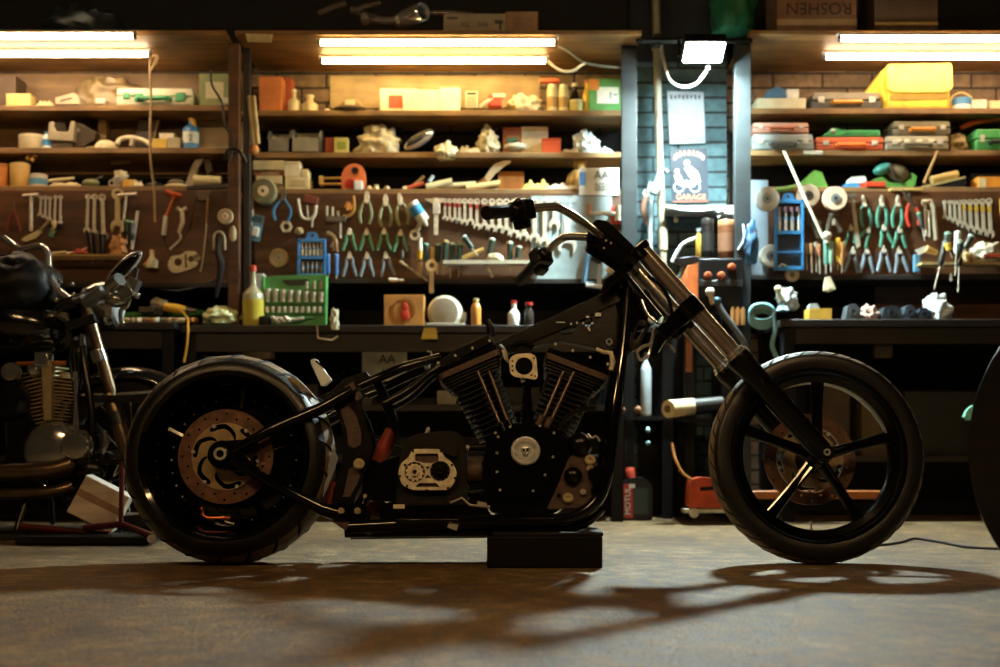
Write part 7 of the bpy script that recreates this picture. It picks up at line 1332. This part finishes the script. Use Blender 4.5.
for i, (x0, y0, x1, c, l) in enumerate(((845,303,861,'#5f666a','grey metal lump first in the line on the bench'), (880,305,903,'#3d464c','dark blue-grey part third in the line on the bench'), (903,304,917,'#4a5560','slate part fourth in the line on the bench'), (917,307,932,'#3a4450','dark slate part fifth in the line, beside the crystal bag'))):
    t = thing('engine_part', l, 'metal part', V((W((x0+x1)/2,0,Y4).x, Y4+.04, zb))); a, b, z0_, z1_ = span(x0, y0, x1, zb, Y4)
    sub('casting', MB(pm(c, .4, .4)).plate(roundpoly([(0,0),(b-a,0),((b-a)*.95,(z1_-z0_)*.7),((b-a)*.6,(z1_-z0_)),((b-a)*.2,(z1_-z0_)*.85)], .006), [], V((a, Y4, zb)), (1,0,0), (0,0,1), -.08), t, bevel=.004)
    sub('flange', MB(pm(c, .4, .4)).ring([(.010,-.004),(.010,.008),(.018,.008),(.018,-.004)], V(((a+b)/2, Y4-.004, zb+(z1_-z0_)*.5)), (0,1,0), 16), t)
bag('rag_bundle', 'rag', 'pale reddish rag second in the line on the bench', 862, 302, 881, 'BR', Y4, .08, pm('#b59a8c', .85), 73, False, .5)
bag('crystal_bag', 'bag', 'glassy crumpled plastic bag standing on the bench below the screwdriver bunch', 926, 291, 955, 'BR', Y4, .12, M_bagw, 77, False, .4)
# under the right bench
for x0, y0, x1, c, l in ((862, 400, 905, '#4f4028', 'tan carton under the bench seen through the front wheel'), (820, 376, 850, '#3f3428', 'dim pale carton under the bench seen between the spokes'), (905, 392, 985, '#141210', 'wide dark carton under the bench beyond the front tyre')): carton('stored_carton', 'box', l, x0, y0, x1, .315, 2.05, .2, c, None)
t = thing('plastic_wedge', 'pale green plastic guard hung low at the frame edge under the bench', 'guard', W(969, 413, 1.9)); sub('shell', MB(pm('#7fc4a8', .4)).pplate(roundpoly([(964,417),(968,409),(974,405),(976,420),(967,420)], 1.2), 1.88, .03), t, bevel=.003); sub('peg', MB(M_blackplast).cyl(W(971,413,1.90), W(971,413,1.98), .008, n=8), t)
carton('plaque', 'box', 'small dim box fixed under the bench beyond the front tyre', 875, 345, 893, W(0,358,1.96).z, 1.96, .04, '#2c2418', None)
# ---- things stored on the canopies
ZC = ZH+.0225; Yc = 1.93
t = carton('tool_carton', 'carton', 'long pale carton with a printed drill picture on the middle canopy', 443, 14, 505, ZC, Yc, .16, '#8f8570', None, rot=2)
sub('printed_drill', MB(pm('#1c2428')).pbox(494.5, 20, 503, 23, Yc-.008, .006).pbox(499, 23, 501.5, 29.5, Yc-.008, .006), t, 'printed drill silhouette'); sub('printed_text', MB(pm('#2a2a26')).pbox(447, 17, 458, 19, Yc-.006, .004), t); sub('printed_row', MB(pm('#6a6252')).pbox(460, 22, 469, 26, Yc-.008, .004).pbox(477, 22, 488, 26, Yc-.008, .004), t)
carton('brown_carton', 'carton', 'brown carton beside the long pale carton on the middle canopy', 505.5, 12, 538, ZC, Yc, .2, '#8a6a4c', '#7a5c40')
t = thing('muffler', 'chrome exhaust muffler with open dark end lying on the middle canopy', 'muffler', W(410, 16, 1.95)); a = W(399, 24, 1.92); b = W(425, 9, 1.90); d = (b-a).normalized()
a.z = max(a.z, ZC+.03); qa = W(401, 21, 1.98); qd = (W(424, 11, 1.86)-qa).normalized(); sub('can', MB(M_chrome).lathe([(.0,-.05),(.022,-.04),(.042,0),(.044,.05),(.044,.16),(.040,.165),(.037,.15),(.037,.06)], qa, qd, 28, cap=False), t); sub('pipe', MB(M_chrome).tube([W(398,20,1.94), W(385,21,2.0), W(372,18,2.05), W(352,10,2.1)], [.02,.018,.018,.018], 12, sm=3), t); sub('inner_tube', MB(M_blackplast).cyl(qa+qd*.05, qa+qd*.14, .036, n=22), t, 'dark opening')
for i, (p0, p1, r_, l) in enumerate((((350,12),(380,3),.012,'chrome pipe slanting over the middle canopy near the hanging card'), ((430,13),(472,15),.013,'pale pipe lying behind the long pale carton on the canopy'), ((365,20),(376,21),.030,'chrome end piece lying beside the muffler on the canopy'), ((318,14),(345,4),.016,'dark chrome pipe lying at the far end of the middle canopy'))): 
    a = W(*p0, 2.0); b = W(*p1, 2.05); o = MB(M_warmchrome).tube([a, (a+b)/2+V((0,0,.006)), b], r_, 12).build('exhaust_pipe'); tag(o, l, 'pipe', 'pipes on the middle canopy')
t = carton('upturned_carton', 'carton', 'brown carton with upside-down lettering on the far canopy', 777, -26, 857, ZC, Yc, .25, '#7a5c46', None); text('lettering', 'ROSHEN', .082, W(819, 8, Yc-.003), Matrix(((-1,0,0),(0,0,-1),(0,-1,0))), pm('#2a1d18'), t); sub('pale_edge', MB(pm('#a3875c')).pbox(777, 19, 857, 25, Yc-.004, .003), t)
t = carton('brown_carton', 'carton', 'dark brown carton with pale bottom edge beside the upside-down carton', 875, -26, 938, ZC, Yc, .25, '#4a3a28', None); sub('pale_edge', MB(pm('#b59a5a')).pbox(875, 22, 938, 25, Yc-.004, .003), t)
bag('green_sack', 'sack', 'dark green sack hanging beside the floodlight on the far canopy edge', 714, -40, 762, W(0,30,2.2).z, 2.1, .3, mat('green_sack_cloth', '#1f6a48', .6, 0, var=.3, scale=6, bump=.3), 91, False, .25)
bag('dark_tarpaulin', 'tarpaulin', 'dark bluish tarpaulin heap on the canopy above the chrome motorcycle', 30, -10, 118, ZC, 2.0, .4, mat('tarp', '#2a3236', .5, 0, var=.3, scale=6, bump=.4), 93, False, .3)
t = thing('hanging_card', 'cream card tucked under the end of the middle canopy', 'card', W(258, 39, 1.96)); sub('card', MB(pm('#cdbf92', .7)).plate([(0,0),(.13,-.005),(.125,-.05),(.012,-.048)], [], W(245.5,33.5,1.90), (1,0,0), (0,.35,.95), -.003), t); sub('pin', MB(M_tool).cyl(W(250,35,1.88), W(250,35,1.91), .005, n=8), t)
for pts, l, c in (([(548,61),(553,66),(562,71),(572,71),(580,66),(585,63)], 'white lamp lead curling under the middle canopy', '#d9cfb0'), ([(559,46),(572,54),(582,62),(600,66),(620,68),(628,72)], 'grey lamp lead stretched under the middle canopy to the blue end board', '#6a6a5c'), ([(152,56),(157,56),(156,62),(151,70)], 'cream lead plugged into the tube lamp above the long flat case', '#d0b88a')):
    o = MB(pm(c)).tube([W(x, y, 2.08) for x, y in pts], .007, 8, sm=5).build('lamp_lead'); tag(o, l, 'cord')
t = thing('pole_bar', 'black steel bar joining the canopies across the pier', 'bar', W(690, 40, 1.96)); sub('bar', MB(M_blackmetal).cyl(W(636,41,1.96), W(752,41,1.96), .012, n=10), t); sub('clamp', MB(M_blackmetal).box(W(657,41,1.99), (.04,.08,.05)), t, bevel=.004)
# cable on the floor
def WF(px, py, z=.006):
    D = (CAM.z-z)*FPX/(py-HY); return V(((px-CX)*D/FPX, D+CAM.y, z))
o = MB(M_blackplast).tube([WF(860,546), WF(880,545), WF(900,542.5), WF(915,538.5), WF(940,542), WF(968,547), WF(1010,549)], .005, 8, sm=5).build('floor_cable')
tag(o, 'thin black cable lying on the floor behind the front tyre', 'cable')
# ================================================================ SECOND MOTORCYCLE (chrome, parked behind on the left)
Yc2 = 1.15
def Q(px, py, dy=0.): return W(px, py, Yc2+dy)
b2 = thing('motorcycle', 'chrome and black motorcycle with mirror, parked behind the fat rear tyre', 'motorcycle', V((Q(60,0).x, Yc2, 0)))
M_pol = mat('polished_alloy', '#b4b4b0', .14, .85, var=.15); M_bronze = mat('bronze_fork', '#6f5c48', .28, .85, var=.2); M_alloy = mat('dull_alloy_fins', '#a5946e', .4, .45, var=.25)
fw = Q(130, 455); fwr = fw.z
wh = sub('front_wheel', MB(M_chrome).ring([(fwr*.74,-.03),(fwr*.76,-.035),(fwr*.72,-.02),(fwr*.72,.02),(fwr*.76,.035),(fwr*.74,.03)], fw, (0,1,0), 64), b2)
sub('tyre', MB(M_rubber).ring([(fwr-(abs(math.sin(a))**2.6)*.03, math.sin(a)*.055) for a in [math.pi*(i/10-.5) for i in range(11)]] + [(fwr*.75,.045),(fwr*.75,-.045)], fw, (0,1,0), 72), wh)
m = MB(M_chrome)
for i in range(24): a = 2*math.pi*i/24; b_ = a+(.5 if i % 2 else -.5); m.cyl(fw+V((math.cos(b_)*.04,.02*(1 if i%2 else -1),math.sin(b_)*.04)), fw+V((math.cos(a)*fwr*.73,0,math.sin(a)*fwr*.73)), .0025, n=6)
sub('spoke', m, wh); sub('hub', MB(M_pol).lathe([(.03,-.06),(.045,-.05),(.045,.05),(.03,.06)], fw, (0,1,0), 24), wh)
# fender: swept shell over the wheel
vs = []; fs = []; na, nb = 28, 9
for i in range(na+1):
    a = R(8+150*i/na)
    for j in range(nb):
        t_ = -1+2*j/(nb-1); rr = fwr+.035-.05*abs(t_)**2.2; vs.append(fw+V((math.cos(a)*rr, t_*.085, math.sin(a)*rr+ (.0))))
for i in range(na):
    for j in range(nb-1): k = i*nb+j; fs.append((k, k+1, k+nb+1, k+nb))
fd = sub('front_fender', MB(mat('black_lacquer', '#14110f', .12, 0, var=.1, coat=1.)).add(vs, fs), b2); md = fd.modifiers.new('t', 'SOLIDIFY'); md.thickness = .005
sub('fender_trim', MB(M_chrome).tube([Q(82,395,-.09), Q(120,394,-.10), Q(160,391,-.09)], .006, 8), fd)
# fork legs, clamps
for s_ in (-1, 1):
    d = s_*.10
    leg = sub('fork_leg', MB(M_bronze).cyl(Q(84,300,d), Q(112,395,d), .024, n=20), b2, 'bronze toned fork tube')
    sub('slider', MB(M_bronze).lathe([(.028,0),(.031,.01),(.031,.25),(.024,.34)], Q(109,393,d), Q(128,455,d)-Q(109,393,d), 20), leg)
    sub('collar', MB(M_pol).cyl(Q(97,350,d), Q(101,362,d), .032, n=20), leg); sub('clamp_band', MB(M_blackplast).cyl(Q(115,412,d), Q(119,424,d), .038, n=20), leg)
m = MB(M_blackmetal).box(Q(84,305), (.12,.26,.05), rotm(y=-17)).box(Q(90,325), (.13,.26,.04), rotm(y=-17)); sub('fork_clamp', m, b2, bevel=.006)
hl = sub('headlamp', MB(M_pol).lathe([(.0,-.11),(.05,-.10),(.085,-.04),(.095,.03),(.09,.05)], Q(107,303,0), V((1,0,-.12)), 28), b2, 'chrome headlamp shell')
sub('lens', MB(pm('#b8c0c4', .1)).ball(Q(118,304,0), (.02,.082,.082), None, 20, 12), hl)
# handlebars, grip, levers, mirrors
bar = sub('handlebar', MB(M_chrome).tube([Q(4,238,.25), Q(14,245,.22), Q(22,249,.16), Q(40,246,.08), Q(48,254,.02), Q(49,272,-.02), Q(58,290,-.06), Q(74,300,-.12), Q(84,297,-.22)], .014, 12, sm=5), b2)
sub('grip', MB(mat('grey_grip', '#6f7478', .35, .3)).lathe([(.020,0),(.024,.006),(.024,.12),(.021,.126)], Q(86,303,-.28), Q(112,284,-.38)-Q(86,303,-.28), 20), bar, 'grey satin grip')
sub('grip_end', MB(M_pol).cyl(Q(110,286,-.37), Q(120,279,-.40), .026, n=20), bar)
m = MB(M_pol).box(Q(126,291,-.35), (.05,.06,.07), rotm(y=-30)).box(Q(133,285,-.34), (.045,.05,.05), rotm(y=25)).tube([Q(132,292,-.34), Q(127,306,-.34), Q(121,310,-.34), Q(121,321,-.34), Q(124,325,-.34)], .009, 8, sm=3).ball(Q(117,300,-.33), (.05,.05,.03)); m.cyl(Q(135,295,-.34), Q(139,297,-.34), .012, n=10)
sub('brake_lever', m, bar, 'bright brake lever and master cylinder', bevel=.002)
mi = sub('mirror', MB(M_chrome).ball(Q(124,268,-.30), (.094,.020,.030), rotm(y=-43), 28, 16), b2, 'long slanted mirror with chrome rim')
sub('mirror_glass', MB(mat('mirror_glass', '#14120f', .05, .3)).ball(Q(123.5,268.2,-.318), (.082,.010,.021), rotm(y=-43), 24, 12), mi); sub('mirror_stem', MB(M_blackmetal).tube([Q(133,266,-.29), Q(137,270,-.29), Q(133,285,-.31)], .008, 8), mi)
m = MB(M_satin).box(Q(4,262,.22), (.09,.05,.06)).cyl(Q(-4,262,.22), Q(10,260,.22), .03, n=14).tube([Q(10,252,.2), Q(20,262,.2), Q(26,275,.1)], .008, 8, sm=3); sub('switch_housing', m, b2, bevel=.004)
sub('throttle_grip', MB(M_blackplast).cyl(Q(-30,258,.25), Q(0,262,.24), .022, n=16), bar)
m = MB(M_pol)
for x, y, r_ in ((62,292,.014),(68,300,.018),(74,296,.012),(56,300,.012),(80,306,.014),(66,308,.012),(72,284,.010),(60,282,.010),(88,310,.014),(98,306,.010)): m.ball(Q(x,y,-.06), r_, None, 12, 8)
m.tube([Q(52,276,-.02), Q(58,284,-.03), Q(62,298,-.04)], .006, 8, sm=3); sub('riser_clamp', m, b2, 'bright handlebar clamp pieces')
sub('speedometer', MB(M_pol).lathe([(.0,-.03),(.04,-.025),(.045,.01),(.04,.02)], Q(66,312,-.02), V((-.5,-.4,.6)), 24), b2)
# tank, seat cover, frame
sub('fuel_tank', MB(mat('black_tank', '#0c0b0c', .18, 0, var=.1, coat=.8)).ball(Q(18,322), (.20,.15,.11), rotm(y=12), 32, 18), b2)
sub('leather_cover', MB(mat('black_leather', '#060606', .5, 0, var=.3, bump=.3, spec=.2)).ball(Q(18,290,-.02), (.17,.16,.15), rotm(y=-20), 32, 20, .18, 2.2, 5), b2, 'black leather cover draped over the tank', sharp=80)
for s_ in (-1, 1): sub('frame_tube', MB(M_satin).tube([Q(80,318,.03*s_), Q(84,360,.10*s_), Q(92,420,.13*s_), Q(88,470,.14*s_), Q(70,490,.14*s_), Q(-40,494,.14*s_)], .017, 12, sm=5), b2)
sub('cross_beam', MB(M_blackmetal).box(Q(128,399,-.12), (.28,.03,.03)), b2)
# engine
e2 = sub('crankcase', MB(M_satin).pplate(roundpoly([(18,432),(88,424),(92,470),(80,486),(10,488),(4,450)], 6), Yc2-.12, .24), b2, bevel=.01)
sub('primary_cover', MB(M_pol).lathe([(.0,-.07),(.09,-.065),(.115,-.045),(.125,-.02),(.125,.02)], Q(56,452,-.10), (0,1,0), 36), e2, 'polished domed engine cover')
sub('timer_cover', MB(M_pol).lathe([(.0,-.05),(.05,-.045),(.066,-.02),(.066,.02)], Q(78,446,-.14), (0,1,0), 28), e2)
for bx, by, tx, ty in ((52, 425, 40, 366), (60, 425, 66, 372)):
    p0 = Q(bx,by,-.02); p1 = Q(tx,ty,-.02); a = (p1-p0).normalized(); u = V((a.z,0,-a.x)); L = (p1-p0).length
    cy = sub('cylinder', MB(M_alloy).cyl(p0, p1, .04, n=20), b2, 'pale alloy finned cylinder'); f = MB(M_alloy)
    for i in range(14):
        wdt = .045+.05*i/13; f.plate(roundpoly([(-wdt,-.08),(wdt,-.08),(wdt,.08),(-wdt,.08)], .02, 3), [], p0+a*(L*(.06+.9*i/14)), u, (0,1,0), -.004)
    sub('fin', f, cy)
m = MB(M_alloy).pplate([(41,360),(46,358),(52,362),(51,420),(44,420)], Yc2-.13, .03); sub('cylinder_rib', m, b2, 'pale alloy rib')
m = MB(mat('orange_brown_pipe', '#a85f2c', .4, .5)).tube([Q(16,364,-.1), Q(34,363,-.1), Q(66,363,-.1)], .009, 8); sub('fuel_pipe', m, b2, 'orange-brown pipe')
sub('carburettor', MB(M_pol).box(Q(44,360,-.10), (.06,.07,.06)).cyl(Q(30,372,-.1), Q(40,368,-.1), .03, n=16), b2, bevel=.008)
sub('pushrod', MB(M_pol).cyl(Q(74,372,-.10), Q(78,432,-.12), .006, n=10).cyl(Q(77,372,-.10), Q(74,432,-.12), .006, n=10), b2)
m = MB(M_satin)
for i in range(4): m.tube([Q(70+3*i,310+2*i,-.05), Q(73+2*i,335,-.08), Q(70+4*i,362,-.09), Q(76+i,400,-.1)], .006, 6, sm=4)
sub('cable', m, b2)
m = MB(M_pol).ball(Q(80,350,-.09), .014).ball(Q(76,338,-.09), .010).box(Q(82,340,-.1), (.012,.02,.05)); sub('cable_joint', m, b2); sub('brake_line', MB(M_pol).tube([Q(6,466,-.15), Q(24,468,-.15), Q(36,480,-.15), Q(46,486,-.15)], .006, 8, sm=4), b2)
m = MB(M_pol).tube([Q(104,430,-.11), Q(106,442,-.11), Q(102,454,-.11)], [.01,.016,.008], 8); sub('brake_fitting', m, b2, 'small bright fitting')
for y, r_ in ((470,.034),(492,.022)): sub('exhaust_pipe', MB(M_bronze).tube([Q(72,y-6,-.16), Q(40,y+1,-.18), Q(-60,y+3,-.18)], r_, 16, sm=4), b2, 'dark chrome exhaust pipe')
sub('air_cleaner', MB(M_satin).lathe([(.0,-.05),(.07,-.045),(.09,-.02),(.09,.03)], Q(6,400,-.14), (0,1,0), 32), b2); sub('horn_cover', MB(M_pol).lathe([(.0,-.03),(.035,-.025),(.04,0)], Q(12,372,-.16), (0,1,0), 24), b2)
m = MB(M_satin).box(Q(20,345), (.34,.14,.06)).box(Q(-30,420), (.24,.22,.30)); sub('oil_tank', m, b2, bevel=.02)
m = MB(M_satin).ball(Q(90,470,-.14), (.07,.05,.05)).box(Q(110,462,-.14), (.10,.05,.02)).tube([Q(84,466,-.14), Q(104,480,-.16), Q(120,478,-.18)], .010, 8); sub('foot_peg', m, b2)
for s_ in (-1, 1): sub('stand_leg', MB(M_satin).cyl(V((Q(40,0).x, Yc2+s_*.12, Q(0,488).z)), V((Q(40,0).x-.02, Yc2+s_*.2, .034)), .012, n=10), b2)
rw = V((Q(130,455).x-1.6, Yc2, fwr)); w2 = sub('rear_wheel', MB(M_chrome).ring([(fwr*.7,-.04),(fwr*.72,-.05),(fwr*.66,0),(fwr*.72,.05),(fwr*.7,.04)], rw, (0,1,0), 48), b2); sub('tyre', MB(M_rubber).ring([(fwr-(abs(math.sin(a))**2.6)*.03, math.sin(a)*.075) for a in [math.pi*(i/10-.5) for i in range(11)]] + [(fwr*.71,.06),(fwr*.71,-.06)], rw, (0,1,0), 64), w2)
# carton and paddock stand beside it
Ybx = .88; M = rotm(y=28, z=8); c = W(101, 504, Ybx)
t = thing('cardboard_box', 'pale striped cardboard box tilted against the chrome motorcycle by the fat rear tyre', 'box', c)
sub('body', MB(mat('pale_card', '#b8a894', .75, var=.3, scale=2, streak=(1,1,8))).box(c, (.185,.13,.155), M), t, bevel=.003)
sub('flap', MB(mat('pale_card_top', '#cdbfae', .75)).box(c+M@V((0,0,.079)), (.186,.132,.004), M), t); sub('brown_stripe', MB(pm('#8a6a50', .75)).box(c+M@V((0,-.0655,.012)), (.184,.002,.028), M), t)
t = thing('paddock_stand', 'dark red paddock stand lying on the floor behind the fat rear tyre', 'stand', V((W(110,0,.7).x, .7, 0)))
M_stand = mat('stand_red', '#4a150d', .45, .1, var=.3)
sub('side_bar', MB(M_stand).tube([W(84,528,.75), W(122,524,.72), W(152,536,.66)], .013, 8), t); sub('upright', MB(M_stand).cyl(W(122,462,.72), W(121,526,.72), .010, n=8), t); sub('cross_bar', MB(M_stand).tube([W(20,526,.85), W(60,530,.82), W(110,534,.78)], .013, 8), t); sub('castor', MB(M_steel).cyl(W(152,539,.64), W(152,539,.68), .018, n=14), t); sub('base_plate', MB(M_blackmetal).box((W(90,0,.75).x, .75, .02), (.5,.2,.03)), t, bevel=.004)
t = thing('low_platform', 'low dark platform on the floor under the chrome motorcycle', 'platform', V((W(30,0,1.0).x, 1.1, 0))); sub('deck', MB(M_darkwood).box((-2.25, 1.15, .012), (1.5,.5,.02)), t, bevel=.003); sub('edge_bar', MB(M_blackmetal).box((-2.25, .92, .02), (1.5,.03,.035)), t)

# ================================================================ MOTORCYCLE WHEEL AT THE FRAME EDGE, CLOSE TO THE CAMERA
Yt = -1.28; ck = K(Yt)
rt = .385; yaw = R(62)
c = V(((976-CX)/ck+.335, Yt, rt)); axv = V((math.cos(R(180-28)), math.sin(R(180-28))*-1, 0))
axv = V((-math.cos(R(28)), -math.sin(R(28)), 0))
t = thing('motorcycle_wheel', 'big dark motorcycle wheel close to the camera, cut by the frame edge', 'wheel', V((c.x, c.y, 0)))  # wheel of another motorcycle: tyre, rim, hub and spokes
sub('tyre', MB(M_rubber).ring([(rt-(abs(math.sin(a))**2.6)*.035, math.sin(a)*.10) for a in [math.pi*(i/12-.5) for i in range(13)]] + [(rt*.68,.085),(rt*.66,.07),(rt*.66,-.07),(rt*.68,-.085)], c, axv, 96), t)
sub('rim', MB(M_gloss).ring([(rt*.66,-.07),(rt*.68,-.075),(rt*.62,-.04),(rt*.60,.03),(rt*.62,.07),(rt*.66,.07)], c, axv, 64), t); sub('hub', MB(M_gloss).cyl(c-axv*.08, c+axv*.08, .05, n=24), t)
m = MB(M_gloss); u, w_, _ = frame_of(axv)
for i in range(5): a = 2*math.pi*i/5; d = u*math.cos(a)+w_*math.sin(a); m.tube([c+d*.04, c+d*rt*.35, c+d*rt*.63], [.026,.018,.022], 8)
sub('spoke', m, t)
# ================================================================ CAMERA AND RENDER LOOK
cd = bpy.data.cameras.new('camera'); co = bpy.data.objects.new('camera', cd); COL.objects.link(co)
cd.sensor_width = 36; cd.lens = 36*FPX/1000; cd.shift_y = (HY-333.5)/1000
co.location = CAM; co.rotation_euler = (R(90), 0, 0)
cd.dof.use_dof = True; cd.dof.focus_distance = 3.92; cd.dof.aperture_fstop = 2.2
sc = bpy.context.scene; sc.camera = co
w = bpy.data.worlds.new('world'); w.use_nodes = True; sc.world = w
w.node_tree.nodes['Background'].inputs[0].default_value = (.35, .5, .6, 1); w.node_tree.nodes['Background'].inputs[1].default_value = .02
sc.view_settings.view_transform = 'Standard'; sc.view_settings.look = 'None'; sc.view_settings.gamma = 1; sc.view_settings.exposure = 0
sc.view_settings.use_curve_mapping = False
sc.cycles.use_denoising = True; sc.cycles.max_bounces = 6; sc.cycles.sample_clamp_indirect = 4
